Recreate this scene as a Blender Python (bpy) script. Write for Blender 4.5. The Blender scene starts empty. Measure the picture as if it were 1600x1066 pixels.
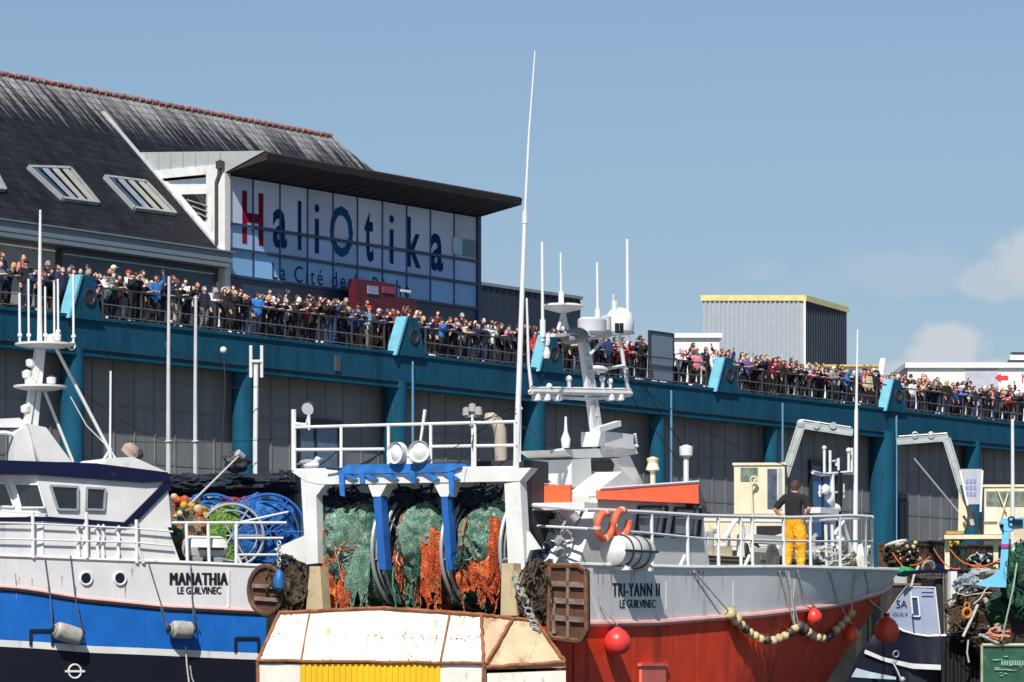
import bpy, bmesh, math, random
from mathutils import Vector as V, Matrix
random.seed(7)
R = math.radians
SC = bpy.context.scene
COL = SC.collection
FOC, HOR, CZ = 6000.0, 1040.0, 1.4      # focal length in photo pixels, horizon row, eye height

# ---------------------------------------------------------------- frames
class Fr:
    """a building's or boat's own ground frame: u along it, v to its left, z up"""
    def __init__(s, x, y, deg):
        s.o = V((x, y, 0)); s.a = R(deg)
        s.u = V((math.cos(s.a), math.sin(s.a), 0)); s.v = V((-math.sin(s.a), math.cos(s.a), 0))
    def w(s, p): return s.o + s.u*p[0] + s.v*p[1] + V((0, 0, p[2]))
    def loc(s, q):
        d = V(q) - s.o
        return V((d.dot(s.u), d.dot(s.v), q[2]))
    def ray(s, px, py):
        d = V(((px-800)/FOC, 1, (HOR-py)/FOC)); c = V((0, 0, CZ))
        return s.loc(c), V((d.dot(s.u), d.dot(s.v), d.z))
    def p(s, px, py, v):                     # where a sight line meets the plane v = const
        c, d = s.ray(px, py); return c + d*((v-c.y)/d.y)
    def q(s, px, py, u):                     # ... the plane u = const
        c, d = s.ray(px, py); return c + d*((u-c.x)/d.x)
    def pl(s, px, py, p0, n):
        c, d = s.ray(px, py); n = V(n); return c + d*((V(p0)-c).dot(n)/d.dot(n))
WORLD = Fr(0, 0, 0)
def at(px, py, Y): return V(((px-800)/FOC*Y, Y, CZ+(HOR-py)/FOC*Y))

# ---------------------------------------------------------------- mesh builder
class MB:
    def __init__(s): s.vs = []; s.fs = []; s.ms = []; s.mi = 0
    def add(s, vs, fs):
        k = len(s.vs); s.vs += [V(v) for v in vs]
        s.fs += [tuple(i+k for i in f) for f in fs]; s.ms += [s.mi]*len(fs); return s
    def boxb(s, a, b):
        x0, y0, z0 = a; x1, y1, z1 = b
        return s.add([(x0,y0,z0),(x1,y0,z0),(x1,y1,z0),(x0,y1,z0),(x0,y0,z1),(x1,y0,z1),(x1,y1,z1),(x0,y1,z1)],
            [(0,3,2,1),(4,5,6,7),(0,1,5,4),(1,2,6,5),(2,3,7,6),(3,0,4,7)])
    def box(s, c, d, rot=None):
        c = V(c); x, y, z = d[0]/2, d[1]/2, d[2]/2
        vs = [V(p) for p in ((-x,-y,-z),(x,-y,-z),(x,y,-z),(-x,y,-z),(-x,-y,z),(x,-y,z),(x,y,z),(-x,y,z))]
        if rot: 
            m = rot if isinstance(rot, Matrix) else Matrix.Rotation(rot, 3, 'Z'); vs = [m @ v for v in vs]
        return s.add([c+v for v in vs], [(0,3,2,1),(4,5,6,7),(0,1,5,4),(1,2,6,5),(2,3,7,6),(3,0,4,7)])
    def prism(s, pts, e):
        n = len(pts); pts = [V(p) for p in pts]; e = V(e)
        return s.add(pts+[p+e for p in pts], [tuple(range(n))[::-1], tuple(range(n, 2*n))] +
            [(i, (i+1) % n, n+(i+1) % n, n+i) for i in range(n)])
    def beam(s, a, b, w, h=None, up=(0,0,1)):
        a, b = V(a), V(b); h = h or w; d = (b-a).normalized(); x = d.cross(V(up))
        if x.length < 1e-3: x = d.cross(V((1, 0, 0)))
        x.normalize(); y = x.cross(d); x *= w/2; y *= h/2
        return s.add([a-x-y, a+x-y, a+x+y, a-x+y, b-x-y, b+x-y, b+x+y, b-x+y],
            [(0,3,2,1),(4,5,6,7),(0,1,5,4),(1,2,6,5),(2,3,7,6),(3,0,4,7)])
    def tube(s, pts, r, n=8, r2=None, closed=False):
        pts = [V(p) for p in pts]; m = len(pts); vs = []; fs = []; prev = None
        for i, p in enumerate(pts):
            if closed: t = pts[(i+1) % m]-pts[i-1]
            else: t = pts[min(i+1, m-1)]-pts[max(i-1, 0)]
            if t.length < 1e-9: t = V((0, 0, 1))
            t.normalize()
            if prev is None:
                x = t.orthogonal().normalized()
            else:
                x = prev - t*prev.dot(t)
                x = x.normalized() if x.length > 1e-6 else t.orthogonal().normalized()
            prev = x; y = t.cross(x)
            rr = r if r2 is None else r+(r2-r)*i/max(1, m-1)
            for k in range(n):
                a = 2*math.pi*k/n; vs.append(p+x*math.cos(a)*rr+y*math.sin(a)*rr)
        for i in range(m if closed else m-1):
            j = (i+1) % m
            for k in range(n): fs.append((i*n+k, i*n+(k+1) % n, j*n+(k+1) % n, j*n+k))
        if not closed: fs += [tuple(range(n))[::-1], tuple(range((m-1)*n, m*n))]
        return s.add(vs, fs)
    def lathe(s, c, prof, axis=(0,0,1), n=20, sc=(1,1)):
        c = V(c); ax = V(axis).normalized(); x = ax.orthogonal().normalized(); y = ax.cross(x); vs = []; fs = []
        m = len(prof)
        for r, h in prof:
            for k in range(n):
                a = 2*math.pi*k/n; vs.append(c+ax*h+x*math.cos(a)*r*sc[0]+y*math.sin(a)*r*sc[1])
        for i in range(m-1):
            for k in range(n): fs.append((i*n+k, i*n+(k+1) % n, (i+1)*n+(k+1) % n, (i+1)*n+k))
        fs += [tuple(range(n))[::-1], tuple(range((m-1)*n, m*n))]
        return s.add(vs, fs)
    def ball(s, c, r, n=16, fn=None):
        c = V(c); r = (r, r, r) if not hasattr(r, '__len__') else r; vs = []; fs = []; m = max(6, n*2//3)
        for i in range(m+1):
            th = math.pi*i/m
            for k in range(n):
                a = 2*math.pi*k/n; d = V((math.sin(th)*math.cos(a), math.sin(th)*math.sin(a), math.cos(th)))
                q = fn(d) if fn else 1.0
                vs.append(c+V((d.x*r[0]*q, d.y*r[1]*q, d.z*r[2]*q)))
        for i in range(m):
            for k in range(n): fs.append((i*n+k, (i+1)*n+k, (i+1)*n+(k+1) % n, i*n+(k+1) % n))
        return s.add(vs, fs)
    def ring(s, c, Rr, r, axis=(0,1,0), n=28, k=8, arc=(0, 360)):
        ax = V(axis).normalized(); x = ax.orthogonal().normalized(); y = ax.cross(x); c = V(c)
        full = arc[1]-arc[0] >= 360
        m = n if full else n+1
        pts = [c+(x*math.cos(R(arc[0]+(arc[1]-arc[0])*i/n))+y*math.sin(R(arc[0]+(arc[1]-arc[0])*i/n)))*Rr for i in range(m)]
        return s.tube(pts, r, k, closed=full)
    def grid(s, f, nu, nv):
        vs = [f(i/nu, j/nv) for i in range(nu+1) for j in range(nv+1)]
        return s.add(vs, [(i*(nv+1)+j, (i+1)*(nv+1)+j, (i+1)*(nv+1)+j+1, i*(nv+1)+j+1) for i in range(nu) for j in range(nv)])

OFF = {}; FRM = {}
def mesh(name, mb, mats, off=V((0,0,0)), smooth=True, ang=35):
    me = bpy.data.meshes.new(name)
    me.from_pydata([tuple(v-off) for v in mb.vs], [], mb.fs)
    for m in (mats if isinstance(mats, (list, tuple)) else [mats]): me.materials.append(m)
    if any(mb.ms): me.polygons.foreach_set('material_index', mb.ms)
    bm = bmesh.new(); bm.from_mesh(me); bmesh.ops.recalc_face_normals(bm, faces=bm.faces); bm.to_mesh(me); bm.free()
    if smooth:
        me.polygons.foreach_set('use_smooth', [True]*len(me.polygons)); me.set_sharp_from_angle(angle=R(ang))
    me.update(); return me
def tag(o, label, cat, group=None, kind=None):
    if label: o['label'] = label
    if cat: o['category'] = cat
    if group: o['group'] = group
    if kind: o['kind'] = kind
    return o
def thing(name, label, cat, fr, base, group=None):
    o = bpy.data.objects.new(name, None); COL.objects.link(o); o.empty_display_size = .3
    base = V(base); o.location = fr.w(base); o.rotation_euler = (0, 0, fr.a)
    OFF[o.name] = base; FRM[o.name] = fr
    return tag(o, label, cat, group)
def part(name, mb, mat, parent, label=None, **k):
    o = bpy.data.objects.new(name, mesh(name, mb, mat, OFF[parent.name], **k)); COL.objects.link(o)
    o.parent = parent; OFF[o.name] = OFF[parent.name]; FRM[o.name] = FRM[parent.name]
    if label: o['label'] = label
    return o
def solo(name, mb, mat, label, cat, fr, base, group=None, kind=None, **k):
    base = V(base); o = bpy.data.objects.new(name, mesh(name, mb, mat, base, **k)); COL.objects.link(o)
    o.location = fr.w(base); o.rotation_euler = (0, 0, fr.a); OFF[o.name] = base; FRM[o.name] = fr
    return tag(o, label, cat, group, kind)

def text_mb(body, p, right, up, w, h, ext=.006, bold=0.0, space=1.0):
    """lettering laid on a surface: p lower-left corner, w x h the size of its bounding box"""
    cu = bpy.data.curves.new('t', 'FONT'); cu.body = body; cu.size = 1; cu.offset = bold; cu.resolution_u = 3; cu.space_character = space
    ob = bpy.data.objects.new('t', cu); COL.objects.link(ob)
    dg = bpy.context.evaluated_depsgraph_get(); me = bpy.data.meshes.new_from_object(ob.evaluated_get(dg))
    vs = [v.co.copy() for v in me.vertices]; fs = [tuple(f.vertices) for f in me.polygons]
    bpy.data.objects.remove(ob); bpy.data.curves.remove(cu); bpy.data.meshes.remove(me)
    x0 = min(v.x for v in vs); x1 = max(v.x for v in vs); y0 = min(v.y for v in vs); y1 = max(v.y for v in vs)
    right = V(right).normalized(); up = V(up); n = right.cross(up).normalized(); p = V(p)
    mb = MB(); mb.add([p+right*((v.x-x0)/(x1-x0)*w)+up*((v.y-y0)/(y1-y0)*h)+n*ext for v in vs], fs)
    return mb

# ---------------------------------------------------------------- materials
MATS = {}
def M(name, col, rough=.5, metal=0.0, var=.12, scale=2.5, dirt=None, damt=.0, dlo=.5, streak=1.0, bump=0.0, bscale=30,
      spec=.5, dscale=3.0, objcol=False, trans=0.0):
    if name in MATS: return MATS[name]
    m = bpy.data.materials.new(name); m.use_nodes = True; nt = m.node_tree; N = nt.nodes; L = nt.links
    b = N['Principled BSDF']; b.inputs['Roughness'].default_value = rough; b.inputs['Metallic'].default_value = metal
    b.inputs['Specular IOR Level'].default_value = spec
    if trans: b.inputs['Transmission Weight'].default_value = trans
    tc = N.new('ShaderNodeTexCoord')
    nz = N.new('ShaderNodeTexNoise'); nz.inputs['Scale'].default_value = scale; nz.inputs['Detail'].default_value = 5
    L.new(tc.outputs['Object'], nz.inputs['Vector'])
    mr = N.new('ShaderNodeMapRange'); mr.inputs['From Min'].default_value = .3; mr.inputs['From Max'].default_value = .7
    mr.inputs['To Min'].default_value = 1-var; mr.inputs['To Max'].default_value = 1+var
    L.new(nz.outputs['Fac'], mr.inputs['Value'])
    hs = N.new('ShaderNodeHueSaturation'); L.new(mr.outputs['Result'], hs.inputs['Value'])
    if objcol:
        oi = N.new('ShaderNodeObjectInfo'); L.new(oi.outputs['Color'], hs.inputs['Color'])
    else: hs.inputs['Color'].default_value = (*col, 1)
    out = hs.outputs['Color']
    if dirt:
        mp = N.new('ShaderNodeMapping'); mp.inputs['Scale'].default_value = (1, 1, streak)
        L.new(tc.outputs['Object'], mp.inputs['Vector'])
        n2 = N.new('ShaderNodeTexNoise'); n2.inputs['Scale'].default_value = dscale; n2.inputs['Detail'].default_value = 8
        n2.inputs['Roughness'].default_value = .65
        L.new(mp.outputs['Vector'], n2.inputs['Vector'])
        r2 = N.new('ShaderNodeMapRange'); r2.inputs['From Min'].default_value = dlo; r2.inputs['From Max'].default_value = dlo+.14
        r2.inputs['To Max'].default_value = damt
        L.new(n2.outputs['Fac'], r2.inputs['Value'])
        mx = N.new('ShaderNodeMix'); mx.data_type = 'RGBA'; L.new(r2.outputs['Result'], mx.inputs['Factor'])
        L.new(out, mx.inputs['A']); mx.inputs['B'].default_value = (*dirt, 1); out = mx.outputs['Result']
    L.new(out, b.inputs['Base Color'])
    if bump:
        n3 = N.new('ShaderNodeTexNoise'); n3.inputs['Scale'].default_value = bscale; n3.inputs['Detail'].default_value = 4
        L.new(tc.outputs['Object'], n3.inputs['Vector'])
        bp = N.new('ShaderNodeBump'); bp.inputs['Strength'].default_value = bump; bp.inputs['Distance'].default_value = .02
        L.new(n3.outputs['Fac'], bp.inputs['Height']); L.new(bp.outputs['Normal'], b.inputs['Normal'])
    MATS[name] = m; return m

def netmat(name, cols, scale=14):
    """coloured netting: patches of twine colours with dark meshes between"""
    if name in MATS: return MATS[name]
    m = bpy.data.materials.new(name); m.use_nodes = True; nt = m.node_tree; N = nt.nodes; L = nt.links
    b = N['Principled BSDF']; b.inputs['Roughness'].default_value = .85
    tc = N.new('ShaderNodeTexCoord'); nz = N.new('ShaderNodeTexNoise'); nz.inputs['Scale'].default_value = 3.2
    nz.inputs['Detail'].default_value = 6; nz.inputs['Distortion'].default_value = 1.2
    L.new(tc.outputs['Object'], nz.inputs['Vector'])
    cr = N.new('ShaderNodeValToRGB'); L.new(nz.outputs['Fac'], cr.inputs['Fac'])
    el = cr.color_ramp.elements
    el[0].position = .32; el[0].color = (*cols[0], 1); el[1].position = .68; el[1].color = (*cols[-1], 1)
    for i, c in enumerate(cols[1:-1]):
        e = el.new(.32+.36*(i+1)/(len(cols)-1)); e.color = (*c, 1)
    vo = N.new('ShaderNodeTexVoronoi'); vo.feature = 'DISTANCE_TO_EDGE'; vo.inputs['Scale'].default_value = scale
    n4 = N.new('ShaderNodeTexNoise'); n4.inputs['Scale'].default_value = 6
    mxv = N.new('ShaderNodeMix'); mxv.data_type = 'VECTOR'; mxv.inputs['Factor'].default_value = .15
    L.new(tc.outputs['Object'], mxv.inputs['A']); L.new(tc.outputs['Object'], n4.inputs['Vector']); L.new(n4.outputs['Color'], mxv.inputs['B'])
    L.new(mxv.outputs['Result'], vo.inputs['Vector'])
    mr = N.new('ShaderNodeMapRange'); mr.inputs['From Min'].default_value = .04; mr.inputs['From Max'].default_value = .22
    mr.inputs['To Min'].default_value = 1; mr.inputs['To Max'].default_value = .42; L.new(vo.outputs['Distance'], mr.inputs['Value'])
    mx = N.new('ShaderNodeMix'); mx.data_type = 'RGBA'; mx.blend_type = 'MULTIPLY'; mx.inputs['Factor'].default_value = 1
    L.new(cr.outputs['Color'], mx.inputs['A']); L.new(mr.outputs['Result'], mx.inputs['B'])
    L.new(mx.outputs['Result'], b.inputs['Base Color'])
    bp = N.new('ShaderNodeBump'); bp.inputs['Strength'].default_value = .9; bp.inputs['Distance'].default_value = .03
    L.new(mr.outputs['Result'], bp.inputs['Height']); L.new(bp.outputs['Normal'], b.inputs['Normal'])
    MATS[name] = m; return m

RUST = (.16, .055, .02)
WHITE = M('white_paint', (.74, .74, .72), .42, var=.08, dirt=(.36, .22, .12), damt=.6, dlo=.585, streak=.25, dscale=3.5)
WHITEC = M('clean_white_paint', (.78, .78, .78), .4, var=.05)
GREYW = M('hull_white_paint', (.74, .73, .73), .45, bump=.2, bscale=1.6, var=.05, dirt=(.38, .30, .24), damt=.6, dlo=.57, streak=.14, dscale=2.6)
CREAM = M('cream_paint', (.74, .66, .47), .5, var=.08, dirt=(.30, .17, .08), damt=.6, dlo=.6, streak=.3)
REDH = M('red_hull_paint', (.70, .055, .018), .6, spec=.25, bump=.25, bscale=1.6, var=.14, dirt=(.26, .03, .015), damt=.7, dlo=.53, streak=.16, dscale=2.2)
PINK = M('pink_white_paint', (.75, .42, .38), .45)
ORANGE = M('orange_red_paint', (.88, .14, .05), .45, var=.1, dirt=(.35, .05, .02), damt=.5, dlo=.6)
BLUEH = M('blue_hull_paint', (.012, .14, .52), .38, bump=.25, bscale=1.6, var=.14, dirt=(.05, .22, .5), damt=.4, dlo=.55, streak=.12, dscale=2.0)
BLUEP = M('blue_steel_paint', (.02, .12, .42), .4, dirt=(.02, .04, .12), damt=.6, dlo=.58)
DKHULL = M('blue_black_hull_paint', (.006, .008, .022), .5, dirt=(.05, .055, .07), damt=.5, dlo=.6, streak=.3)
NAVY = M('navy_paint', (.007, .009, .042), .5, spec=.25, dirt=(.12, .12, .16), damt=.5, dlo=.62)
BLACKH = M('black_boot_paint', (.006, .008, .018), .45, dirt=(.03, .03, .04), damt=.6, dlo=.6, streak=.2)
BLACK = M('black_rubber', (.01, .01, .012), .6)
DARK = M('dark_steel', (.03, .032, .038), .6, bump=.3)
GALV = M('galvanised_steel', (.42, .44, .46), .45, metal=.3, dirt=(.2, .16, .12), damt=.5, dlo=.58)
RUSTM = M('rusty_steel', (.11, .045, .022), .85, var=.4, scale=6, dirt=(.035, .022, .018), damt=.9, dlo=.5, bump=.6)
RUSTE = M('rust_edge', (.30, .11, .045), .85, var=.35, scale=8, dirt=(.12, .04, .02), damt=.8, dlo=.52, bump=.4)
RWHITE = M('rust_stained_white', (.78, .74, .66), .55, var=.10, dirt=(.48, .24, .08), damt=.7, dlo=.565, streak=.35, dscale=6, bump=.3, bscale=2.5)
RCREAM = M('rust_stained_cream', (.50, .40, .24), .6, var=.15, dirt=(.28, .10, .035), damt=.85, dlo=.52, streak=.5, dscale=3)
YELLOW = M('yellow_paint', (.78, .50, .02), .45, var=.08, dirt=(.7, .62, .35), damt=.5, dlo=.6, streak=.3)
GLASSD = M('dark_window_glass', (.012, .018, .028), .08, spec=.8, var=.3)
TEAL = M('teal_blue_render', (.006, .078, .140), .8, spec=.2, var=.14, scale=.8, dirt=(.003, .045, .075), damt=.7, dlo=.50, streak=.12, dscale=1.6)
TEAL_SUNLIT = M('sunlit_teal_edge', (.16, .46, .60), .55)  # teal as the sun lights it, painted paler for the fins' left faces
WALLG = M('grey_cladding', (.200, .206, .214), .7, spec=.2, var=.12, scale=.6, dirt=(.13, .135, .14), damt=.6, dlo=.52, streak=.1, dscale=.8)
SLATE = None
ROPEW = M('pale_rope', (.50, .50, .46), .8, var=.2, scale=20)
ROPEG = M('green_rope', (.03, .25, .15), .8, var=.3, scale=20)
ROPEO = M('orange_rope', (.75, .15, .03), .8, var=.3, scale=20)
ROPEB = M('blue_rope', (.03, .14, .45), .8, var=.3, scale=20)
ROPEK = M('dark_rope', (.03, .03, .03), .8, var=.3, scale=20)
NET_G = netmat('green_netting', [(.03, .12, .09), (.12, .30, .21), (.24, .40, .29), (.38, .40, .27)], 24)
NET_P = netmat('pale_green_netting', [(.12, .27, .20), (.22, .42, .31), (.30, .48, .36), (.40, .46, .34)], 34)
NET_O = netmat('orange_netting', [(.42, .05, .015), (.85, .15, .035), (.95, .28, .09)], 24)
NET_M = netmat('mixed_netting', [(.03, .09, .07), (.13, .27, .19), (.30, .26, .15), (.70, .17, .05), (.10, .2, .15)], 22)
NET_B = netmat('blue_netting', [(.01, .06, .25), (.02, .16, .55), (.04, .25, .6)], 15)
NET_K = netmat('dark_netting', [(.008, .012, .02), (.02, .03, .05), (.015, .03, .06)], 12)
NET_N = netmat('brown_netting', [(.02, .015, .01), (.10, .07, .04), (.05, .03, .015)], 10)
NET_D = netmat('dark_green_netting', [(.005, .03, .02), (.02, .10, .06), (.03, .14, .08)], 12)
NET_L = netmat('grass_green_netting', [(.06, .18, .02), (.16, .33, .05), (.25, .4, .1)], 15)
NET_Y = netmat('yellow_floats', [(.5, .3, .04), (.75, .5, .08), (.35, .1, .05)], 9)
BUOY = M('red_buoy_plastic', (.80, .055, .045), .35, var=.08, dirt=(.5, .12, .09), damt=.5, dlo=.58)
BUOY2 = M('orange_red_buoy_plastic', (.92, .12, .05), .3, var=.1, dirt=(.4, .06, .03), damt=.5, dlo=.58)
FLOATY = M('yellowed_float', (.55, .46, .24), .5, var=.3, scale=9)
FEND = M('grey_fender', (.42, .40, .37), .7, var=.3, scale=5, dirt=(.12, .11, .1), damt=.7, dlo=.52)
SKIN = M('skin', (.52, .28, .19), .6, var=.15)
# ---------------------------------------------------------------- camera, sun, sky
cam = bpy.data.cameras.new('camera'); co = bpy.data.objects.new('camera', cam); COL.objects.link(co)
co.location = (0, 0, CZ); co.rotation_euler = (R(90), 0, 0)
cam.sensor_width = 36; cam.lens = 36*FOC/1600; cam.shift_y = (HOR-533)/1600; cam.clip_end = 5000; cam.clip_start = 1
SC.camera = co
SUN_EL = R(47); sd = V((-.19, -.98, 0)).normalized()
sdir = V((sd.x*math.cos(SUN_EL), sd.y*math.cos(SUN_EL), math.sin(SUN_EL)))
sl = bpy.data.lights.new('sun', 'SUN'); sl.energy = 4.9; sl.angle = R(.5); sl.color = (1, .955, .88)
so = bpy.data.objects.new('sun', sl); COL.objects.link(so); so.rotation_euler = sdir.to_track_quat('Z', 'Y').to_euler()
so.location = (0, 0, 60)
W = bpy.data.worlds.new('World'); SC.world = W; W.use_nodes = True
nt = W.node_tree; N = nt.nodes; L = nt.links; bg = N['Background']
sky = N.new('ShaderNodeTexSky'); sky.sky_type = 'NISHITA'; sky.sun_disc = False; sky.sun_elevation = SUN_EL
sky.sun_rotation = math.atan2(sd.x, sd.y); sky.ozone_density = 2.2; sky.dust_density = .25; sky.air_density = .8
bg.inputs['Strength'].default_value = .08
tc = N.new('ShaderNodeTexCoord'); sep = N.new('ShaderNodeSeparateXYZ'); L.new(tc.outputs['Generated'], sep.inputs[0])
def mth(op, a, b=None, clamp=False):
    n = N.new('ShaderNodeMath'); n.operation = op; n.use_clamp = clamp
    for i, x in enumerate((a, b)):
        if x is None: continue
        if isinstance(x, (int, float)): n.inputs[i].default_value = x
        else: L.new(x, n.inputs[i])
    return n.outputs[0]
nz = N.new('ShaderNodeTexNoise'); nz.inputs['Scale'].default_value = 85; nz.inputs['Detail'].default_value = 7; nz.inputs['Roughness'].default_value = .55
L.new(tc.outputs['Generated'], nz.inputs['Vector'])
nz2 = N.new('ShaderNodeTexNoise'); nz2.inputs['Scale'].default_value = 22; nz2.inputs['Detail'].default_value = 5
L.new(tc.outputs['Generated'], nz2.inputs['Vector'])
az = mth('ARCTAN2', sep.outputs['X'], sep.outputs['Y']); el = mth('ARCSINE', sep.outputs['Z'])
wob = mth('MULTIPLY', mth('SUBTRACT', nz.outputs['Fac'], .5), 1.5)
total = None
for (px, py, rx, ry, a) in ((1605, 410, 60, 60, .62), (1655, 430, 90, 70, .6), (1478, 550, 80, 56, .72), (1540, 580, 60, 22, .6), (1410, 580, 50, 22, .5),
                            (1190, 425, 60, 22, .12), (1420, 428, 150, 45, .14), (1280, 445, 110, 30, .06), (1560, 440, 90, 40, .4), (2300, 350, 400, 160, .7), (-900, 500, 380, 130, .6), (-2600, 300, 700, 200, .6), (4300, 400, 800, 220, .6)):
    dx = mth('DIVIDE', mth('SUBTRACT', az, math.atan((px-800)/FOC)), rx/FOC)
    dy = mth('DIVIDE', mth('SUBTRACT', el, math.atan((HOR-py)/FOC)), ry/FOC)
    d = mth('SQRT', mth('ADD', mth('MULTIPLY', dx, dx), mth('MULTIPLY', dy, dy)))
    d = mth('ADD', d, wob)
    mr = N.new('ShaderNodeMapRange'); mr.interpolation_type = 'SMOOTHSTEP'
    mr.inputs['From Min'].default_value = 1.0; mr.inputs['From Max'].default_value = .50; mr.inputs['To Max'].default_value = a
    L.new(d, mr.inputs['Value'])
    total = mr.outputs['Result'] if total is None else mth('MAXIMUM', total, mr.outputs['Result'])
tint = N.new('ShaderNodeMix'); tint.data_type = 'RGBA'; tint.blend_type = 'MULTIPLY'; tint.inputs['Factor'].default_value = 1
gr = N.new('ShaderNodeMapRange'); gr.interpolation_type = 'SMOOTHSTEP'; gr.inputs['From Min'].default_value = .06; gr.inputs['From Max'].default_value = .18; L.new(sep.outputs['Z'], gr.inputs['Value'])
tg = N.new('ShaderNodeMix'); tg.data_type = 'RGBA'; L.new(gr.outputs['Result'], tg.inputs['Factor']); tg.inputs['A'].default_value = (.91, .875, .87, 1); tg.inputs['B'].default_value = (1.15, 1.13, 1.07, 1)
L.new(tg.outputs['Result'], tint.inputs['B']); L.new(sky.outputs['Color'], tint.inputs['A'])
cm = N.new('ShaderNodeMix'); cm.data_type = 'RGBA'; L.new(total, cm.inputs['Factor']); L.new(tint.outputs['Result'], cm.inputs['A'])
cm.inputs['B'].default_value = (7.6, 7.7, 8.0, 1)
L.new(cm.outputs['Result'], bg.inputs['Color'])
vs = SC.view_settings; vs.view_transform = 'Standard'; vs.look = 'None'; vs.exposure = .12; vs.gamma = 1
SC.cycles.max_bounces = 6; SC.cycles.diffuse_bounces = 3; SC.cycles.use_denoising = True

# ---------------------------------------------------------------- ground, quay, water
T = Fr(-14.507, 136, math.degrees(math.atan2(.827, .562)))      # the auction hall, u along its front
asph = M('quay_concrete', (.20, .19, .18), .9, var=.2, scale=.3, bump=.3, bscale=4)
mb = MB(); mb.add([(-400, -12, 5), (900, -12, 5), (900, 2500, 5), (-400, 2500, 5)], [(0, 1, 2, 3)])
solo('ground', mb, asph, None, None, T, (0, 0, 5), kind='structure', smooth=False)
mb = MB(); mb.boxb((-400, -12.6, -6), (900, -12.003, 5.12))
for i in range(40): mb.boxb((-40+i*4, -12.9, -6), (-39.6+i*4, -12.603, 4.9))
solo('quay_wall', mb, M('quay_stone', (.035, .032, .028), .9, var=.45, scale=1.2, dirt=(.02, .03, .02), damt=.8, dlo=.48, streak=.3, bump=.5), None, None, T, (0, -12, 0), kind='structure')
wm = M('harbour_water', (.01, .03, .04), .12, spec=.6, bump=.8, bscale=1.5)
mb = MB(); mb.add([(-3000, -200, 0), (3000, -200, 0), (3000, 4000, 0), (-3000, 4000, 0)], [(0, 1, 2, 3)])
solo('water', mb, wm, None, None, WORLD, (0, 0, 0), kind='structure', smooth=False)
# ---------------------------------------------------------------- auction hall with terrace
TZ0, TZ1 = 12.3, 13.7
hall = thing('auction_hall', 'long grey clad harbour hall with teal blue parapet, columns and a rooftop terrace', 'building', T, (20, 0, 5))
def U(px, v=0): return T.p(px, 600, v).x
UL, UR = -34.0, 105.0
mb = MB(); mb.boxb((UL, 0, TZ0), (UR, .35, TZ1)); mb.boxb((UL, -.06, TZ1-.10), (UR, -.002, TZ1+.02)); mb.boxb((UL, -.05, TZ0), (UR, -.002, TZ0+.07))
part('parapet', mb, TEAL, hall)
mb = MB(); mb.boxb((UL, .352, TZ0+.5), (UR, 14, TZ1-.0)); pass
part('terrace_slab', mb, asph, hall)
mb = MB(); mb.boxb((UL, .98, TZ1+.001), (UR, 4, TZ1+.16)); mb.boxb((UL, 1.66, TZ1+.161), (UR, 4, TZ1+.38)); part('terrace_tier', mb, M('dark_timber_tier', (.012, .012, .013), .8), hall)
for px_, py_, w_, h_ in ((527, 568, .35, .6), (930, 628, .2, .3), (262, 540, .25, .25), (1280, 660, .3, .2)):
    c_ = T.p(px_, py_, -.01); mb = MB(); mb.boxb((c_.x-w_/2, -.05, c_.z-h_/2), (c_.x+w_/2, -.003, c_.z+h_/2)); part('junction_box', mb, M('weathered_box', (.06, .09, .10), .7, dirt=RUST, damt=.8, dlo=.5), hall)
mb = MB(); mb.tube([(UL, -.03, TZ0+.25), (UR, -.03, TZ0+.25)], .025, 6); part('conduit', mb, DARK, hall)
# cladding with standing ribs, set back below the parapet
mb = MB(); mb.boxb((UL, .9, 5), (UR, 1.3, TZ0+.499))
k = UL
while k < UR:
    mb.boxb((k, .86, 5), (k+.05, .899, TZ0+.3)); k += 1.15
for q in range(3): mb.boxb((UL, .85, 6.9+q*1.9), (UR, .859, 6.93+q*1.9))
part('cladding', mb, WALLG, hall, smooth=False)
mb = MB(); mb.boxb((UL, .36, 5), (UR, .9, 5.25)); part('plinth', mb, asph, hall)
cols_px = [(-420, -385), (-230, -195), (-75, -40), (108, 140), (377, 404), (614, 642), (832, 858), (1028, 1046), (1207, 1222), (1376, 1401), (1519, 1536), (1640, 1655)]
for a, b in cols_px:
    ua, ub = U(a), U(b); w = max(.55, (ub-ua)*.62); c = (ua+ub)/2
    mb = MB(); mb.lathe((c, .34, 5), [(w*.62, 0), (w*.62, TZ0-5+.3)], n=20); mb.boxb((c-w*.75, .0, 5), (c+w*.75, .7, 5.5))
    part('column', mb, TEAL, hall)
BUT = [(-150, -95), (96, 160), (608, 665), (832, 880), (1110, 1153), (1376, 1415), (1650, 1690)]
BU = [(U(a), U(b)) for a, b in BUT]
for (ua, ub) in BU:
    w = (ub-ua); c = (ua+ub)/2
    top = TZ1+1.42
    mb = MB()
    # tapered concrete fin, sloping out to the foot
    lo, hi = ua+.2, ub-.1
    prof = [(lo-.0, TZ1-.12), (lo+w*.30, top), (lo+w*.62, top), (hi-.16, TZ1+.25), (hi, TZ1-.12)]
    mb.prism([(x, -.12, z) for x, z in prof], (0, .42, 0))
    b = part('buttress', mb, TEAL, hall)
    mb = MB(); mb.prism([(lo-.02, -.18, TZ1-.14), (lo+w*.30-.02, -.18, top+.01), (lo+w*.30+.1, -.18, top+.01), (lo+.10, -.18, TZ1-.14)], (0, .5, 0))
    part('sunlit_edge', mb, TEAL_SUNLIT, b)  # sunlit left face of the fin, its brightness put into the colour
    mb = MB(); mb.lathe((lo+w*.52, -.121, TZ1+.68), [(.02, .0), (.30, .0), (.30, .05), (.24, .06), (.22, .02), (.02, .02)], axis=(0, -1, 0), n=24)
    part('round_opening', mb, DARK, b)
doorf = M('door_frame_dark', (.01, .014, .02), .5)
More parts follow.
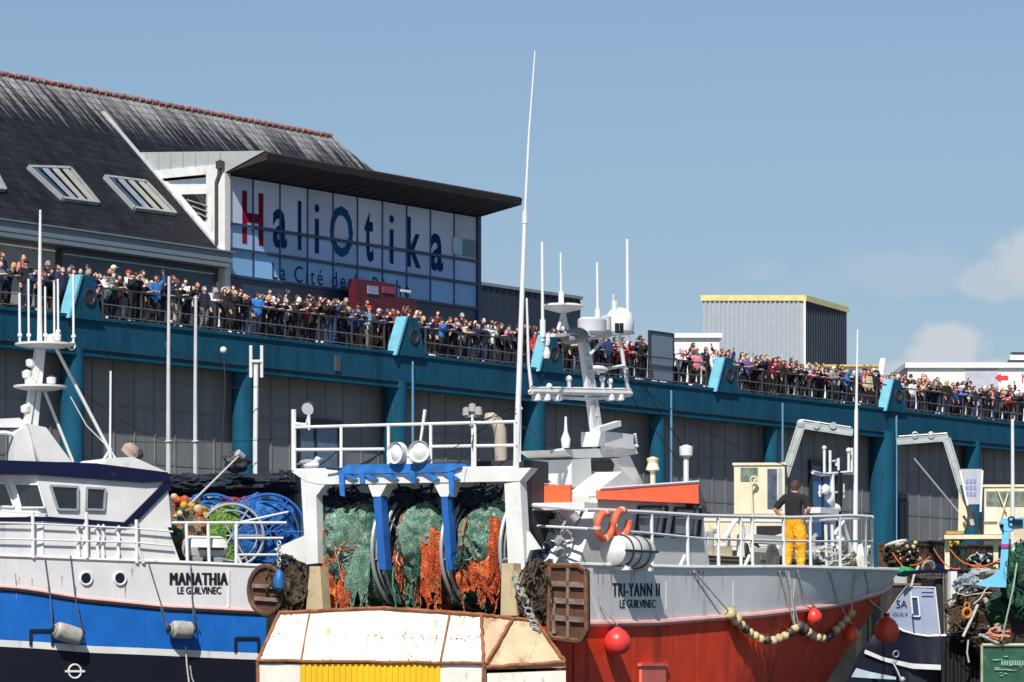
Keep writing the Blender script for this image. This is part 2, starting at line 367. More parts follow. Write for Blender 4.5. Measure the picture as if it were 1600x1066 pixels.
pane = M('door_blue_pane', (.10, .16, .25), .3, var=.2)
for a, b, top, mt in ((463, 532, 652, pane), (1265, 1312, 718, M('deep_blue_door', (.05, .13, .30), .4)), (1396, 1417, 770, doorf), (1095, 1110, 800, doorf)):
    p0 = T.p(a, top, .8); p1 = T.p(b, top, .8)
    mb = MB(); z = p0.z; x0, x1 = p0.x, p1.x
    mb.boxb((x0, .74, 5.0), (x0+.18, .849, z)); mb.boxb((x1-.18, .74, 5.0), (x1, .849, z)); mb.boxb((x0+.18, .74, z-.25), (x1-.18, .849, z))
    d = part('door', mb, doorf, hall)
    mb = MB(); mb.boxb((x0+.18, .80, 5.25), (x1-.18, .845, z-.25)); part('pane', mb, mt, d)
    mb = MB(); xm = x0+(x1-x0)*.4; mb.boxb((xm, .76, 5.25), (xm+.12, .80, z-.25)); mb.boxb((x0+.18, .77, 7.3), (x1-.18, .799, 7.4)); part('mullion', mb, doorf, d)
# downpipes
for px, y0 in ((643, 540), (1399, 655), (1221, 640), (1047, 630)):
    mb = MB(); x = U(px); mb.tube([(x, -.06, 5), (x, -.06, TZ1-.3)], .05, 8); part('downpipe', mb, M('pale_pipe', (.10, .26, .42), .5), hall)

# railing per bay: every bay between two buttresses is a thing
railm = M('railing_steel', (.055, .055, .065), .5)
bays = []
ed = [UL]+[x for ab in BU for x in ab]+[UR]
bay_label = ['left of the far left edge', 'at the left edge of the terrace', 'in the long bay under the glass sign', 'in the bay right of the glass sign', 'in the bay behind the radar mast', 'in the bay before the striped hangar', 'at the right end of the terrace', 'beyond the right edge']
for i in range(0, len(ed), 2):
    a, b = ed[i]+.12, ed[i+1]-.12
    if b-a < 1: continue
    bays.append((a, b))
    rr = thing('railing', 'dark steel terrace railing '+bay_label[i//2], 'railing', T, ((a+b)/2, .12, TZ1), 'terrace railings')
    mb = MB(); mb.boxb((a, .08, TZ1+1.07), (b, .16, TZ1+1.12)); part('top_rail', mb, railm, rr)
    for h in (.12, .52):
        mb = MB(); mb.tube([(a, .12, TZ1+h), (b, .12, TZ1+h)], .022, 6); part('rail', mb, M('lower_rail_steel', (.16, .15, .16), .5), rr)
    n = max(2, int((b-a)/2.0))
    for j in range(n+1):
        x = a+.05+(b-a-.1)*j/n
        mb = MB(); mb.boxb((x-.03, .09, TZ1+.0), (x+.03, .15, TZ1+1.068)); part('post', mb, railm, rr)

# ---------------------------------------------------------------- visitor centre: slate roof and glass box
def slate():
    m = M('wet_slate', (.015, .017, .023), .75, spec=.2, var=.5, scale=1.2, bump=.4, bscale=9)
    nt = m.node_tree; N = nt.nodes; L = nt.links; b = N['Principled BSDF']
    src = b.inputs['Base Color'].links[0].from_socket
    tc = N.new('ShaderNodeTexCoord'); mp = N.new('ShaderNodeMapping'); mp.inputs['Scale'].default_value = (3.4, .16, .16)
    L.new(tc.outputs['Object'], mp.inputs['Vector'])
    n = N.new('ShaderNodeTexNoise'); n.inputs['Scale'].default_value = 1.3; n.inputs['Detail'].default_value = 7; n.inputs['Roughness'].default_value = .7
    L.new(mp.outputs['Vector'], n.inputs['Vector'])
    sp = N.new('ShaderNodeSeparateXYZ'); L.new(tc.outputs['Object'], sp.inputs[0])
    # lichen and gull lime run down from the ridge
    hh = N.new('ShaderNodeMapRange'); hh.inputs['From Min'].default_value = 3.6; hh.inputs['From Max'].default_value = 7.0; hh.inputs['To Min'].default_value = -.20; hh.inputs['To Max'].default_value = .22
    L.new(sp.outputs['Z'], hh.inputs['Value'])
    ad = N.new('ShaderNodeMath'); L.new(n.outputs['Fac'], ad.inputs[0]); L.new(hh.outputs['Result'], ad.inputs[1])
    rr = N.new('ShaderNodeMapRange'); rr.inputs['From Min'].default_value = .52; rr.inputs['From Max'].default_value = .72; rr.inputs['To Max'].default_value = .9
    L.new(ad.outputs[0], rr.inputs['Value'])
    mx = N.new('ShaderNodeMix'); mx.data_type = 'RGBA'; L.new(rr.outputs['Result'], mx.inputs['Factor']); L.new(src, mx.inputs['A'])
    mx.inputs['B'].default_value = (.36, .36, .36, 1); L.new(mx.outputs['Result'], b.inputs['Base Color'])
    br = N.new('ShaderNodeTexBrick'); br.inputs['Scale'].default_value = 1; br.inputs['Brick Width'].default_value = .36; br.inputs['Row Height'].default_value = .30
    br.inputs['Mortar Size'].default_value = .025; br.inputs['Color1'].default_value = (.75, .75, .75, 1); br.inputs['Color2'].default_value = (1.25, 1.25, 1.3, 1); br.inputs['Mortar'].default_value = (.35, .35, .35, 1)
    cb = N.new('ShaderNodeCombineXYZ'); L.new(sp.outputs['X'], cb.inputs['X']); L.new(sp.outputs['Z'], cb.inputs['Y']); L.new(cb.outputs[0], br.inputs['Vector'])
    m2 = N.new('ShaderNodeMix'); m2.data_type = 'RGBA'; m2.blend_type = 'MULTIPLY'; m2.inputs['Factor'].default_value = .75
    L.new(mx.outputs['Result'], m2.inputs['A']); L.new(br.outputs['Color'], m2.inputs['B']); L.new(m2.outputs['Result'], b.inputs['Base Color'])
    return m
SL = slate()
EV, EZ, RV, RZ = 5.0, 17.5, 12.0, 24.4
uL = T.p(350, 400, 5).x                     # corner of the glass box
uG = T.p(748, 400, 5).x
vc = thing('visitor_centre', 'slate roofed harbour building with a projecting glazed box carrying big blue and red lettering', 'building', T, (uL, EV, EZ))
n_roof = V((0, -(RZ-EZ), RV-EV)).normalized()
def rp(px, py, lift=0): return T.pl(px, py, V((0, EV, EZ))+n_roof*lift, n_roof)
a0 = V((-26, EV, EZ)); uv = uL-.15
pR = T.p(518, 215, RV); r_end = pR.x
mb = MB()
th = V((0, .12, -.2))
mb.prism([a0, (uv, EV, EZ), (uv, RV, RZ), (-26, RV, RZ)], th)                       # left slope
vq = EV+(RV-EV)*.52; zq = EZ+(RZ-EZ)*.52
mb.prism([(uv+.002, vq, zq), (r_end+2.6, vq, zq), (r_end, RV, RZ), (uv+.002, RV, RZ)], th)      # right slope above the box
mb.prism([(-26, RV+.12, RZ-.2), (r_end, RV+.12, RZ-.2), (r_end+3, RV+7, EZ), (-26, RV+7, EZ)], (0, -.1, -.2))
mb.prism([(r_end, RV, RZ), (r_end+2.6, vq, zq), (r_end+3, RV+7, EZ)], (-.2, 0, -.2))
roof = part('roof', mb, SL, vc, smooth=False)
tile = M('red_ridge_tile', (.24, .085, .07), .8, var=.4, scale=4, dirt=(.42, .36, .33), damt=.8, dlo=.48, dscale=6)
mb = MB(); x = -26
while x < r_end-.1:
    mb.tube([(x, RV-.02, RZ+.02), (x+.36, RV-.02, RZ+.05)], .10, 8); mb.ring((x+.36, RV-.02, RZ+.03), .115, .035, (1, 0, 0), 8, 5); x += .42
part('ridge_tiles', mb, tile, roof)
lead = M('pale_lead_flashing', (.50, .52, .54), .5, dirt=(.2, .2, .2), damt=.5, dlo=.55)
d = V((0, RV-EV, RZ-EZ))
mb = MB(); s0 = V((uv+.0, EV, EZ))+n_roof*.03; mb.beam(s0, s0+d*.86, .16, .08, up=tuple(n_roof)); part('verge_flashing', mb, lead, roof)
# skylights
skg = M('skylight_glass', (.05, .09, .15), .06, spec=1, var=.5, scale=.8)
skg2 = M('skylight_pale_glass', (.30, .36, .42), .1, spec=1)
skb = M('skylight_blind', (.38, .38, .34), .5, var=.15)
for (q, n2) in ((((43, 264), (108, 266), (152, 320), (96, 313)), 4), (((162, 279), (226, 287), (272, 336), (208, 328)), 4), (((-62, 245), (-20, 250), (6, 299), (-30, 296)), 3)):
    c = [rp(x, y, .0) for x, y in q]; lift = n_roof*.14
    mb = MB()
    for k in range(4): mb.beam(c[k]+lift*.5, c[(k+1) % 4]+lift*.5, .12, .17, up=tuple(n_roof))
    sk = part('skylight', mb, GALV, roof)
    for k in range(n2):
        f0, f1 = k/n2+.03, (k+1)/n2-.09
        mb = MB(); mb.prism([c[0].lerp(c[1], f0)+lift*.9, c[0].lerp(c[1], f1)+lift*.9, c[3].lerp(c[2], f1)+lift*.9, c[3].lerp(c[2], f0)+lift*.9], -n_roof*.04)
        part('pane', mb, skg if k == 0 else (skb if k != 1 else skg2), sk)
# eaves gutter, front wall
gut = M('zinc_gutter', (.20, .24, .28), .45, var=.1)
mb = MB(); mb.boxb((-26, EV-.42, EZ-.42), (uv+.15, EV+.0, EZ-.05)); mb.boxb((-26, EV-.5, EZ-.04), (uv+.2, EV-.05, EZ+.02)); mb.boxb((-26, EV-.40, EZ-.62), (uv, EV+.1, EZ-.425))
part('gutter', mb, gut, vc)
uw = T.p(86, 380, EV+.3).x
mb = MB(); mb.boxb((uw+.3, EV+.3, TZ1-.1), (uL-.1, EV+.5, EZ-.42)); part('front_wall', mb, M('blue_grey_wall', (.11, .15, .19), .6), vc)
mb = MB(); mb.boxb((-26, EV+.28, TZ1-.1), (uw, EV+.5, EZ-.42)); part('front_wall', mb, M('pale_render', (.42, .42, .38), .7), vc, 'pale rendered length of wall at the left end')
mb = MB(); mb.boxb((uw+.002, EV+.22, TZ1-.1), (uw+.298, EV+.5, EZ-.42)); part('wall_pilaster', mb, DARK, vc)
# the glazed box: side wall (facing left), fascia, canopy
zt = T.p(355, 272, 5).z; zt2 = T.p(748, 338, 5).z; zb = TZ1
mb = MB(); mb.boxb((uL-.05, 5.12, zb), (uG, 12, zt-.1)); part('box_shell', mb, M('box_interior', (.16, .19, .24), .6), vc)
fas = M('pale_seam_cladding', (.40, .42, .43), .5, var=.06)
fz1 = T.q(215, 237, uL).z; fz0 = T.q(230, 268, uL).z
pa = T.q(198, 237, uL); pb = T.q(228, 268, uL); pc = T.q(352, 270, uL)
mb = MB()
vtop, vbot, ztop = pa.y, pb.y, fz1; at_tip = T.p(430, 239, 2.9).z+.02
mb.prism([(uL-.05, vtop, ztop), (uL-.05, 5-2.05, at_tip), (uL-.05, 5, zt), (uL-.05, 5, fz0), (uL-.05, vbot, fz0)], (.09, 0, 0))
v = 5.1
while v < vtop-.3: mb.boxb((uL-.11, v, fz0+.02), (uL-.051, v+.05, ztop-.04-(ztop-at_tip)*max(0, (vtop-v)/(vtop-2.95)))); v += .62
part('seamed_fascia', mb, fas, vc, smooth=False)
mb = MB()      # white beams of the side wall
mb.boxb((uL-.12, 5.0, fz0-.35), (uL-.052, vbot, fz0-.003)); mb.boxb((uL-.12, 5.0, TZ1), (uL-.052, 5.8, fz0-.352))
mb.prism([T.q(240, 284, uL-.052), T.q(262, 284, uL-.052), T.q(338, 382, uL-.052), T.q(322, 382, uL-.052)], (-.1, 0, 0))
part('side_frame', mb, WHITE, vc)
mb = MB(); mb.prism([T.q(x, y, uL-.055) for x, y in ((262, 288), (328, 288), (328, 372), (322, 368))], (-.03, 0, 0)); part('side_wall', mb, WHITEC, vc)
mb = MB(); mb.prism([T.q(x, y, uL-.09) for x, y in ((284, 304), (325, 303), (325, 346), (318, 344))], (-.03, 0, 0)); w = part('window', mb, GLASSD, vc)
mb = MB()
for a, b in (((292, 312), (324, 322)), ((300, 322), (324, 331)), ((308, 332), (324, 340))): mb.beam(T.q(*a, uL-.14), T.q(*b, uL-.14), .05, .04)
part('louvre', mb, skb, w)
mb = MB(); mb.tube([T.q(344, 250, uL-.2), T.q(344, 268, uL-.2), T.q(338, 285, uL-.2), T.q(338, 440, uL-.2)], .07, 8); mb.box(T.q(344, 258, uL-.2), (.25, .25, .3)); part('downpipe', mb, M('dark_pipe', (.06, .06, .07), .5), vc)
mb = MB(); mb.boxb((uL-.12, 4.86, TZ1), (uL+.22, 4.999, zt)); part('corner_post', mb, WHITE, vc)
# canopy
w_ = 2.1; o0 = T.p(430, 239, 5-w_); o1 = T.p(820, 310, 5-w_); oz = (o0.z+o1.z)/2
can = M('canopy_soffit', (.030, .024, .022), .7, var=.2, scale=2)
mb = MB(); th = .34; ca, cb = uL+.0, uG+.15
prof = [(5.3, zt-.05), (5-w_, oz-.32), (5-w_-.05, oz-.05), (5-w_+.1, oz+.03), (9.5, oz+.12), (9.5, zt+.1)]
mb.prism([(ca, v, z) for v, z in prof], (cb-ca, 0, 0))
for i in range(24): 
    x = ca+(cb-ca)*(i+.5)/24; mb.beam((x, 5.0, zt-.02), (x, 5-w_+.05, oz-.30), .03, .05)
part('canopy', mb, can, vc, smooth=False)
# glazing: three rows, mullions, transoms
gz = [TZ1+.2, T.p(355, 430, 5).z, T.p(355, 388, 5).z, T.p(355, 349, 5).z, zt-.05]
gl1 = M('printed_glass_lilac', (.46, .48, .70), .25, spec=.35, var=.06, scale=.4)
gl2 = M('printed_glass_blue', (.22, .38, .66), .2, spec=.4, var=.1, scale=.4)
gl3 = M('printed_glass_deep_blue', (.15, .33, .60), .2, spec=.4, var=.1, scale=.4)
uend = T.p(744, 400, 5).x
for k, mt in ((1, gl3), (2, gl2), (3, gl1)):
    gp_ = None; xs_ = [uL+.22]+[T.p(px, 400, 5).x for px in [395, 437, 480, 520, 558, 597, 635, 672, 709]]+[uend]
    rg = random.Random(k)
    mb = MB(); mb.boxb((uL+.22, 5.05, gz[k]), (uend, 5.10, gz[k+1])); gp_ = part('glazing', mb, mt, vc)
    for i_ in range(len(xs_)-1):
        f_ = (.90, 1.0, 1.08)[rg.randrange(3)]; bc = {1: (.26, .52, .84), 2: (.40, .58, .88), 3: (.66, .68, .88)}[k]  # uneven reflection painted in as a brightness step per pane
        mb = MB(); mb.boxb((xs_[i_]+.01, 5.0, gz[k]), (xs_[i_+1]-.01, 5.045, gz[k+1])); part('pane', mb, M('printed_pane_%d_%d' % (k, int(f_*100)), tuple(min(1, c*f_) for c in bc), .3, spec=.3, var=.08, scale=.5), gp_)
mb = MB(); mb.boxb((uL+.22, 4.98, TZ1), (uend, 5.11, gz[1]-.003)); part('glass_plinth', mb, M('dark_blue_panel', (.03, .05, .10), .4), vc)
mul = M('mullion_dark_blue', (.03, .05, .12), .4)
ms = [395, 437, 480, 520, 558, 597, 635, 672, 709, 745]
mb = MB()
for px in ms: x = T.p(px, 400, 5).x; mb.boxb((x-.03, 4.96, gz[1]), (x+.03, 4.999, gz[4]))
part('mullions', mb, mul, vc)
mb = MB()
for k in (1, 2, 3): mb.boxb((uL+.1, 4.90, gz[k]-.06), (uend+.1, 4.958, gz[k]+.05))
part('transoms', mb, mul, vc)
mb = MB(); mb.boxb((uend, 4.90, TZ1), (uG+.05, 5.1, zt-.02)); part('corner_post', mb, mul, vc, 'dark blue right corner post')
wp0 = T.p(708, 371, 4.95); wp1 = T.p(743, 402, 4.95)
mb = MB(); mb.boxb((wp0.x, 4.93, wp1.z), (T.p(722, 380, 4.95).x, 4.97, wp0.z)); part('window', mb, M('pale_cyan_glass', (.45, .68, .75), .2), vc, 'pale open pane at the right of the lettering')
mb = MB(); mb.boxb((T.p(722.5, 380, 4.95).x, 4.93, wp1.z), (wp1.x, 4.97, wp0.z)); part('window', mb, M('grey_green_glass', (.10, .22, .26), .2), vc)
redl = M('dark_red_lettering', (.24, .008, .03), .7, spec=.1); bll = M('blue_lettering', (.008, .040, .14), .7, spec=.1); cyl = M('blue_green_lettering', (.008, .10, .24), .7, spec=.1)
for ch, x0, x1, y0, y1, mt in (('H', 380, 413, 300, 382, redl), ('a', 428, 450, 327, 388, bll), ('l', 467, 472.5, 314, 391, bll), ('i', 493, 500.5, 319, 396, bll),
        ('O', 517, 553, 322, 402, cyl), ('t', 571, 585, 331, 409, bll), ('i', 610, 617, 336, 412, bll), ('k', 638, 659, 340, 418, bll), ('a', 674, 694, 365, 424, bll)):
    pm = T.p((x0+x1)/2, y1, 4.94); pt = T.p((x0+x1)/2, y0, 4.94); xa = T.p(x0, y1, 4.94).x; xb = T.p(x1, y1, 4.94).x
    part('letter', text_mb(ch, (xa, 4.994, pm.z), (1, 0, 0), (0, 0, 1), xb-xa, pt.z-pm.z, .01, .02 if ch not in 'li' else 0), mt, vc, smooth=False)
mb = MB(); pm = T.p(535, 378, 4.9); 
mb.prism([(pm.x-.55+i*.1, 4.975, pm.z+.32*((i-5.5)/5.5)**2-.05) for i in range(12)]+[(pm.x+.55-i*.1, 4.975, pm.z+.28+.1*((i-5.5)/5.5)**2) for i in range(12)], (0, .01, 0)); part('emblem', mb, M('pale_emblem', (.55, .65, .8), .5), vc)
pm = T.p(427, 436, 4.94); pe = T.p(641, 455, 4.94)
part('lettering', text_mb('La Cité de la Pêche', (pm.x, 4.994, pm.z), (1, 0, 0), (0, 0, 1), pe.x-pm.x, .66, .01, .0, 1.35), bll, vc, smooth=False)

# dark red display stand behind the crowd
ds = thing('display_stand', 'dark red display stand with small screens against the foot of the glass sign', 'stand', T, (T.p(600, 470, 4.3).x, 4.3, TZ1))
dr = M('dark_red_panel', (.09, .007, .016), .5); dp = M('magenta_panel', (.26, .04, .10), .5)
mb = MB()
x0 = T.p(551, 460, 4.3).x; x1 = T.p(612, 460, 4.3).x; x2 = T.p(645, 460, 4.3).x
zt_ = T.p(580, 440, 4.3).z; mb.boxb((x0, 4.1, TZ1), (x1, 4.5, zt_)); mb.boxb((x1+.002, 4.1, TZ1), (x2, 4.5, zt_-.55)); part('panel', mb, dr, ds)
for a, b, c, d_, mt in ((574, 590, 446, 461, M('grey_screen', (.25, .28, .42), .3)), (597, 616, 447, 460, dp), (626, 641, 452, 458, WHITEC)):
    p = T.p(a, c, 4.09); q = T.p(b, d_, 4.09); mb = MB(); mb.boxb((p.x, 4.05, q.z), (q.x, 4.097, p.z)); part('screen', mb, mt, ds)

# ---------------------------------------------------------------- other roofs behind
nb = thing('annex_block', 'low navy metal-clad rooftop block right of the glass sign', 'building', T, (T.p(800, 480, 9).x, 9, TZ1))
x0 = uG+.4; x1 = T.p(907, 470, 9).x; z1 = T.p(760, 447, 9).z
nvw = M('navy_cladding', (.018, .030, .055), .5, var=.1)
mb = MB(); mb.boxb((x0, 9, TZ1), (x1, 14, z1)); k = x0+.4
while k < x1: mb.boxb((k, 8.97, TZ1), (k+.04, 8.999, z1)); k += .5
part('wall', mb, nvw, nb, smooth=False); mb = MB(); mb.boxb((x0-.05, 8.9, z1+.002), (x1+.08, 14.1, z1+.14)); part('roof_trim', mb, M('grey_trim', (.2, .24, .28), .5), nb)

HX = at(1257, 462, 215); Hg = Fr(HX.x, 215, 0)
hg = thing('hangar', 'tall ribbed silver grey hangar block with yellow roof trim', 'building', Hg, (0, 0, 5))
hw = HX.x-at(1098, 462, 215).x; hz = HX.z
rib = M('ribbed_silver_cladding', (.36, .40, .45), .4, metal=.0, var=.06)
dn = M('dark_navy_cladding', (.010, .022, .045), .6, var=.06)
mb = MB()
mb.boxb((-hw, 0, 5), (0, .1, hz-.3)); k = -hw+.1
while k < -.15: mb.boxb((k, -.08, 5), (k+.10, -.001, hz-.3)); k += .26
part('wall', mb, rib, hg, smooth=False)
ex = at(1323, 478, 222); sx = ex.x-HX.x
side = V((sx, 7, 0)).normalized()
mb = MB(); mb.prism([(.001, 0, 5), (sx, 7, 5), (sx, 7, hz-.3), (.001, 0, hz-.3)], (-.15, .1, 0))
mb.prism([(sx-.1, 7.1, 5), (-hw+sx, 7.1, 5), (-hw+sx, 7.1, hz-.3), (sx-.1, 7.1, hz-.3)], (0, .1, 0)); mb.prism([(-hw, .102, 5), (-hw+sx, 7.09, 5), (-hw+sx, 7.09, hz-.3), (-hw, .102, hz-.3)], (.1, 0, 0))
for i in range(1, 18): 
    q = V((sx, 7, 0))*(i/18); mb.boxb((q.x-.02, q.y-.04, 5), (q.x+.05, q.y+.02, hz-.3))
part('wall', mb, dn, hg, 'dark navy side wall', smooth=False)
mb = MB(); mb.prism([(-hw-.12, -.12, hz-.298), (.1, -.12, hz-.298), (sx+.15, 7.2, hz-.298), (-hw+sx, 7.2, hz-.298)], (0, 0, .32)); part('roof_trim', mb, M('yellow_trim', (.68, .60, .25), .5), hg)
mb = MB(); mb.boxb((-.06, -.13, 5), (.06, -.001, hz-.3)); part('corner_trim', mb, WHITEC, hg)

def block(name, label, x0, x1, y0, Y, depth, mat_w, mat_t, extra=None, trim=.25):
    a = at(x0, y0, Y); b = at(x1, y0, Y); F_ = Fr((a.x+b.x)/2, Y, 0); hw = (b.x-a.x)/2
    t = thing(name, label, 'building', F_, (0, 0, 5))
    mb = MB(); mb.boxb((-hw, 0, 5), (hw, depth, a.z-trim)); part('wall', mb, mat_w, t)
    mb = MB(); mb.boxb((-hw-.15, -.2, a.z-trim+.002), (hw+.15, depth+.2, a.z)); part('roof_trim', mb, mat_t, t)
    for i in range(int(hw*2/3.2)):
        x = -hw+1.2+i*3.2
        mb = MB(); mb.boxb((x, -.04, a.z-trim-2.2), (x+1.3, -.001, a.z-trim-1.4)); w = part('window', mb, GLASSD, t)
    return t, F_, hw, a.z
wl = M('white_render', (.78, .78, .76), .6, var=.04)
block('white_building', 'small flat white roofed building left of the ribbed hangar', 1040, 1124, 521, 205, 5, wl, WHITEC)
t1, F1, h1, z1 = block('white_building', 'low white building with ochre roof edge at the foot of the hangar', 1262, 1368, 570, 212, 5, wl, M('ochre_trim', (.6, .42, .10), .5), trim=.12)
mb = MB(); mb.prism([(h1-.0, -.1, z1-1), (h1+.25, -.1, z1+.35), (h1+.55, -.1, z1+.35), (h1+.3, -.1, z1-1)], (0, .3, 0)); part('gable_post', mb, WHITEC, t1)
t2, F2, h2, z2 = block('white_building', 'long white flat roofed building with a red arrow at the right end', 1418, 1760, 567, 220, 8, wl, WHITEC, trim=.3)
mb = MB(); gp = at(1508, 600, 219.9); mb.boxb((gp.x-F2.o.x, -.03, 5), (gp.x-F2.o.x+1.9, -.002, z2-.35)); part('wall_panel', mb, M('pale_grey_panel', (.45, .48, .55), .5), t2)
ar = at(1564, 590, 219.9); ax = ar.x-F2.o.x; az_ = ar.z; mb = MB()
mb.prism([(ax-.36, -.05, az_), (ax, -.05, az_+.25), (ax, -.05, az_+.11), (ax+.42, -.05, az_+.11), (ax+.42, -.05, az_-.11), (ax, -.05, az_-.11), (ax, -.05, az_-.25)], (0, .03, 0))
part('red_arrow', mb, M('red_sign_paint', (.7, .04, .03), .5), t2)
ar = at(1597, 592, 219.9); ax = ar.x-F2.o.x; mb = MB(); mb.boxb((ax, -.05, ar.z-.2), (ax+.07, -.02, ar.z+.3)); mb.boxb((ax+.072, -.05, ar.z+.1), (ax+.3, -.02, ar.z+.2)); part('red_arrow', mb, M('red_sign_paint', (.7, .04, .03), .5), t2, 'red bent sign mark at the frame edge')
un = at(1588, 568, 222); FU = Fr(un.x, 222, 0)
ru = thing('rooftop_unit', 'small dark and white ventilation unit on the long white roof', 'ventilation unit', FU, (0, 0, z2))
mb = MB(); mb.boxb((-.45, -.3, z2), (.55, .5, z2+.3)); part('base', mb, DARK, ru)
mb = MB(); mb.boxb((-.38, -.25, z2+.302), (.5, .4, z2+.62)); part('casing', mb, WHITEC, ru)
mb = MB(); mb.boxb((-.3, -.3, z2+.622), (.5, .5, z2+.75)); mb.boxb((.52, -.3, z2+.3), (1.3, .4, z2+.7)); part('cap', mb, DARK, ru)
# ---------------------------------------------------------------- people
def skin_mesh(chains, sub=1):
    """chains: list of [(point, radius), ...]; a chain that starts at an existing point is joined to it"""
    vs = []; rs = []; es = []
    def idx(p, r):
        for i, q in enumerate(vs):
            if (q-p).length < 1e-5: return i
        vs.append(p); rs.append(r); return len(vs)-1
    for ch in chains:
        prev = None
        for p, r in ch:
            k = idx(V(p), r)
            if prev is not None: es.append((prev, k))
            prev = k
    me = bpy.data.meshes.new('sk'); me.from_pydata([tuple(v) for v in vs], es, []); ob = bpy.data.objects.new('sk', me); COL.objects.link(ob)
    m = ob.modifiers.new('s', 'SKIN'); m.use_smooth_shade = True; m.branch_smoothing = .6
    if sub: 
        sb = ob.modifiers.new('b', 'SUBSURF'); sb.levels = sub; sb.render_levels = sub
    for i, r in enumerate(rs):
        d = me.skin_vertices[0].data[i]; d.radius = r if hasattr(r, '__len__') else (r, r); d.use_root = i == 0
    dg = bpy.context.evaluated_depsgraph_get(); out = bpy.data.meshes.new_from_object(ob.evaluated_get(dg))
    mb = MB(); mb.add([v.co for v in out.vertices], [tuple(f.vertices) for f in out.polygons])
    bpy.data.objects.remove(ob); bpy.data.meshes.remove(me); bpy.data.meshes.remove(out)
    return mb

def head_mb(mb, c, yaw=0, pitch=0, s=1.0, n=18):
    """face looks along +x"""
    rot = Matrix.Rotation(yaw, 3, 'Z') @ Matrix.Rotation(pitch, 3, 'Y')
    def f(d):
        q = 1.0
        if d.z < 0: q *= 1-.20*(-d.z)**1.2*(1 if d.x > -.2 else 1.3)
        return q
    h = MB(); h.ball((0, 0, 0), (.098, .078, .122), n, f)
    vs = []
    for v in h.vs:
        v = v.copy()
        if v.x > .05:
            nz = max(0, 1-abs(v.y)/.018)*max(0, 1-abs(v.z+.012)/.035); v.x += .022*nz          # nose
            ey = max(0, 1-abs(abs(v.y)-.032)/.022)*max(0, 1-abs(v.z-.018)/.02); v.x -= .010*ey   # eye sockets
            ch = max(0, 1-abs(v.y)/.03)*max(0, 1-abs(v.z+.095)/.03); v.x += .012*ch              # chin
        vs.append(V(c)+rot @ (v*s))
    mb.add(vs, h.fs)
    for sy in (-1, 1):                                                                  # ears
        e = MB(); e.ball((-.005, sy*.080, -.005), (.018, .010, .030), 8); mb.add([V(c)+rot @ (v*s) for v in e.vs], e.fs)
    k = mb.mi; mb.mi = 1                                                                # eyes and mouth in darker tones
    for sy in (-1, 1):
        e = MB(); e.ball((.082, sy*.031, .018), (.008, .013, .008), 8); mb.add([V(c)+rot @ (v*s) for v in e.vs], e.fs)
    e = MB(); e.ball((.083, 0, -.058), (.006, .022, .005), 8); mb.add([V(c)+rot @ (v*s) for v in e.vs], e.fs); mb.mi = k
    return rot

def hair_mb(c, rot, s=1.0, kind='short'):
    mb = MB()
    def f(d):
        q = 1.0
        if kind == 'long' and d.z < .1 and d.x < .2: q = 1.08
        return q
    h = MB(); h.ball((0, 0, 0), (.108, .090, .130), 18, f)
    keep = []
    low = {'short': -.15, 'long': -.9, 'bald': .35, 'tied': -.2}[kind]
    for fc in h.fs:
        m = sum((h.vs[i] for i in fc), V((0, 0, 0)))/len(fc); d = V((m.x/.108, m.y/.09, m.z/.13))
        front = d.x > .35 and d.z < .55
        if kind == 'bald' and d.x > .1: front = True
        if not front and d.z > low - (.25 if d.x < -.3 else 0): keep.append(fc)
    mb.add([V(c)+rot @ (v*s) for v in h.vs], keep)
    if kind == 'long':
        g = MB(); g.ball((-.055, 0, -.13), (.055, .085, .12), 12); mb.add([V(c)+rot @ (v*s) for v in g.vs], g.fs)
    if kind == 'tied':
        g = MB(); g.ball((-.115, 0, -.02), (.045, .03, .06), 10); mb.add([V(c)+rot @ (v*s) for v in g.vs], g.fs)
    return mb
def cap_mb(c, rot, s=1.0):
    mb = MB(); h = MB(); h.ball((0, 0, .02), (.112, .094, .12), 16)
    keep = [fc for fc in h.fs if sum(h.vs[i].z for i in fc)/len(fc) > .035]
    mb.add([V(c)+rot @ (v*s) for v in h.vs], keep)
    b = MB(); b.prism([(.08, -.075, .045), (.15, -.06, .040), (.185, 0, .038), (.15, .06, .040), (.08, .075, .045)], (0, 0, .012)); mb.add([V(c)+rot @ (v*s) for v in b.vs], b.fs)
    return mb

def hand_chains(w, d, up, side):
    """wrist w, hand direction d, palm normal up, thumb on the given side"""
    w = V(w); d = V(d).normalized(); up = V(up); sd_ = d.cross(up).normalized()*side; up = sd_.cross(d)*side
    palm = w+d*.05; ch = [[(w, .026), (palm, (.038, .017))]]
    for i, (o, l) in enumerate(((-.030, .062), (-.010, .076), (.011, .080), (.031, .070))):
        b = w+d*.095+sd_*o; ch.append([(palm, (.038, .017)), (b, .0105), (b+d*l*.5-up*l*.12, .0095), (b+d*l*.85-up*l*.45, .008)])
    b = w+d*.035+sd_*.045; ch.append([(palm, (.038, .017)), (b, .012), (b+d*.032+sd_*.016-up*.01, .010), (b+d*.055+sd_*.016-up*.025, .0085)])
    return ch

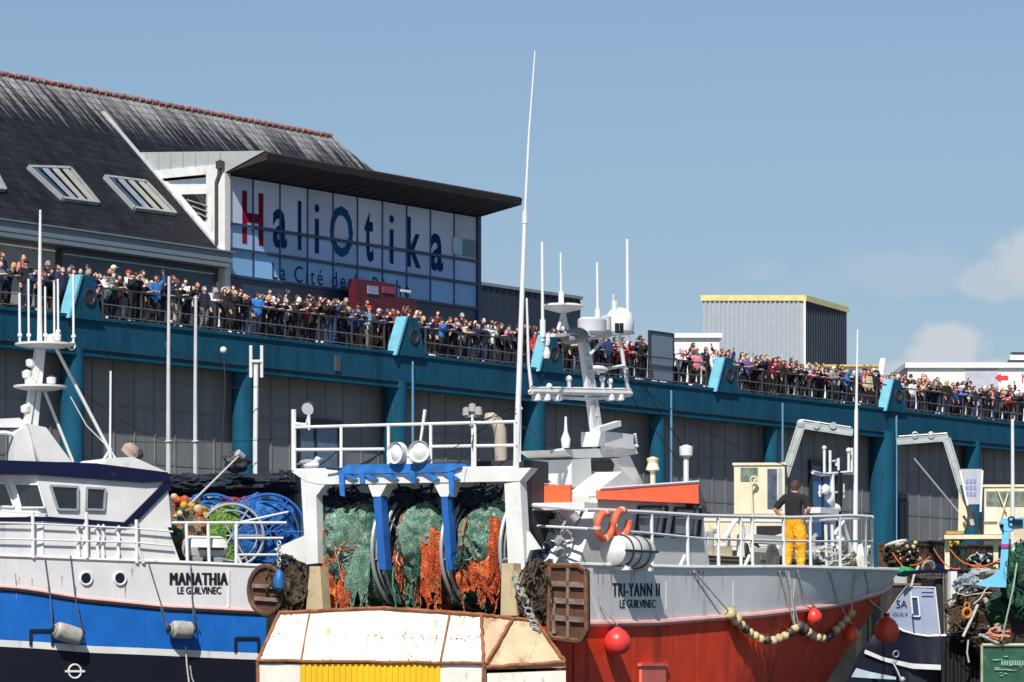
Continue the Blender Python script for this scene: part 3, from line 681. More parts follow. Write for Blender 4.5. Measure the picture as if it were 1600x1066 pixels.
def seg_t(p, a, b):
    d = b-a; t = max(0, min(1, (p-a).dot(d)/max(1e-9, d.length_squared))); return t, (a+d*t-p).length
def shell(B, vn, test, off, nz=0.0):
    """a garment: the part of the body surface passing the test, lifted off the skin and closed by its own hem"""
    from mathutils import noise
    mb = MB(); fs = [f for f in B.fs if sum(test[i] for i in f) >= len(f)-0]; used = sorted({i for f in fs for i in f}); mp = {v: k for k, v in enumerate(used)}
    mb.add([B.vs[i]+vn[i]*(off+nz*noise.noise(B.vs[i]*11)+nz*.7*noise.noise(V((B.vs[i].x*7, B.vs[i].y*7, B.vs[i].z*26)))) for i in used], [tuple(mp[i] for i in f) for f in fs])
    return mb
def figure(J, fat=1.0, sub=1, off=.020, hem=0, toff=.8, twz=None):
    """body + clothes from joints; returns dict of meshbuilders. facing +x, left +y"""
    g = {k: V(v) for k, v in J.items() if hasattr(v, '__len__')}
    pel, wst, chs, nck = g['pelvis'], g['waist'], g['chest'], g['neck']; f = fat
    body = [[(pel, (.17*f, .13*f)), (wst, (.155*f, .12*f)), (chs, (.18*f, .13*f)), (nck, (.066, .066)), (g['head']-V((0, 0, .06)), (.055, .058))]]
    for s, sy in (('l', 1), ('r', -1)):
        sh, el, wr = g['sh'+s], g['el'+s], g['wr'+s]; hp, kn, an = g['hp'+s], g['kn'+s], g['an'+s]; toe = an+V((.17, 0, -.045))
        body.append([(chs, (.18*f, .13*f)), (sh, .066), (el, .048), (wr, .030)]); body += hand_chains(wr, (wr-el), g.get('pn'+s, V((0, 0, 1))), sy)
        body.append([(pel, (.17*f, .13*f)), (hp, .108), (kn, .068), (an, .046), (an+V((.02, 0, -.05)), .046), (toe, .034)])
    B = skin_mesh(body, sub)
    me = bpy.data.meshes.new('n'); me.from_pydata([tuple(v) for v in B.vs], [], B.fs); me.update(); vn = [v.normal.copy() for v in me.vertices]; bpy.data.meshes.remove(me)
    jt, tt, st = [], [], []; slv = J.get('sleeve', .12)
    for p in B.vs:
        best = None
        for k, (a, b) in enumerate([(pel, wst), (wst, chs), (chs, nck), (nck, g['head'])]+[x for s in 'lr' for x in ((chs, g['sh'+s]), (g['sh'+s], g['el'+s]), (g['el'+s], g['wr'+s]), (g['wr'+s], g['wr'+s]+(g['wr'+s]-g['el'+s]).normalized()*.2),
                (g['hp'+s], g['kn'+s]), (g['kn'+s], g['an'+s]), (g['an'+s]-V((0, 0, .03)), g['an'+s]+V((.17, 0, -.045))))]):
            t, d = seg_t(p, a, b); d -= (.10 if k in (0, 1) else .06 if k == 2 else 0)
            if best is None or d < best[0]: best = (d, k, t)
        d, k, t = best; kk = k if k < 4 else 4+(k-4) % 7
        arm = kk == 5 or (kk == 6 and t < 1-slv and slv < .5) or (kk == 5)
        if slv >= .5: arm = kk == 5 and t < 1.45-slv
        jt.append((kk in (0, 1, 4) or (kk == 2 and t < .95) or arm or (kk == 8 and t < .12 and p.z > pel.z-.12)) and p.z > hem)
        tt.append((kk in (0, 1) and p.z < (twz or wst.z)) or kk == 8 or (kk == 9 and t < .93) or (kk == 8 and t < 1))
        st.append(kk == 10 or (kk == 9 and t > .88))
    out = dict(jacket=shell(B, vn, jt, off*1.35, .012), trousers=shell(B, vn, tt, off*toff, .008), shoes=shell(B, vn, st, .012))
    hm = head_mb(B, g['head'], J.get('yaw', 0), J.get('pitch', 0)); out.update(body=B, rot=hm, head=g['head']); return out
def base_joints(**k):
    J = dict(pelvis=(0, 0, .95), waist=(.0, 0, 1.12), chest=(.0, 0, 1.32), neck=(.0, 0, 1.46), head=(.02, 0, 1.595),
             hpl=(0, .10, .88), hpr=(0, -.10, .88), knl=(.02, .11, .48), knr=(.02, -.11, .48), anl=(-.01, .12, .085), anr=(-.01, -.12, .085),
             shl=(0, .19, 1.42), shr=(0, -.19, 1.42), ell=(-.02, .25, 1.13), elr=(-.02, -.25, 1.13), wrl=(.08, .25, .90), wrr=(.08, -.25, .90))
    J.update(k); return J
LEAN = dict(pelvis=(-.30, 0, .93), waist=(-.24, 0, 1.09), chest=(-.13, 0, 1.27), neck=(-.05, 0, 1.40), head=(.02, 0, 1.52),
    hpl=(-.30, .10, .87), hpr=(-.30, -.10, .87), knl=(-.30, .11, .48), knr=(-.25, -.11, .48), anl=(-.36, .12, .085), anr=(-.28, -.12, .085),
    shl=(-.10, .19, 1.34), shr=(-.10, -.19, 1.34), ell=(.02, .24, 1.13), elr=(.02, -.24, 1.13), wrl=(.18, .10, 1.17), wrr=(.18, -.10, 1.17))
POSES = {
 'leaning on the railing': LEAN,
 'standing upright': base_joints(),
 'with both hands raised to the face': base_joints(ell=(.14, .26, 1.24), elr=(.14, -.26, 1.24), wrl=(.24, .09, 1.50), wrr=(.24, -.09, 1.50)),
 'with folded arms': base_joints(ell=(.06, .27, 1.16), elr=(.06, -.27, 1.16), wrl=(.22, -.04, 1.18), wrr=(.20, .05, 1.22)),
 'with one arm raised': base_joints(ell=(.10, .28, 1.52), wrl=(.18, .20, 1.74), elr=(.10, -.25, 1.16), wrr=(.26, -.16, 1.15)),
 'turned aside': base_joints(head=(.01, 0, 1.595), yaw=.9, ell=(.05, .26, 1.15), wrl=(.28, .20, 1.16), elr=(0, -.27, 1.14), wrr=(.10, -.24, .92)),
}
DKF = M('face_dark', (.05, .02, .02), .5)
cloth = M('clothing', (1, 1, 1), .85, var=.18, scale=14, objcol=True, bump=.3, bscale=25)
hairm = M('hair', (1, 1, 1), .7, var=.3, scale=30, objcol=True)
skin2 = M('skin_tones', (1, 1, 1), .6, var=.1, objcol=True)
PM = {}
for pn, J in POSES.items():
    fg = figure(J)
    PM[pn] = dict(body=mesh('body', fg['body'], [skin2, DKF]), jacket=mesh('jacket', fg['jacket'], cloth), trousers=mesh('trousers', fg['trousers'], cloth), shoes=mesh('shoes', fg['shoes'], cloth),
        short=mesh('hair', hair_mb(fg['head'], fg['rot'], 1, 'short'), hairm), long=mesh('hair', hair_mb(fg['head'], fg['rot'], 1, 'long'), hairm),
        bald=mesh('hair', hair_mb(fg['head'], fg['rot'], 1, 'bald'), hairm), tied=mesh('hair', hair_mb(fg['head'], fg['rot'], 1, 'tied'), hairm),
        cap=mesh('cap', cap_mb(fg['head'], fg['rot']), cloth))
TOPS = [('navy', (.012, .018, .05)), ('black', (.010, .010, .012)), ('dark blue', (.02, .05, .15)), ('white', (.75, .75, .75)), ('red', (.55, .04, .04)),
        ('pink', (.75, .25, .28)), ('grey', (.22, .22, .24)), ('pale blue', (.28, .42, .60)), ('beige', (.55, .45, .32)), ('bright blue', (.03, .15, .45)),
        ('dark green', (.02, .07, .04)), ('maroon', (.13, .015, .03)), ('yellow', (.75, .50, .10)), ('purple', (.12, .07, .25))]
TW = [26, 38, 10, 9, 6, 4, 6, 3, 3, 3, 3, 4, 1, 1]
HAIR = [('dark-haired', (.015, .011, .009)), ('brown-haired', (.09, .045, .022)), ('grey-haired', (.30, .29, .28)), ('blond', (.50, .34, .14)), ('white-haired', (.75, .74, .72))]
HWT = [42, 32, 9, 8, 3]
rnd = random.Random(21)
SK = [(.78, .42, .32), (.85, .50, .40), (.68, .36, .26), (.80, .52, .42), (.52, .27, .18)]
placed = []
bayname = {}
SEC = ['left of the first blue buttress', 'under the slate roof', 'under the left half of the sign', 'under the right half of the sign', 'right of the sign, before the navy block', 'behind the white radar mast',
       'right of the radar mast by the grey board', 'below the striped hangar', 'right of the hangar', 'at the far right of the terrace']
def section(px):
    for i, e in enumerate((100, 345, 560, 665, 835, 1000, 1130, 1330, 1400)):
        if px < e: return i
    return 9
def prj(w): return 800+FOC*w.x/w.y
u = T.p(-22, 600, .5).x; uend_ = T.p(1612, 600, .5).x
butc = [((a+b)/2, (b-a)/2) for a, b in BU]
def crowd_row(v, step, poses, pw, zoff, jit, gap=.03):
    x = u+rnd.random()*step
    while x < uend_:
        x += step*(1+rnd.uniform(-jit, jit))
        if rnd.random() < gap: x += rnd.uniform(.4, 1.0)
        vv = v+rnd.uniform(-.05, .12)
        px = prj(T.w((x, vv, 14)))
        if px < -14 or px > 1612: continue
        if 1000 < px < 1062 and v < 1: continue
        placed.append((x, vv, px, rnd.choices(poses, pw)[0], v))
crowd_row(.52, .62, list(POSES), [10, 1.3, 2.5, 1, .5, 1.5], 0, .22)
crowd_row(1.36, .60, list(POSES)[1:], [5, 3, 2, 1.3, 3], 0, .3)
crowd_row(2.0, 1.9, list(POSES)[1:], [5, 3, 2, 1.3, 3], 0, .4, .1)
placed = placed[:298]
specs = []
for x, vv, px, pose, row in placed:
    lean = pose == 'leaning on the railing'
    ti = rnd.choices(range(len(TOPS)), TW)[0]; hi = rnd.choices(range(len(HAIR)), HWT)[0]
    hk = rnd.choices(['short', 'long', 'bald', 'tied', 'cap'], [52, 24, 6, 10, 8])[0]
    cc = rnd.choice([('white', (.7, .7, .7)), ('grey', (.2, .2, .2)), ('black', (.012, .012, .012)), ('black', (.01, .01, .01)), ('navy', (.012, .02, .06)), ('red', (.6, .03, .03)), ('pale blue', (.3, .45, .6))])
    specs.append(dict(x=x, v=vv, px=px, pose=pose, row=row, t=ti, h=hi, hk=hk, cc=cc, sec=section(px),
        sc=rnd.uniform(.93, 1.10) if row < 1 else rnd.uniform(.93, 1.10), ang=rnd.gauss(0, .28) if not lean else rnd.gauss(0, .1),
        tr=rnd.choices([('black', (.01, .01, .012)), ('blue', (.02, .04, .10)), ('beige', (.45, .38, .28)), ('navy', (.012, .018, .04)), ('grey', (.15, .15, .16))], [18, 3, .3, 9, 1.5])[0],
        sk=rnd.choice(SK)))
def looks(s, lv):
    hd = (s['cc'][0]+'-capped') if s['hk'] == 'cap' else {'short': HAIR[s['h']][0], 'long': 'long-haired', 'bald': 'balding', 'tied': HAIR[s['h']][0]}[s['hk']]
    base = hd+' person in '+TOPS[s['t']][0]+' top'
    if lv: base = hd+' person in '+TOPS[s['t']][0]+' top and '+s['tr'][0]+' trousers'
    return base
specs.sort(key=lambda s: s['px'])
keys = {}
for s in specs:
    s['l0'] = looks(s, 0)+' '+s['pose']; keys.setdefault((s['l0'], s['sec']), []).append(s)
ORD = ['leftmost', 'second', 'third', 'fourth', 'fifth', 'sixth', 'seventh', 'eighth']
def words(t): return len(t.split())
for (l, sec), ss in keys.items():
    if len(ss) == 1: ss[0]['label'] = l+', '+SEC[sec]
    else:
        for i, s in enumerate(ss):
            s['label'] = (ORD[i] if i < 8 else 'next')+' '+l.replace(' with both hands raised to the face', ', hands at face')+', '+SEC[sec]
for s in specs:
    w = s['label'].replace(' with both hands raised to the face', ', hands at face').replace(' top leaning on the railing', ' top leaning').replace(' top standing upright', ' top upright')
    if words(w) > 16: w = w.replace(' person in', ' in').replace(' against the', ' at').replace(' of the terrace', '').replace(', before the navy block', '').replace(' by the grey board', '')
    if words(w) > 16: w = w.replace(', hands at face', ', hands raised').replace(' trousers', '').replace(' under the right half of the sign', ' under the sign right half').replace(' left half of the sign', ' sign left half').replace(', right of the sign', ', right of sign').replace('right of the radar mast', 'right of radar mast').replace('at the far right', 'far right').replace('left of the first blue buttress', 'left of first blue buttress')
    s['label'] = w
face_ang = T.a-R(90)
for s in specs:
    root = bpy.data.objects.new('person', None); COL.objects.link(root); root.empty_display_size = .2
    z = TZ1+.0+(.0 if s['row'] < 1 else (.16 if s['row'] < 1.5 else .38))
    rail = s['pose'] == 'leaning on the railing'
    root.location = T.w((s['x'], s['v'], z)); root.rotation_euler = (0, 0, face_ang+s['ang']); k = s['sc'] if not rail else (s['sc']+1)/2; root.scale = (k, k*rnd.uniform(.95, 1.12), k)
    tag(root, s['label'], 'person', 'spectators on the terrace')
    P = PM[s['pose']]
    def sub(nm, key, col):
        o = bpy.data.objects.new(nm, P[key]); COL.objects.link(o); o.parent = root; o.color = (*col, 1); return o
    sub('body', 'body', s['sk']); jv = rnd.uniform(.8, 1.2); sub('jacket', 'jacket', [min(1, c*jv) for c in TOPS[s['t']][1]]); sub('trousers', 'trousers', s['tr'][1]); sub('shoes', 'shoes', rnd.choice([(.02, .02, .02), (.02, .02, .02), (.7, .7, .7), (.08, .05, .03)]))
    if s['hk'] == 'cap': sub('cap', 'cap', s['cc'][1])
    else: sub('hair', s['hk'], HAIR[s['h']][1])
print('people', len(specs), 'dupe labels', len(specs)-len({s['label'] for s in specs}), 'max words', max(words(s['label']) for s in specs))
# grey board fixed behind the railing
a = T.p(1014, 516, .3); b = T.p(1052, 600, .3)
bd = thing('notice_board', 'tall blank grey blue board standing behind the terrace railing', 'board', T, ((a.x+b.x)/2, .3, TZ1))
mb = MB(); mb.boxb((a.x+.06, .28, TZ1+.1), (b.x-.06, .32, a.z-.05)); part('panel', mb, M('grey_blue_board', (.17, .22, .30), .5, var=.05), bd)
mb = MB()
for x in (a.x, b.x-.08): mb.boxb((x, .24, TZ1), (x+.08, .36, a.z))
mb.boxb((a.x+.082, .24, a.z-.08), (b.x-.082, .36, a.z)); part('frame', mb, DARK, bd)
# ---------------------------------------------------------------- boat helpers
class Hull:
    """side shape of a boat: half width at (t along 0 stern..1 stem, z)"""
    def __init__(s, u0, L, b, sheer, rake=1.5, flare=.75, pw=2.6, t0=.42, zk=-1.0):
        s.u0, s.L, s.b, s.sheer, s.rake, s.flare, s.pw, s.t0, s.zk = u0, L, b, sheer, rake, flare, pw, t0, zk
    def stem(s, z): return s.L-(s.sheer(s.L)-z)*s.rake
    def half(s, t, z, zg):
        x = max(0, (t-s.t0)/(1-s.t0)); k = min(1, max(0, (z-s.zk)/(zg-s.zk)))
        pw = s.pw*(s.flare+(1-s.flare)*k); return s.b*max(0, (1-x**pw))*(1 if x == 0 else (1-(1-k)*.30*min(1, x*1.6)))
    def point(s, t, z, side):
        u = s.u0+t*(s.stem(z)-s.u0); zg = s.sheer(u); return V((u, side*s.half(t, z, zg), z))
    def band(s, lo, hi, nt=60, nk=8, sides=(-1, 1), mb=None, off=0, t1=1.0, t0=0.0):
        mb = mb or MB()
        for sd_ in sides:
            def f(a, k):
                t = t0+(t1-t0)*a; uu = s.u0+t*(s.L-s.u0); z = lo(uu)*(1-k)+hi(uu)*k; p = s.point(t, z, sd_); p.y += off*sd_; return p
            mb.grid(f, nt, nk)
        return mb
    def line(s, zf, side, n=60, off=0, t0=0, t1=1):
        r = []
        for i in range(n+1):
            t = t0+(t1-t0)*i/n; uu = s.u0+t*(s.L-s.u0); p = s.point(t, zf(uu), side); p.y += off*side; r.append(p)
        return r
    def at_u(s, u, z, side, off=0):
        t = (u-s.u0)/(s.stem(z)-s.u0); p = s.point(t, z, side); p.y += off*side; return p
    def hit(s, fr, px, py, side, off=0):
        """where the sight line through a photo pixel meets the hull side"""
        v = side*s.b
        for _ in range(25):
            q = fr.p(px, py, v); t = min(.999, max(0, (q.x-s.u0)/(s.stem(q.z)-s.u0)))
            v = v*.5+.5*side*(s.half(t, q.z, s.sheer(q.x))+off)
        return fr.p(px, py, v)
def lerpf(pts):
    def f(x):
        if x <= pts[0][0]: return pts[0][1]
        for (a, b), (c, d) in zip(pts, pts[1:]):
            if x <= c:
                k = (x-a)/(c-a); k = k*k*(3-2*k)*.3+k*.7; return b+(d-b)*k
        return pts[-1][1]
    return f
def sag(a, b, d, n=10):
    a, b = V(a), V(b); return [a.lerp(b, i/n)-V((0, 0, d*4*(i/n)*(1-i/n))) for i in range(n+1)]
def rope_mess(mb, c, r, n, th, rr, axis=None):
    """twine wandering over an ellipsoid of half sizes r"""
    for _ in range(n):
        a = rr.uniform(0, 6.28); b = rr.uniform(-1.4, 1.4); pts = []; da = rr.uniform(-.3, .3); db = rr.uniform(-.2, .2)
        for i in range(9):
            k = rr.uniform(.97, 1.07)
            pts.append(V(c)+V((math.cos(b)*math.cos(a)*r[0]*k, math.cos(b)*math.sin(a)*r[1]*k, math.sin(b)*r[2]*k)))
            a += da+rr.uniform(-.12, .12); b += db+rr.uniform(-.12, .12)
        mb.tube(pts, th*rr.uniform(.7, 1.3), 4)
def lump(c, r, seed, amp=.22, n=36, freq=2.2, mb=None, fold=.06, fk=9):
    """a heap of netting: a sphere pushed about by noise, with folds"""
    from mathutils import noise
    mb = mb or MB(); o = V((seed*3.1, seed*1.7, seed*.9))
    def f(d): return 1+amp*noise.noise(d*freq+o)*1.6+amp*.5*noise.noise(d*freq*2.7+o)+fold*math.sin(fk*(d.y*2+d.x*1.3+noise.noise(d*2+o)*1.5))
    return mb.ball(c, r, n, f)
def roll(c, r, hw, seed, mb, amp=.10):
    from mathutils import noise
    def f(a, k):
        an = a*2*math.pi; y = (k-.5)*2*hw; e = 1-.55*max(0, abs(k-.5)*2-.8)*5*.4
        if k in (0.0, 1.0): e = .2
        q = r*e*(1+amp*1.6*noise.noise(V((math.cos(an)*2, math.sin(an)*2, y*2.5+seed)))+.035*math.sin(y*24+noise.noise(V((math.cos(an)*2, y, seed)))*5))
        return V(c)+V((math.cos(an)*q, y, math.sin(an)*q))
    return mb.grid(f, 64, 26)
def drape(mb, tops, bot_z, w, rr, tails=5, fr_n=(1,0,0)):
    """a hanging sheet of netting with folds and a ragged lower edge; tops: polyline of the upper edge"""
    from mathutils import noise
    n = 26; m = 22; s = rr.uniform(0, 50); nn = V(fr_n).normalized()
    def top(a):
        x = a*(len(tops)-1); i = min(int(x), len(tops)-2); return V(tops[i]).lerp(V(tops[i+1]), x-i)
    def f(a, k):
        p = top(a); rag = noise.noise(V((a*5, s, 0)))*.22+noise.noise(V((a*15, s, 3)))*.22
        z = p.z+(bot_z+rag-p.z)*k
        fold = math.sin(a*22+noise.noise(V((a*3, k*2, s)))*3)*.035*(.3+k)+noise.noise(V((a*4, k*4, s+9)))*.07
        mid = top(.5); q = p.lerp(V((mid.x, mid.y, p.z)), (.12*k*k))
        return V((q.x, q.y, z))+nn*(fold+w*math.sin(k*2.6))
    mb.grid(f, n, m)
    for _ in range(tails):
        a = rr.random(); p = f(a, .97); pts = [p+V((rr.uniform(-.03, .03), rr.uniform(-.05, .05), -i*.06*rr.uniform(.6, 1.4))) for i in range(6)]
        mb.tube(pts, .012, 4)
    return mb

# ================================================================ the red and white trawler
Y_ = Fr(-1.853, 64.5, 60)
L_ = 20.0
zg = lerpf([(0, Y_.p(915, 885, -2.7).z), (5, Y_.p(1090, 889, -2.7).z), (10, 3.22), (20, 3.38)])
zr = lerpf([(0, 2.06), (4, 2.12), (8, 2.28), (12, 2.5), (16, 2.82), (20, 3.20)])
HT = Hull(1.1, L_, 2.7, zg, rake=1.45, flare=.62, pw=2.5, t0=.38)
tri = thing('trawler', 'red hulled white trawler seen from its stern quarter, nets on drums under a white gantry', 'trawler', Y_, (8, 0, 0))
hull = part('hull', HT.band(lambda u: -.7, zr), REDH, tri)
bul = part('bulwark', HT.band(zr, zg, nk=6), GREYW, tri)
mb = MB()
for s in (-1, 1): mb.tube(HT.line(lambda u: zr(u)+.015, s, off=.02), .055, 8)
part('rubbing_strake', mb, PINK, tri)
mb = MB()
for s in (-1, 1): mb.tube(HT.line(lambda u: zg(u)+.01, s, off=0), .045, 8)
part('cap_rail', mb, WHITE, bul)
mb = MB()
def dk(a, k):
    t = a; p = HT.point(t, 2.45, 1); return V((p.x, p.y*(1-2*k)*.985, 2.45+.0*a))
mb.grid(dk, 30, 4); part('deck', mb, M('deck_paint', (.12, .15, .13), .7, dirt=(.2, .1, .05), damt=.6), tri)
# transom: rounded tumblehome panels with rusty edge beading
us = -.6
def TQ(px, py, u=us): return Y_.q(px, py, u)
tb = [TQ(404, 1032), TQ(756.6, 1037)]; ztop = 2.30; zmid = tb[0].z
tl = [TQ(438, 957, 0), TQ(600, 950, 0), TQ(753, 960.5, 0)]
dl, dr_ = TQ(404, 1032), TQ(757, 1037)
P_dl, P_dr = dl, dr_
mb = MB()
mb.prism([P_dl, P_dr, tl[2], tl[1], tl[0]], (.05, 0, 0)); tp = part('transom_slope', mb, RWHITE, tri, smooth=False)
# facets round the starboard quarter
qa = Y_.q(803, 966, .02); qb = Y_.q(838, 969, .22); qc = Y_.q(884, 1034, .12)
mb = MB(); mb.prism([tl[2]+V((0, -.03, 0)), qa, P_dr+V((0, -.03, 0))], (.05, .03, 0)); part('quarter_panel', mb, M('pale_orange_stained_paint', (.62, .40, .26), .6, var=.15, dirt=RUST, damt=.8, dlo=.5), tri, smooth=False)
mb = MB(); mb.prism([qa, qb, qc, V((qc.x, qc.y, zmid-.12)), P_dr+V((0.02, -.05, -.1)), P_dr+V((.02, -.05, .05))], (.06, .03, 0)); part('quarter_panel', mb, RCREAM, tri, smooth=False)
mb = MB(); 
lw = [P_dr+V((.0, -.05, -.16)), V((qc.x, qc.y, zmid-.17))]
mb.prism([lw[0], lw[1], lw[1]+V((0, 0, -2.4)), lw[0]+V((0, 0, -2.4))], (.06, .03, 0)); part('quarter_plate', mb, RWHITE, tri, smooth=False)
pw_ = Y_.q(404, 1032, us); e0 = TQ(404, 1040); e1 = TQ(757, 1040)
ya, yb = TQ(469, 1050).y, TQ(688, 1050).y
mb = MB(); mb.boxb((us, yb+.004, -.6), (us+.05, ya-.004, zmid-.06)); k = yb
while k < ya-.05: mb.boxb((us-.025, k, -.6), (us-.001, k+.05, zmid-.07)); k += .115
part('transom_door', mb, YELLOW, tri, 'yellow ribbed stern ramp door', smooth=False)
mb = MB(); mb.boxb((us, ya, -.6), (us+.05, P_dl.y, zmid-.06)); part('transom', mb, RWHITE, tri, smooth=False)
mb = MB(); mb.boxb((us, P_dr.y, -.6), (us+.05, yb, zmid-.06)); part('transom', mb, RWHITE, tri, smooth=False)
mb = MB(); e = .035
for a, b in ((P_dl, P_dr), (P_dl, tl[0]), (tl[0], tl[1]), (tl[1], tl[2]), (tl[2], qa), (qa, qb), (qb, qc), (qc, P_dr+V((0, -.05, -.06))), (tl[2], P_dr), (qa, P_dr+V((0, -.04, 0))), (P_dr, P_dr-V((0, 0, 2))), (P_dl, P_dl-V((0, 0, 2)))):
    rj = random.Random(int(a.y*1000)); nn_ = 14; mb.tube([(a.lerp(b, i_/nn_)-V((.03, 0, 0))+V((rj.uniform(-.008, .008), rj.uniform(-.008, .008), rj.uniform(-.009, .009)))) for i_ in range(nn_+1)], e*rj.uniform(.75, 1.05), 8)
for x0, x1 in ((484, 470), (703, 688)):
    a = TQ(x0, 957, -.02); b = TQ(x1, 1034, -.62); mb.tube([a, b], .018, 6)
part('edge_beading', mb, RUSTE, tri)
mb = MB(); rr = random.Random(3)
for k in range(60):
    a, b = rr.random(), rr.choice([.04, .5, .55, .95, rr.random()])
    p = P_dl.lerp(P_dr, a).lerp(tl[0].lerp(tl[2], a), b)-V((.012, 0, 0)); mb.ball(p, .013, 6)
part('rivets', mb, RUSTE, tp)
mb = MB()
for f_ in (.32, .47, .64): a_ = P_dl.lerp(P_dr, f_); b_ = tl[0].lerp(tl[2], f_); mb.tube([a_-V((.004, 0, 0)), b_-V((.004, 0, -.03))], .006, 5)
part('faint_seams', mb, M('dull_seam', (.55, .48, .38), .7), tp)
# inboard stern, dark well behind the nets, brown lower bulkhead
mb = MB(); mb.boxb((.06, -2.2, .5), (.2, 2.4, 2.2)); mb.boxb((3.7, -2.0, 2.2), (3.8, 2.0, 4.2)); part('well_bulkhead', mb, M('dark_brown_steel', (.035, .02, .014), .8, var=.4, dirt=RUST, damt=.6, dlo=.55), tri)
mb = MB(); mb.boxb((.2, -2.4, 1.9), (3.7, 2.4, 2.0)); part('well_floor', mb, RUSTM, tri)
# cream stern posts with rust
for pts in (((478, 955), (505, 955), (500, 885), (484, 885)), ((782, 962), (808, 962), (802, 880), (784, 880)), ((824, 968), (838, 968), (808, 892), (800, 894))):
    mb = MB(); mb.prism([Y_.q(x, y, .35) for x, y in pts], (.25, 0, 0)); part('stern_post', mb, RCREAM if pts[0][0] != 822 else RWHITE, tri)

# ---- gantry (A-frame across the stern)
G = .9
gw = WHITE
def GQ(px, py, u=G): return Y_.q(px, py, u)
gan = []
mb = MB()
mb.prism([GQ(x, y) for x, y in ((455, 737), (830, 731), (812, 752), (500, 757), (478, 752))], (.24, 0, 0)); part('gantry_beam', mb, gw, tri)
mb = MB(); mb.prism([GQ(x, y, G+.01) for x, y in ((470, 748), (500, 757), (512, 752), (494, 775), (497, 880), (478, 882))], (.20, 0, 0)); part('gantry_leg', mb, gw, tri)
mb = MB(); mb.prism([GQ(x, y, G+.01) for x, y in ((788, 756), (812, 752), (812, 745), (820, 890), (794, 890))], (.22, 0, 0)); part('gantry_leg', mb, gw, tri)
mb = MB(); mb.prism([GQ(x, y, G+.05) for x, y in ((428, 858), (477, 836), (477, 880), (455, 872))], (.1, 0, 0)); part('bracket', mb, gw, tri)
mb = MB(); mb.prism([GQ(x, y, G+.05) for x, y in ((823, 830), (842, 858), (828, 860), (823, 876))], (.1, 0, 0)); part('bracket', mb, gw, tri)
for xs in (((573, 752), (607, 752), (594, 776), (582, 776)), ((676, 752), (708, 752), (700, 776), (688, 776))):
    mb = MB(); mb.prism([GQ(x, y, G+.02) for x, y in xs], (.28, 0, 0)); part('gantry_stub', mb, gw, tri)
for a, b, c, d in ((583, 595, 592, 603), (689, 699, 697, 706)):
    mb = MB(); mb.prism([GQ(a, 774, G+.03), GQ(b, 774, G+.03), GQ(d, 890, G+.03), GQ(c, 890, G+.03)], (.2, 0, 0)); part('blue_column', mb, BLUEP, tri)
# blue folded canvas and straps over the beam
mb = MB(); mb.prism([GQ(x, y, G-.06) for x, y in ((526, 733), (545, 726), (712, 724), (720, 731), (700, 738), (530, 741))], (.5, 0, 0))
for x in (530, 562, 594, 626, 658, 690): mb.prism([GQ(x, 739, G-.05), GQ(x+14, 739, G-.05), GQ(x+28, 749, G-.05), GQ(x+20, 751, G-.05)], (.04, 0, 0))
for x in (529, 560, 640, 700): mb.prism([GQ(x, 738, G-.07), GQ(x+8, 738, G-.07), GQ(x+9, 776 if x in (529, 700) else 755, G-.07), GQ(x+2, 774 if x in (529, 700) else 755, G-.07)], (.03, 0, 0))
part('canvas_roll', mb, M('blue_canvas', (.02, .16, .50), .7, var=.3, scale=5, bump=.5, bscale=12), tri)
# top railing
u2 = G+.05; mb = MB()
for x0, y0, x1, y1 in ((458, 668, 808, 659), (458, 703, 600, 702), (673, 698, 808, 696), (458, 735, 808, 731)): mb.tube([GQ(x0, y0, u2), GQ(x1, y1, u2)], .028, 8)
for x, t in ((459, 640), (533, 667), (607, 665), (673, 664), (742, 662), (805, 659)): mb.tube([GQ(x, t, u2), GQ(x, 735, u2)], .028 if x != 459 else .045, 8)
ub = u2+1.9
part('gantry_railing', mb, WHITEC, tri)
mb = MB()
for x, y in ((622, 708), (655, 706)):
    c = GQ(x, y, u2-.15); mb.lathe(c, [(.02, .02), (.10, .0), (.17, -.04), (.185, -.09), (.15, .04), (.05, .18)], axis=(1, -.2 if x < 640 else .45, .0), n=24)
    mb.ball(c+V((.05, 0, 0)), (.16, .15, .19), 16)
mb.tube([GQ(622, 712, u2), GQ(655, 712, u2)], .09, 10); mb.tube([GQ(640, 712, u2), GQ(640, 733, u2)], .08, 8)
part('twin_loudspeaker', mb, WHITEC, tri)
mb = MB(); mb.tube([GQ(657, 690, u2), GQ(664, 640, u2)], .022, 6, r2=.03); part('whip_aerial', mb, WHITEC, tri)
# exhaust elbow
mb = MB(); mb.tube([GQ(783, 735, 1.9), GQ(782, 690, 1.9), GQ(781, 672, 1.9), GQ(776, 660, 1.9), GQ(768, 654, 1.9), GQ(762, 655, 1.9)], .11, 12); part('exhaust_pipe', mb, M('sooted_cream', (.45, .38, .30), .7, dirt=(.03, .02, .02), damt=.9, dlo=.52), tri)
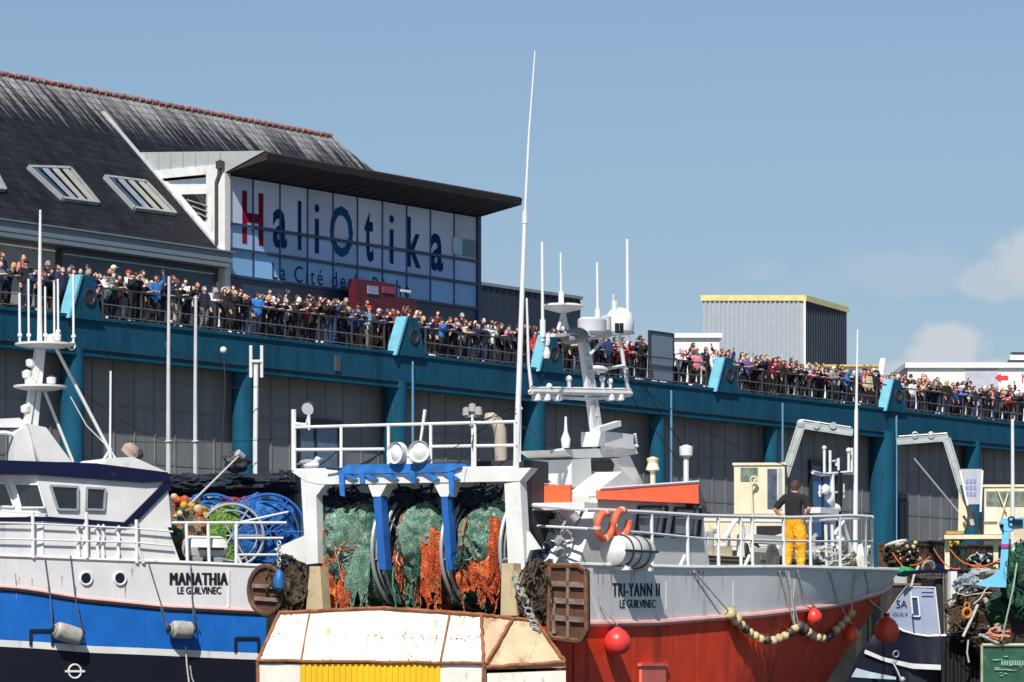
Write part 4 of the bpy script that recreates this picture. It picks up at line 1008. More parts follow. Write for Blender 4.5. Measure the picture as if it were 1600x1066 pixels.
# lamps
def floodlamp(px, py, u, base_py, parent, kind=0):
    c = GQ(px, py, u); mb = MB(); mb.tube([c, GQ(px, base_py, u)], .022, 6); ft = part('lamp_post', mb, WHITEC, parent)
    mb = MB()
    if kind == 0:
        mb.lathe(c, [(.02, .10), (.10, .06), (.13, -.03), (.12, -.06), (.02, -.06)], axis=(.6, .1, .3), n=16); part('floodlight', mb, DARK, parent)
        mb = MB(); mb.lathe(c-V((.6, .1, .3)).normalized()*.065, [(.0, 0), (.11, 0), (.11, -.01), (0, -.01)], axis=(.6, .1, .3), n=16); part('lamp_glass', mb, WHITEC, ft)
    else:
        for dy in (-.12, 0, .12): mb.lathe(c+V((0, dy, .06*(dy == 0))), [(.02, .10), (.06, .08), (.07, -.04), (.02, -.05)], axis=(0, 0, 1), n=12)
        mb.tube([c+V((0, -.14, -.06)), c+V((0, .14, -.06))], .02, 6); mb.ball(c+V((0, 0, -.2)), .06, 10); part('deck_lamps', mb, M('dull_lamp', (.35, .35, .34), .4), parent)
floodlamp(483, 637, u2, 672, tri); floodlamp(738, 645, u2, 735, tri, 1)
mb = MB(); mb.tube([GQ(459, 662, u2), GQ(478, 664, u2), GQ(483, 650, u2)], .03, 6); part('lamp_bracket', mb, WHITEC, tri)
# gull
gp = GQ(484, 726, G+.15); 
g = MB(); g.ball(gp, (.09, .19, .085), 14, lambda d: 1-.35*max(0, d.y)**2); g.ball(gp+V((0, -.17, .10)), (.045, .06, .05), 10); g.tube([gp+V((0, -.11, .02)), gp+V((0, -.16, .09))], .05, 8)
for s in (-.03, .03): g.tube([gp+V((s, 0, -.06)), gp+V((s, 0, -.17))], .008, 4)
gl = solo('gull', g, M('gull_white', (.75, .75, .75), .8), 'white and grey gull resting on the left end of the white gantry', 'gull', Y_, gp-V((0, 0, .17)))
g = MB(); g.ball(gp+V((0, .04, .035)), (.095, .18, .06), 12); g.prism([gp+V((-.03, .16, .01)), gp+V((.03, .16, .01)), gp+V((.02, .30, 0)), gp+V((-.02, .30, 0))], (0, 0, .02)); part('wings', g, M('gull_grey', (.30, .31, .33), .8), gl)
g = MB(); g.tube([gp+V((0, -.22, .10)), gp+V((0, -.28, .09))], .014, 6, r2=.004); part('beak', g, YELLOW, gl)
# tall whip mast on the starboard leg
w0 = GQ(806, 735, u2+.05); w1 = GQ(820, 340, u2+.05); w2 = GQ(836, 80, u2+.05)
mb = MB(); mb.tube([w0, w0.lerp(w1, .5), w1], .052, 10, r2=.036); mb.tube([w1, w1.lerp(w2, .5)+V((0, .02, 0)), w2], .024, 8, r2=.012); mb.tube([w1-V((0,0,.1)), w1+V((0,0,.1))], .045, 8); part('whip_mast', mb, WHITEC, tri)
mb = MB(); mb.tube([GQ(813, 632, u2+.1), GQ(812, 722, u2+.1)], .022, 8); mb.tube([GQ(808, 640, u2+.1), GQ(816, 638, u2+.1)], .02, 6); part('whip_aerial', mb, WHITEC, tri)

# ---- net drums with netting, each drum a winch part; the nets are things of their own
rr = random.Random(11)
bays = [(494, 586, 0), (604, 694, 1), (706, 786, 2)]
netl = ['pale green and orange trawl net heaped on the left drum under the white gantry', 'mixed green, brown and orange trawl net on the middle drum under the gantry', 'green net with bright orange fringe on the right drum under the gantry']
for a, b, k in bays:
    ud = 2.05; va = Y_.q(a, 860, 1.15).y; vb = Y_.q(b, 860, 1.15).y; hw = abs(va-vb)/2; c = V((ud, (va+vb)/2, Y_.q(a, 862, 1.15).z+.02))
    mb = MB(); rad = 1.0
    mb.lathe(c+V((0, -hw, 0)), [(.2, 0), (.2, 2*hw)], axis=(0, 1, 0), n=16)
    dm = part('net_drum', mb, DARK, tri)
    for s in (-1, 1):
        mb = MB(); mb.ring(c+V((0, s*hw, 0)), rad, .035, (0, 1, 0), 40, 8); mb.ring(c+V((0, s*hw, 0)), rad*.86, .02, (0, 1, 0), 36, 6)
        for i in range(8):
            an = i*math.pi/4+.2; mb.tube([c+V((0, s*hw, 0)), c+V((math.cos(an)*rad, s*hw, math.sin(an)*rad))], .025, 6)
        part('drum_flange', mb, GALV, dm)
    nt_ = thing('trawl_net', netl[k], 'fishing net', Y_, (c.x, c.y, c.z-1))
    cen = c+V((-.05, 0, -.02))
    mats3 = [[NET_G, NET_O, NET_G], [NET_M, NET_M, NET_O], [NET_G, NET_M, NET_O]][k]
    mb = MB(); lump(cen, (.93, hw*.97, .93), k+1, .12, 56, 3.0, mb, .05, 14); roll(cen, .90, hw*.86, k+40, mb, .14); part('netting', mb, NET_M if k==1 else NET_G, nt_)
    mb = MB(); lump(cen+V((-.30, .05*(1-k), .22)), (.82, hw*.84, .64), k+8, .13, 60, 1.8, mb, .035, 11); part('netting', mb, NET_P, nt_, 'pale green netting over the top of the drum')
    x0 = cen.x-.78
    rng = lambda f: cen.y+hw*.92*(1-2*f)          # f: 0 left edge in the picture .. 1 right edge
    def dr(f0, f1, zt, zb, mt, xo=0, tails=6, w=.08):
        mb = MB(); drape(mb, [(x0-xo+.10, rng(f0), zt-.10), (x0-xo-.04, rng(f0*.6+f1*.4), zt), (x0-xo-.02, rng(f0*.2+f1*.8), zt-.04), (x0-xo+.10, rng(f1), zt-.15)], zb, w, rr, tails, (-1, 0, 0)); part('netting', mb, mt, nt_)
    if k == 0:
        dr(.0, .30, cen.z+.65, cen.z-.30, NET_O, .0); dr(.0, .62, cen.z-.12, cen.z-.88, NET_O, .10, 12); dr(.05, .55, cen.z+.15, cen.z-.45, NET_M, .10); dr(.50, .98, cen.z+.12, cen.z-.82, NET_P, .12, 8)
    elif k == 1:
        dr(.10, .75, cen.z+.25, cen.z-.50, NET_M, .05); dr(.52, 1.0, cen.z+.42, cen.z-.74, NET_O, .12, 12); dr(.05, .40, cen.z+.1, cen.z-.35, NET_O, .07); dr(.25, .6, cen.z+.0, cen.z-.92, NET_G, .02, 10); dr(.50, .75, cen.z+.1, cen.z-.55, NET_D, .16)
    else:
        dr(.0, .75, cen.z+.30, cen.z-.22, NET_M, .04); dr(.08, 1.0, cen.z-.02, cen.z-.66, NET_O, .10, 14, .12); dr(.78, 1.0, cen.z+.60, cen.z-.35, NET_O, .12); dr(.02, .5, cen.z+.1, cen.z-.26, NET_D, .14)
    for mt, n, th in ((ROPEG, 12, .010), (ROPEO, 12, .010), (ROPEK, 22, .012), (ROPEW, 12, .008)):
        mb = MB(); rope_mess(mb, cen+V((-.12, 0, 0)), (.98, hw*.98, .92), n, th, rr); part('ropes', mb, mt, nt_)
    mb = MB()
    for j in range(4):
        y = rng(rr.random()); z = cen.z-rr.uniform(.1, .4); pts = [V((x0-.1, y, z))+V((rr.uniform(-.05, .05), rr.uniform(-.07, .07), -i*.11)) for i in range(8)]; mb.tube(pts, .014, 5)
    part('loose_ends', mb, (ROPEO, ROPEG, ROPEG)[k], nt_)
# dark rope and chain tangle above the drums, lying over the beam
mb = MB(); rr = random.Random(5)
for a, b, k in bays:
    for j in range(16):
        x0_, x1_ = rr.uniform(a, b), rr.uniform(a, b); mb.tube(sag(GQ(x0_, rr.uniform(755, 790), 1.2+rr.uniform(0, .6)), GQ(x1_, rr.uniform(760, 795), 1.2+rr.uniform(0, .6)), rr.uniform(-.08, .12)), rr.choice([.014, .02, .03]), 5)
    lump(GQ((a+b)/2, 782, 1.7), (.4, .4, .16), k+20, .3, 24, 3, mb)
solo('rope_tangle', mb, NET_K, 'dark tangle of warps and ropes hung under the gantry beam above the net drums', 'ropes', Y_, GQ(640, 780, 1.6))
# blue net heap at the starboard side of the gantry
bn = thing('blue_net', 'bright blue net bundle behind the right leg of the white gantry', 'fishing net', Y_, Y_.q(850, 890, 2.6))
mb = MB(); lump(Y_.q(848, 842, 2.8), (.35, .42, .36), 31, .25, 40, 2.6, mb); lump(Y_.q(868, 868, 2.6), (.3, .22, .2), 33, .3, 30, 2.6, mb); lump(Y_.q(838, 882, 2.3), (.3, .25, .2), 34, .3, 30, 2.6, mb); part('netting', mb, NET_B, bn)
mb = MB(); lump(Y_.q(846, 800, 3.1), (.5, .42, .32), 32, .3, 40, 2.4, mb); part('netting', mb, NET_D, bn, 'dark green netting on top')
mb = MB(); rope_mess(mb, Y_.q(850, 846, 2.7), (.4, .45, .42), 24, .014, rr); part('ropes', mb, ROPEB, bn)
mb = MB(); rope_mess(mb, Y_.q(852, 830, 2.7), (.4, .45, .5), 12, .014, rr); part('ropes', mb, ROPEK, bn)
# ---------------------------------------------------------------- wheelhouse and deck gear of the red trawler
sv = -2.2                                   # starboard wall of the house
def SP(px, py, v=sv): return Y_.p(px, py, v)
aftu = SP(912, 800).x; fu = SP(1103, 800).x; zdk = 2.45
ztopw = SP(1091, 787).z
mb = MB()
w = [SP(900, 895), SP(936, 778), SP(1096, 786), SP(1110, 895)]
mb.prism(w, (0, 2*abs(sv), 0)); wh = part('wheelhouse', mb, GREYW, tri, smooth=False)
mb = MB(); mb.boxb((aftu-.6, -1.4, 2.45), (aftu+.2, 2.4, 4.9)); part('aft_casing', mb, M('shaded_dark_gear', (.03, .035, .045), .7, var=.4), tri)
# flared orange visor round the wheelhouse top
sv2 = -2.46
vz = [Y_.p(936, 780, sv2), Y_.p(936, 766, sv2+.22), Y_.p(1091, 755, sv2+.30), Y_.p(1092, 787, sv2)]
mb = MB(); mb.prism(vz, (0, .06, 0)); part('visor', mb, ORANGE, wh, smooth=False)
vf = Y_.p(1140, 790, sv2+.5)
mb = MB(); p2, p3 = vz[2]+V((.0, .01, 0)), vz[3]+V((.0, .01, 0)); q2 = V((p2.x+.0, 2.6, p2.z)); q3 = V((p3.x, 2.6, p3.z))
mb.prism([p2, p3, V((p3.x+1.5, p3.y+.6, p3.z-.03)), ], (0, .05, 0)); mb.prism([V((p3.x, sv2+.1, p3.z)), V((p3.x+1.5, sv2+.6, p3.z-.04)), V((p3.x+1.5, 2.0, p3.z-.04)), V((p3.x, 2.5, p3.z))], (0, 0, -.08))
mb.prism([p2, V((p3.x+1.5, p3.y+.6, p3.z)), V((p3.x+1.5, 2.0, p3.z)), q2], (-.06, 0, 0)); part('visor_front', mb, M('shaded_visor_red', (.12, .015, .012), .5), wh, smooth=False)  # front of the orange visor, its shadow painted in as darker red
mb = MB(); mb.prism([V((vz[1].x, sv2+.42, vz[1].z-.1)), V((vz[2].x, sv2+.42, vz[2].z-.1)), V((vz[2].x, 2.6, vz[2].z-.1)), V((vz[1].x, 2.6, vz[1].z-.1))], (0, 0, -.12)); part('roof', mb, WHITE, wh)
mb = MB(); mb.tube([vz[1]+V((0, 0, .02)), vz[2]+V((0, 0, .02))], .03, 6); part('visor_edge', mb, WHITEC, wh)
for q in (((997, 792), (1041, 792), (1034, 838), (991, 838)), ((1054, 794), (1094, 796), (1090, 838), (1047, 838))):
    pts = [SP(x, y, sv-.001) for x, y in q]
    mb = MB(); mb.prism(pts, (0, -.02, 0)); wd = part('window', mb, M('cabin_glass', (.10, .125, .15), .12, spec=.8, var=.6, scale=2.5), wh)
    mb = MB()
    for k in range(4): mb.beam(pts[k]+V((0, -.03, 0)), pts[(k+1) % 4]+V((0, -.03, 0)), .035, .045)
    part('frame', mb, M('rubber_frame', (.03, .032, .036), .6), wd)
    mb = MB(); a_, b_ = pts[0].lerp(pts[3], .35), pts[1].lerp(pts[2], .35); mb.beam(a_+V((0, -.035, 0)), b_+V((0, -.035, 0)), .03, .03); mb.beam(pts[0].lerp(pts[1], .8)+V((0, -.035, 0)), pts[3].lerp(pts[2], .8)+V((0, -.035, 0)), .03, .03); mb.box(pts[3].lerp(pts[2], .3)+V((0, -.03, .12)), (.35, .02, .14)); part('white_bar', mb, WHITE, wd)
# orange aft edge of the roof, running to port
mb = MB(); a = Y_.q(813, 760, aftu+.1); b = Y_.q(893, 785, aftu+.1); mb.boxb((aftu+.05, b.y, b.z), (aftu+.12, a.y+.9, a.z)); part('aft_visor', mb, ORANGE, wh)
mb = MB(); mb.boxb((aftu-.35, b.y-.5, b.z-.14), (aftu+.1, a.y+.9, b.z-.02)); part('awning_edge', mb, WHITE, wh)
# pitched white casing with the mast tower on it
uc = Y_.p(893, 785, -1.6).x
gab = [Y_.p(x, y, -1.9) for x, y in ((935, 782), (932, 768), (972, 737), (1006, 764), (1006, 782))]
mb = MB(); mb.prism(gab, (0, 0.0001, 0)); 
lft = [Y_.q(x, y, gab[0].x) for x, y in ((893, 784), (891, 764))]
mb = MB(); L3 = V((0, abs(lft[0].y-gab[0].y), 0)); mb.prism(gab, L3); part('casing', mb, WHITEC, wh, smooth=False)
# radar tower
def MQ(px, py, v=-.9): return Y_.p(px, py, v)
mb = MB()
mb.prism([MQ(x, y) for x, y in ((878, 703), (994, 699), (997, 709), (972, 714), (898, 716))], (0, .9, 0))
mb.prism([MQ(x, y) for x, y in ((893, 718), (923, 716), (925, 760), (893, 762))], (0, 1.0, 0))
mb.prism([MQ(x, y) for x, y in ((962, 716), (984, 712), (1006, 758), (990, 765))], (0, .2, 0))
part('tower', mb, WHITE, wh, smooth=False)
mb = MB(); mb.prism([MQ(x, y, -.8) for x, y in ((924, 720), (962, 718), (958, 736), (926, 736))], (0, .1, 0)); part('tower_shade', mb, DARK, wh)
mb = MB(); mb.tube([MQ(862, 706), MQ(880, 704)], .04, 8); mb.lathe(MQ(884, 700), [(.07, 0), (.09, .15), (.03, .3), (.02, .55)], n=12); part('horn', mb, WHITEC, wh)
mb = MB(); a, b = MQ(946, 697, -1.0), MQ(990, 679, -1.0); mb.boxb((a.x, -1.0, a.z), (b.x, -.5, b.z)); mb.tube([MQ(940, 700), MQ(996, 697), MQ(992, 678)], .03, 6); part('radar_box', mb, WHITEC, wh)
mb = MB(); mb.beam(MQ(933, 672, -1.0), MQ(966, 662, -1.0), .12, .1); mb.tube([MQ(940, 680), MQ(944, 668)], .04, 6); part('radar_scanner', mb, WHITEC, wh)
# the leaning mast
m0, m1 = MQ(936, 703, -.7), MQ(910, 518, -.7)
mb = MB(); mb.beam(m0+V((-.10, 0, 0)), m1+V((-.09, 0, 0)), .09, .13); mb.beam(m0+V((.12, 0, 0)), m1+V((.08, 0, 0)), .07, .13)
for k in range(12):
    c = m0.lerp(m1, (k+.5)/12); mb.tube([c+V((-.13, -.02, 0)), c+V((.15, -.02, 0))], .02, 5)
mast = part('mast', mb, WHITE, tri)
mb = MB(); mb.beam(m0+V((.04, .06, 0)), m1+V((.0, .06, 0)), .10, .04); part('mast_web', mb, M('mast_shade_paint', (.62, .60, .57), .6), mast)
def mq(px, py, v=-.75): return Y_.p(px, py, v)
mb = MB()
mb.tube([mq(829, 612), mq(985, 615)], .055, 8); mb.tube([mq(829, 607), mq(870, 607), mq(985, 609)], .03, 6)
mb.tube([mq(833, 618), mq(920, 624), mq(984, 618)], .03, 6)
part('yard', mb, WHITE, mast)
mb = MB(); mb.tube([mq(831, 612), mq(826, 570), mq(823, 466)], .035, 8, r2=.018); mb.tube([mq(982, 612), mq(975, 570), mq(968, 526)], .035, 8); mb.tube([mq(979, 575), mq(979, 612)], .03, 6)
part('side_stays', mb, WHITEC, mast)
mb = MB()
for x, t in ((889, 592), (941, 592), (953, 596), (858, 604)): mb = MB(); mb.tube([mq(x, t), mq(x+1, 612)], .035, 8); mb.ball(mq(x, t), .06, 8); part('yard_light', mb, WHITE, mast)
for x in (838, 853, 871, 953, 968): 
    mb = MB(); mb.lathe(mq(x, 620), [(.02, .08), (.08, .02), (.09, -.06), (.02, -.08)], n=10); part('yard_lamp', mb, WHITE, mast)
mb = MB(); mb.beam(mq(862, 524), mq(986, 520), .14, .06); mb.beam(mq(916, 530), mq(985, 519), .05, .05); mb.tube([mq(917, 560), mq(945, 528)], .03, 6); mb.tube([mq(919, 580), mq(975, 572)], .035, 6); mb.ball(mq(936, 577), (.3, .1, .07), 10); part('mast_platform', mb, WHITE, mast)
mb = MB(); mb.ball(mq(902, 524), (.22, .2, .14), 14); mb.ball(mq(890, 530), (.15, .14, .10), 12); part('cable_drum', mb, M('mid_grey', (.25, .26, .27), .6), mast)
mb = MB(); mb.lathe(mq(879, 479), [(.02, .05), (.30, .04), (.38, 0), (.32, -.045), (.12, -.10), (.05, -.12)], n=28); mb.tube([mq(879, 484), mq(882, 500), mq(878, 515)], .05, 8); mb.tube([mq(872, 515), mq(879, 488), mq(888, 515)], .03, 6); part('disc_antenna', mb, WHITEC, mast)
mb = MB(); mb.lathe(mq(925, 523), [(.20, 0), (.26, .05), (.26, .26), (.22, .30)], n=18); mb.lathe(mq(944, 520), [(.10, 0), (.13, .04), (.13, .28), (.1, .3)], n=14); part('grey_dome', mb, M('pale_grey_dome', (.55, .57, .6), .4), mast)
mb = MB(); mb.lathe(mq(968, 523), [(.19, 0), (.25, .06), (.27, .22), (.24, .36), (.16, .45), (.05, .49)], n=20); dm_ = part('radome', mb, WHITEC, mast)
mb = MB()
for x in (964, 971): a = mq(x, 513, -1.03); mb.box(a, (.07, .05, .18))
part('slots', mb, BLACK, dm_)
for x, t, b_, r in ((848, 378, 522, .03), (877, 395, 478, .022), (934, 410, 505, .026), (981, 374, 512, .034), (960, 460, 492, .02)):
    mb = MB(); mb.tube([mq(x, b_), mq(x-(1 if x != 960 else 2), t)], r, 8, r2=r*.75); mb.lathe(mq(x, b_), [(.05, -.05), (.05, .25)], n=8); part('whip_aerial', mb, WHITEC, mast)
mb = MB(); mb.tube([mq(848, 520), mq(853, 528), mq(845, 534)], .03, 6); mb.lathe(mq(854, 540), [(.05, 0), (.07, .1), (.03, .2)], n=8); mb.lathe(mq(854, 560), [(.05, 0), (.07, .1), (.03, .2)], n=8); part('aerial_clamp', mb, WHITE, mast)
# stern-side white canopy edge between gantry and casing
mb = MB(); mb.prism([Y_.q(x, y, 2.4) for x, y in ((812, 745), (822, 738), (852, 756), (846, 762), (812, 760))], (.4, 0, 0)); part('deck_shelter', mb, WHITEC, tri, smooth=False)
# lamps on posts behind the visor
for x, t, b_, mt, nm in ((1020, 712, 758, CREAM, 'deck_lamp'), (1072, 702, 757, WHITEC, 'searchlight')):
    mb = MB(); mb.tube([Y_.p(x, b_, -1.2), Y_.p(x, t+8, -1.2)], .05, 8)
    if nm == 'deck_lamp': mb.lathe(Y_.p(x, t+12, -1.2), [(.03, .12), (.12, .08), (.09, 0), (.13, -.12), (.03, -.16)], n=14)
    else: mb.lathe(Y_.p(x, t+10, -1.2), [(.04, -.05), (.12, .0), (.13, .16), (.03, .2)], n=16)
    part(nm, mb, mt, tri)
# ---- side and bow railing
zrail = lambda px: None
rail_top = [(800, 790), (870, 792), (935, 797), (1000, 800), (1100, 806), (1240, 809), (1330, 806), (1363, 808)]
def rpath(lst, dv=0, y=0): return [HT.hit(Y_, x, yy+y, -1, dv) for x, yy in lst]
mb = MB()
top = [HT.hit(Y_, x, yy, -1, -.02) for x, yy in rail_top if x > 930]
mb.tube([HT.hit(Y_, 916, 797, -1), ]+top, .034, 8)
mid = [HT.hit(Y_, x, yy, -1, -.02) for x, yy in ((916, 826), (1000, 832), (1100, 842), (1240, 846), (1363, 846))]
mb.tube(mid, .022, 6)
low = [HT.hit(Y_, x, yy, -1, -.02) for x, yy in ((1090, 872), (1240, 874), (1363, 874))]; 
mb.tube(mid[:1]+[Y_.q(840, 822, 2.0)], .022, 6); mb.tube([HT.hit(Y_, 916, 797, -1), Y_.q(830, 790, 2.0)], .03, 6)
for x in (1018, 1074, 1122, 1157, 1175, 1224, 1266, 1312, 1352, 1362):
    ty = 808 if x > 1100 else 803; by = 890
    mb.tube([HT.hit(Y_, x, ty, -1, -.02), HT.hit(Y_, x+(1 if x > 1000 else 0), by, -1, -.02)], .032, 8)
for x in (1018, 1074, 1175): mb.tube([HT.hit(Y_, x-4, 868, -1, -.02), HT.hit(Y_, x-14, 890, -1, -.02)], .03, 6)
part('side_railing', mb, WHITEC, tri)
# port side of the bow railing, seen through
mb = MB(); pts = []
for uu in (12, 14, 16, 17.5): p = HT.at_u(uu, zg(uu), 1, -.1); p.z += 1.05; pts.append(p)
mb.tube(pts, .03, 6); mb.tube([p-V((0, 0, .5)) for p in pts], .022, 6)
for p in pts: mb.tube([p, p-V((0, 0, 1.05))], .03, 6)
a = HT.hit(Y_, 1363, 808, -1); mb.tube([a, pts[-1]], .03, 6); part('side_railing', mb, WHITEC, tri, 'port side of the bow railing')
# foredeck gear seen through the railing
mb = MB()
wz = Y_.p(1150, 888, -1.2)
for x0, x1, y0, y1, dv, dd in ((1175, 1224, 838, 848, -1.0, .3), (1175, 1224, 858, 866, -1.1, .3)): a = Y_.p(x0, y1, dv); b = Y_.p(x1, y0, dv); mb.boxb((a.x, dv, a.z), (b.x, dv+dd, b.z))
mb.tube([Y_.p(1130, 845, -1), Y_.p(1148, 815, -1), Y_.p(1155, 812, -1), Y_.p(1160, 825, -1), Y_.p(1160, 888, -1)], .05, 8)
mb.tube([Y_.p(1300, 840, -.5), Y_.p(1318, 815, -.5), Y_.p(1328, 850, -.5), Y_.p(1332, 885, -.5)], .035, 6)
for x in (1138, 1168, 1290, 1300): mb.tube([Y_.p(x, 820, -.9), Y_.p(x+2, 890, -.9)], .035, 6)
part('deck_frames', mb, WHITE, tri)
c = Y_.p(1200, 876, -1.0)
mb = MB(); mb.lathe(c+V((0, -.1, 0)), [(.1, 0), (.32, 0), (.32, .05), (.16, .06), (.16, .5), (.32, .52), (.32, .57), (.1, .57)], axis=(0, 1, 0), n=20); wn = part('winch', mb, M('grey_green_machine', (.20, .24, .21), .6, dirt=RUST, damt=.6), tri)
c = Y_.p(1118, 870, -1.0); mb = MB(); mb.boxb((c.x-.9, -1.2, c.z-.3), (c.x+.8, -.5, c.z+.02)); mb.boxb((c.x-.7, -1.1, c.z+.023), (c.x+.5, -.6, c.z+.2)); part('deck_locker', mb, CREAM, tri)
mb = MB(); 
for i in range(4): mb.boxb((c.x-.9, -1.23, c.z-.28+i*.08), (c.x+.8, -1.202, c.z-.24+i*.08))
part('locker_slots', mb, BLACK, tri)
rr = random.Random(9)
mb = MB()
for x0, x1 in ((1270, 1350),):
    for j in range(16):
        p = Y_.p(rr.uniform(x0, x1), rr.uniform(845, 886), rr.uniform(-1.1, 0)); 
        if j % 3 == 0: mb.lathe(p, [(.04, -.1), (.11, -.08), (.12, .08), (.04, .1)], axis=(rr.uniform(-1, 1), rr.uniform(-1, 1), .6), n=12)
        elif j % 3 == 1: mb.ring(p, rr.uniform(.08, .16), .025, (rr.uniform(-1, 1), 1, rr.uniform(-1, 1)), 16, 6)
        else: mb.tube([p, p+V((rr.uniform(-.4, .4), rr.uniform(-.3, .3), rr.uniform(-.3, .3)))], .04, 6)
part('windlass_gear', mb, GALV, tri)
mb = MB(); lump(Y_.p(1330, 878, -.8), (.45, .3, .14), 61, .3, 24, 3, mb); rope_mess(mb, Y_.p(1296, 870, -.8), (.6, .5, .22), 30, .02, rr); part('rope_heap', mb, ROPEW, tri)
mb = MB(); lump(Y_.p(1250, 884, -.3), (1.3, .5, .12), 62, .3, 24, 3, mb); lump(Y_.p(1190, 884, -.3), (1.3, .5, .12), 65, .3, 24, 3, mb); part('rope_heap', mb, NET_K, tri)
mb = MB(); mb.ring(Y_.p(1334, 884, -1.1), .11, .04, (0, 1, .2), 20, 8); mb.ring(Y_.p(1332, 868, -1.1), .09, .02, (0, 1, .2), 20, 8); part('yellow_fairlead', mb, YELLOW, tri)
# instrument mast on the foredeck
fm = Y_.p(1302, 890, 0)
def FQ(px, py): return Y_.p(px, py, 0)
mb = MB(); mb.tube([FQ(1302, 890), FQ(1300, 740)], .07, 8, r2=.05)
mb.tube([FQ(1270, 738), FQ(1285, 742), FQ(1330, 738)], .04, 6)
for x, t in ((1288, 700), (1297, 704), (1326, 706), (1310, 716), (1331, 700)): mb.tube([FQ(x, t), FQ(x, 742)], .03, 6)
mb.tube([FQ(1296, 722), FQ(1306, 720), FQ(1306, 728)], .025, 6); mb.ball(FQ(1326, 704), .06, 8); mb.ball(FQ(1288, 700), .05, 8)
mb.tube([FQ(1280, 770), FQ(1318, 770)], .03, 6); mb.tube([FQ(1318, 756), FQ(1318, 778)], .025, 6); mb.tube([FQ(1281, 758), FQ(1281, 776)], .025, 6)
for x, y in ((1296, 780), (1290, 765), (1306, 795), (1300, 800)): mb.lathe(FQ(x, y), [(.03, .1), (.10, .06), (.11, -.05), (.03, -.08)], axis=(.2, -.6, .4), n=12)
mb.boxb((FQ(1275, 800).x-.1, -.15, FQ(1275, 802).z), (FQ(1300, 800).x, .2, FQ(1275, 793).z))
part('instrument_mast', mb, WHITE, tri)
mb = MB(); mb.tube([FQ(1309, 735), FQ(1311, 800), FQ(1309, 860)], .05, 6); mb.box(FQ(1310, 765), (.14, .12, .7)); part('mast_cables', mb, BLACK, tri)
mb = MB(); mb.tube([FQ(1336, 893), FQ(1338, 640)], .055, 8, r2=.04); mb.tube([FQ(1338, 640), FQ(1340, 515)], .03, 6, r2=.018); part('bow_mast', mb, WHITEC, tri)
# name on the bulwark
def side_text(fr, hit, px0, px1, py0, py1, body, mt, parent, bold=.03, nm='name', space=1.0):
    a = hit(px0, py1); b = hit(px1, py1); c = hit(px0, py0); r = (b-a); up = V((0, 0, 1)); mb = MB()
    for k in range(4): t_ = text_mb(body, a+r.normalized()*(.007*k-.01)*bold, r, up, r.length, c.z-a.z, .004+.0015*k, 0, space); mb.add(t_.vs, t_.fs)
    part(nm, mb, mt, parent, smooth=False)
H_ = lambda x, y: HT.hit(Y_, x, y, -1, .0)
side_text(Y_, H_, 957, 1030, 911, 932, 'TRI-YANN II', BLACK, bul, 1.2, space=1.15)
side_text(Y_, H_, 968, 1024, 937, 950, 'LE GUILVINEC', BLACK, bul, .5)
# recess and fin on the hull
mb = MB(); p = HT.hit(Y_, 1018, 1052, -1, .0); mb.boxb((p.x-.45, p.y-.05, p.z-.5), (p.x+.45, p.y+.05, p.z+.12)); mb.boxb((p.x-.5, p.y-.07, p.z+.122), (p.x+.5, p.y+.05, p.z+.17)); part('hull_box', mb, M('pink_red_patch', (.7, .16, .12), .6), hull)
# white stern corner of the bulwark, angled
mb = MB(); mb.prism([HT.hit(Y_, x, y, -1, .03) for x, y in ((914, 886), (926, 886), (948, 974), (942, 977))], (0, .05, 0)); part('bulwark_edge', mb, WHITEC, bul)
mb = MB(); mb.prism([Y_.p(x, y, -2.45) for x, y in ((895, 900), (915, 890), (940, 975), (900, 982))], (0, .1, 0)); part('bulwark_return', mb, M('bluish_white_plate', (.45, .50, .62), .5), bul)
mb = MB(); mb.boxb((.5, -2.68, -.7), (1.4, -2.3, 2.05)); part('stern_quarter', mb, REDH, tri)
mb = MB(); mb.boxb((.52, 2.3, -.7), (1.4, 2.68, 2.3)); part('stern_quarter', mb, REDH, tri)

# ---- life raft and horseshoe buoys on the rail
rc = HT.hit(Y_, 972, 862, -1, -.05)+V((0, -.12, 0))
raft = thing('life_raft', 'white life raft canister strapped to the side railing of the red and white trawler', 'life raft', Y_, (rc.x, rc.y, rc.z-.3))
hl = .72; mb = MB(); mb.lathe(rc+V((-hl*.9, 0, 0)), [(.02, 0), (.16, .03), (.25, .10), (.262, .35), (.275, .37), (.275, .92), (.262, .94), (.25, 1.18), (.16, 1.26), (.02, 1.28)], axis=(1, 0, 0), n=24); part('canister', mb, WHITE, raft)
mb = MB()
for k in (.33, .62, .95): mb.ring(rc+V((-hl*.9+k, 0, 0)), .28, .016, (1, 0, 0), 28, 6)
part('strap', mb, DARK, raft)
mb = MB(); mb.boxb((rc.x-.6, rc.y-.281, rc.z-.02), (rc.x+.58, rc.y-.26, rc.z+.02)); part('seam', mb, DARK, raft)
mb = MB()
for x in (-.4, .4): mb.boxb((rc.x+x-.04, rc.y-.25, rc.z-.33), (rc.x+x+.04, rc.y+.2, rc.z-.27)); mb.tube([rc+V((x, -.2, -.29)), rc+V((x-.05, -.1, -.2))], .02, 5)
part('cradle', mb, WHITE, raft)
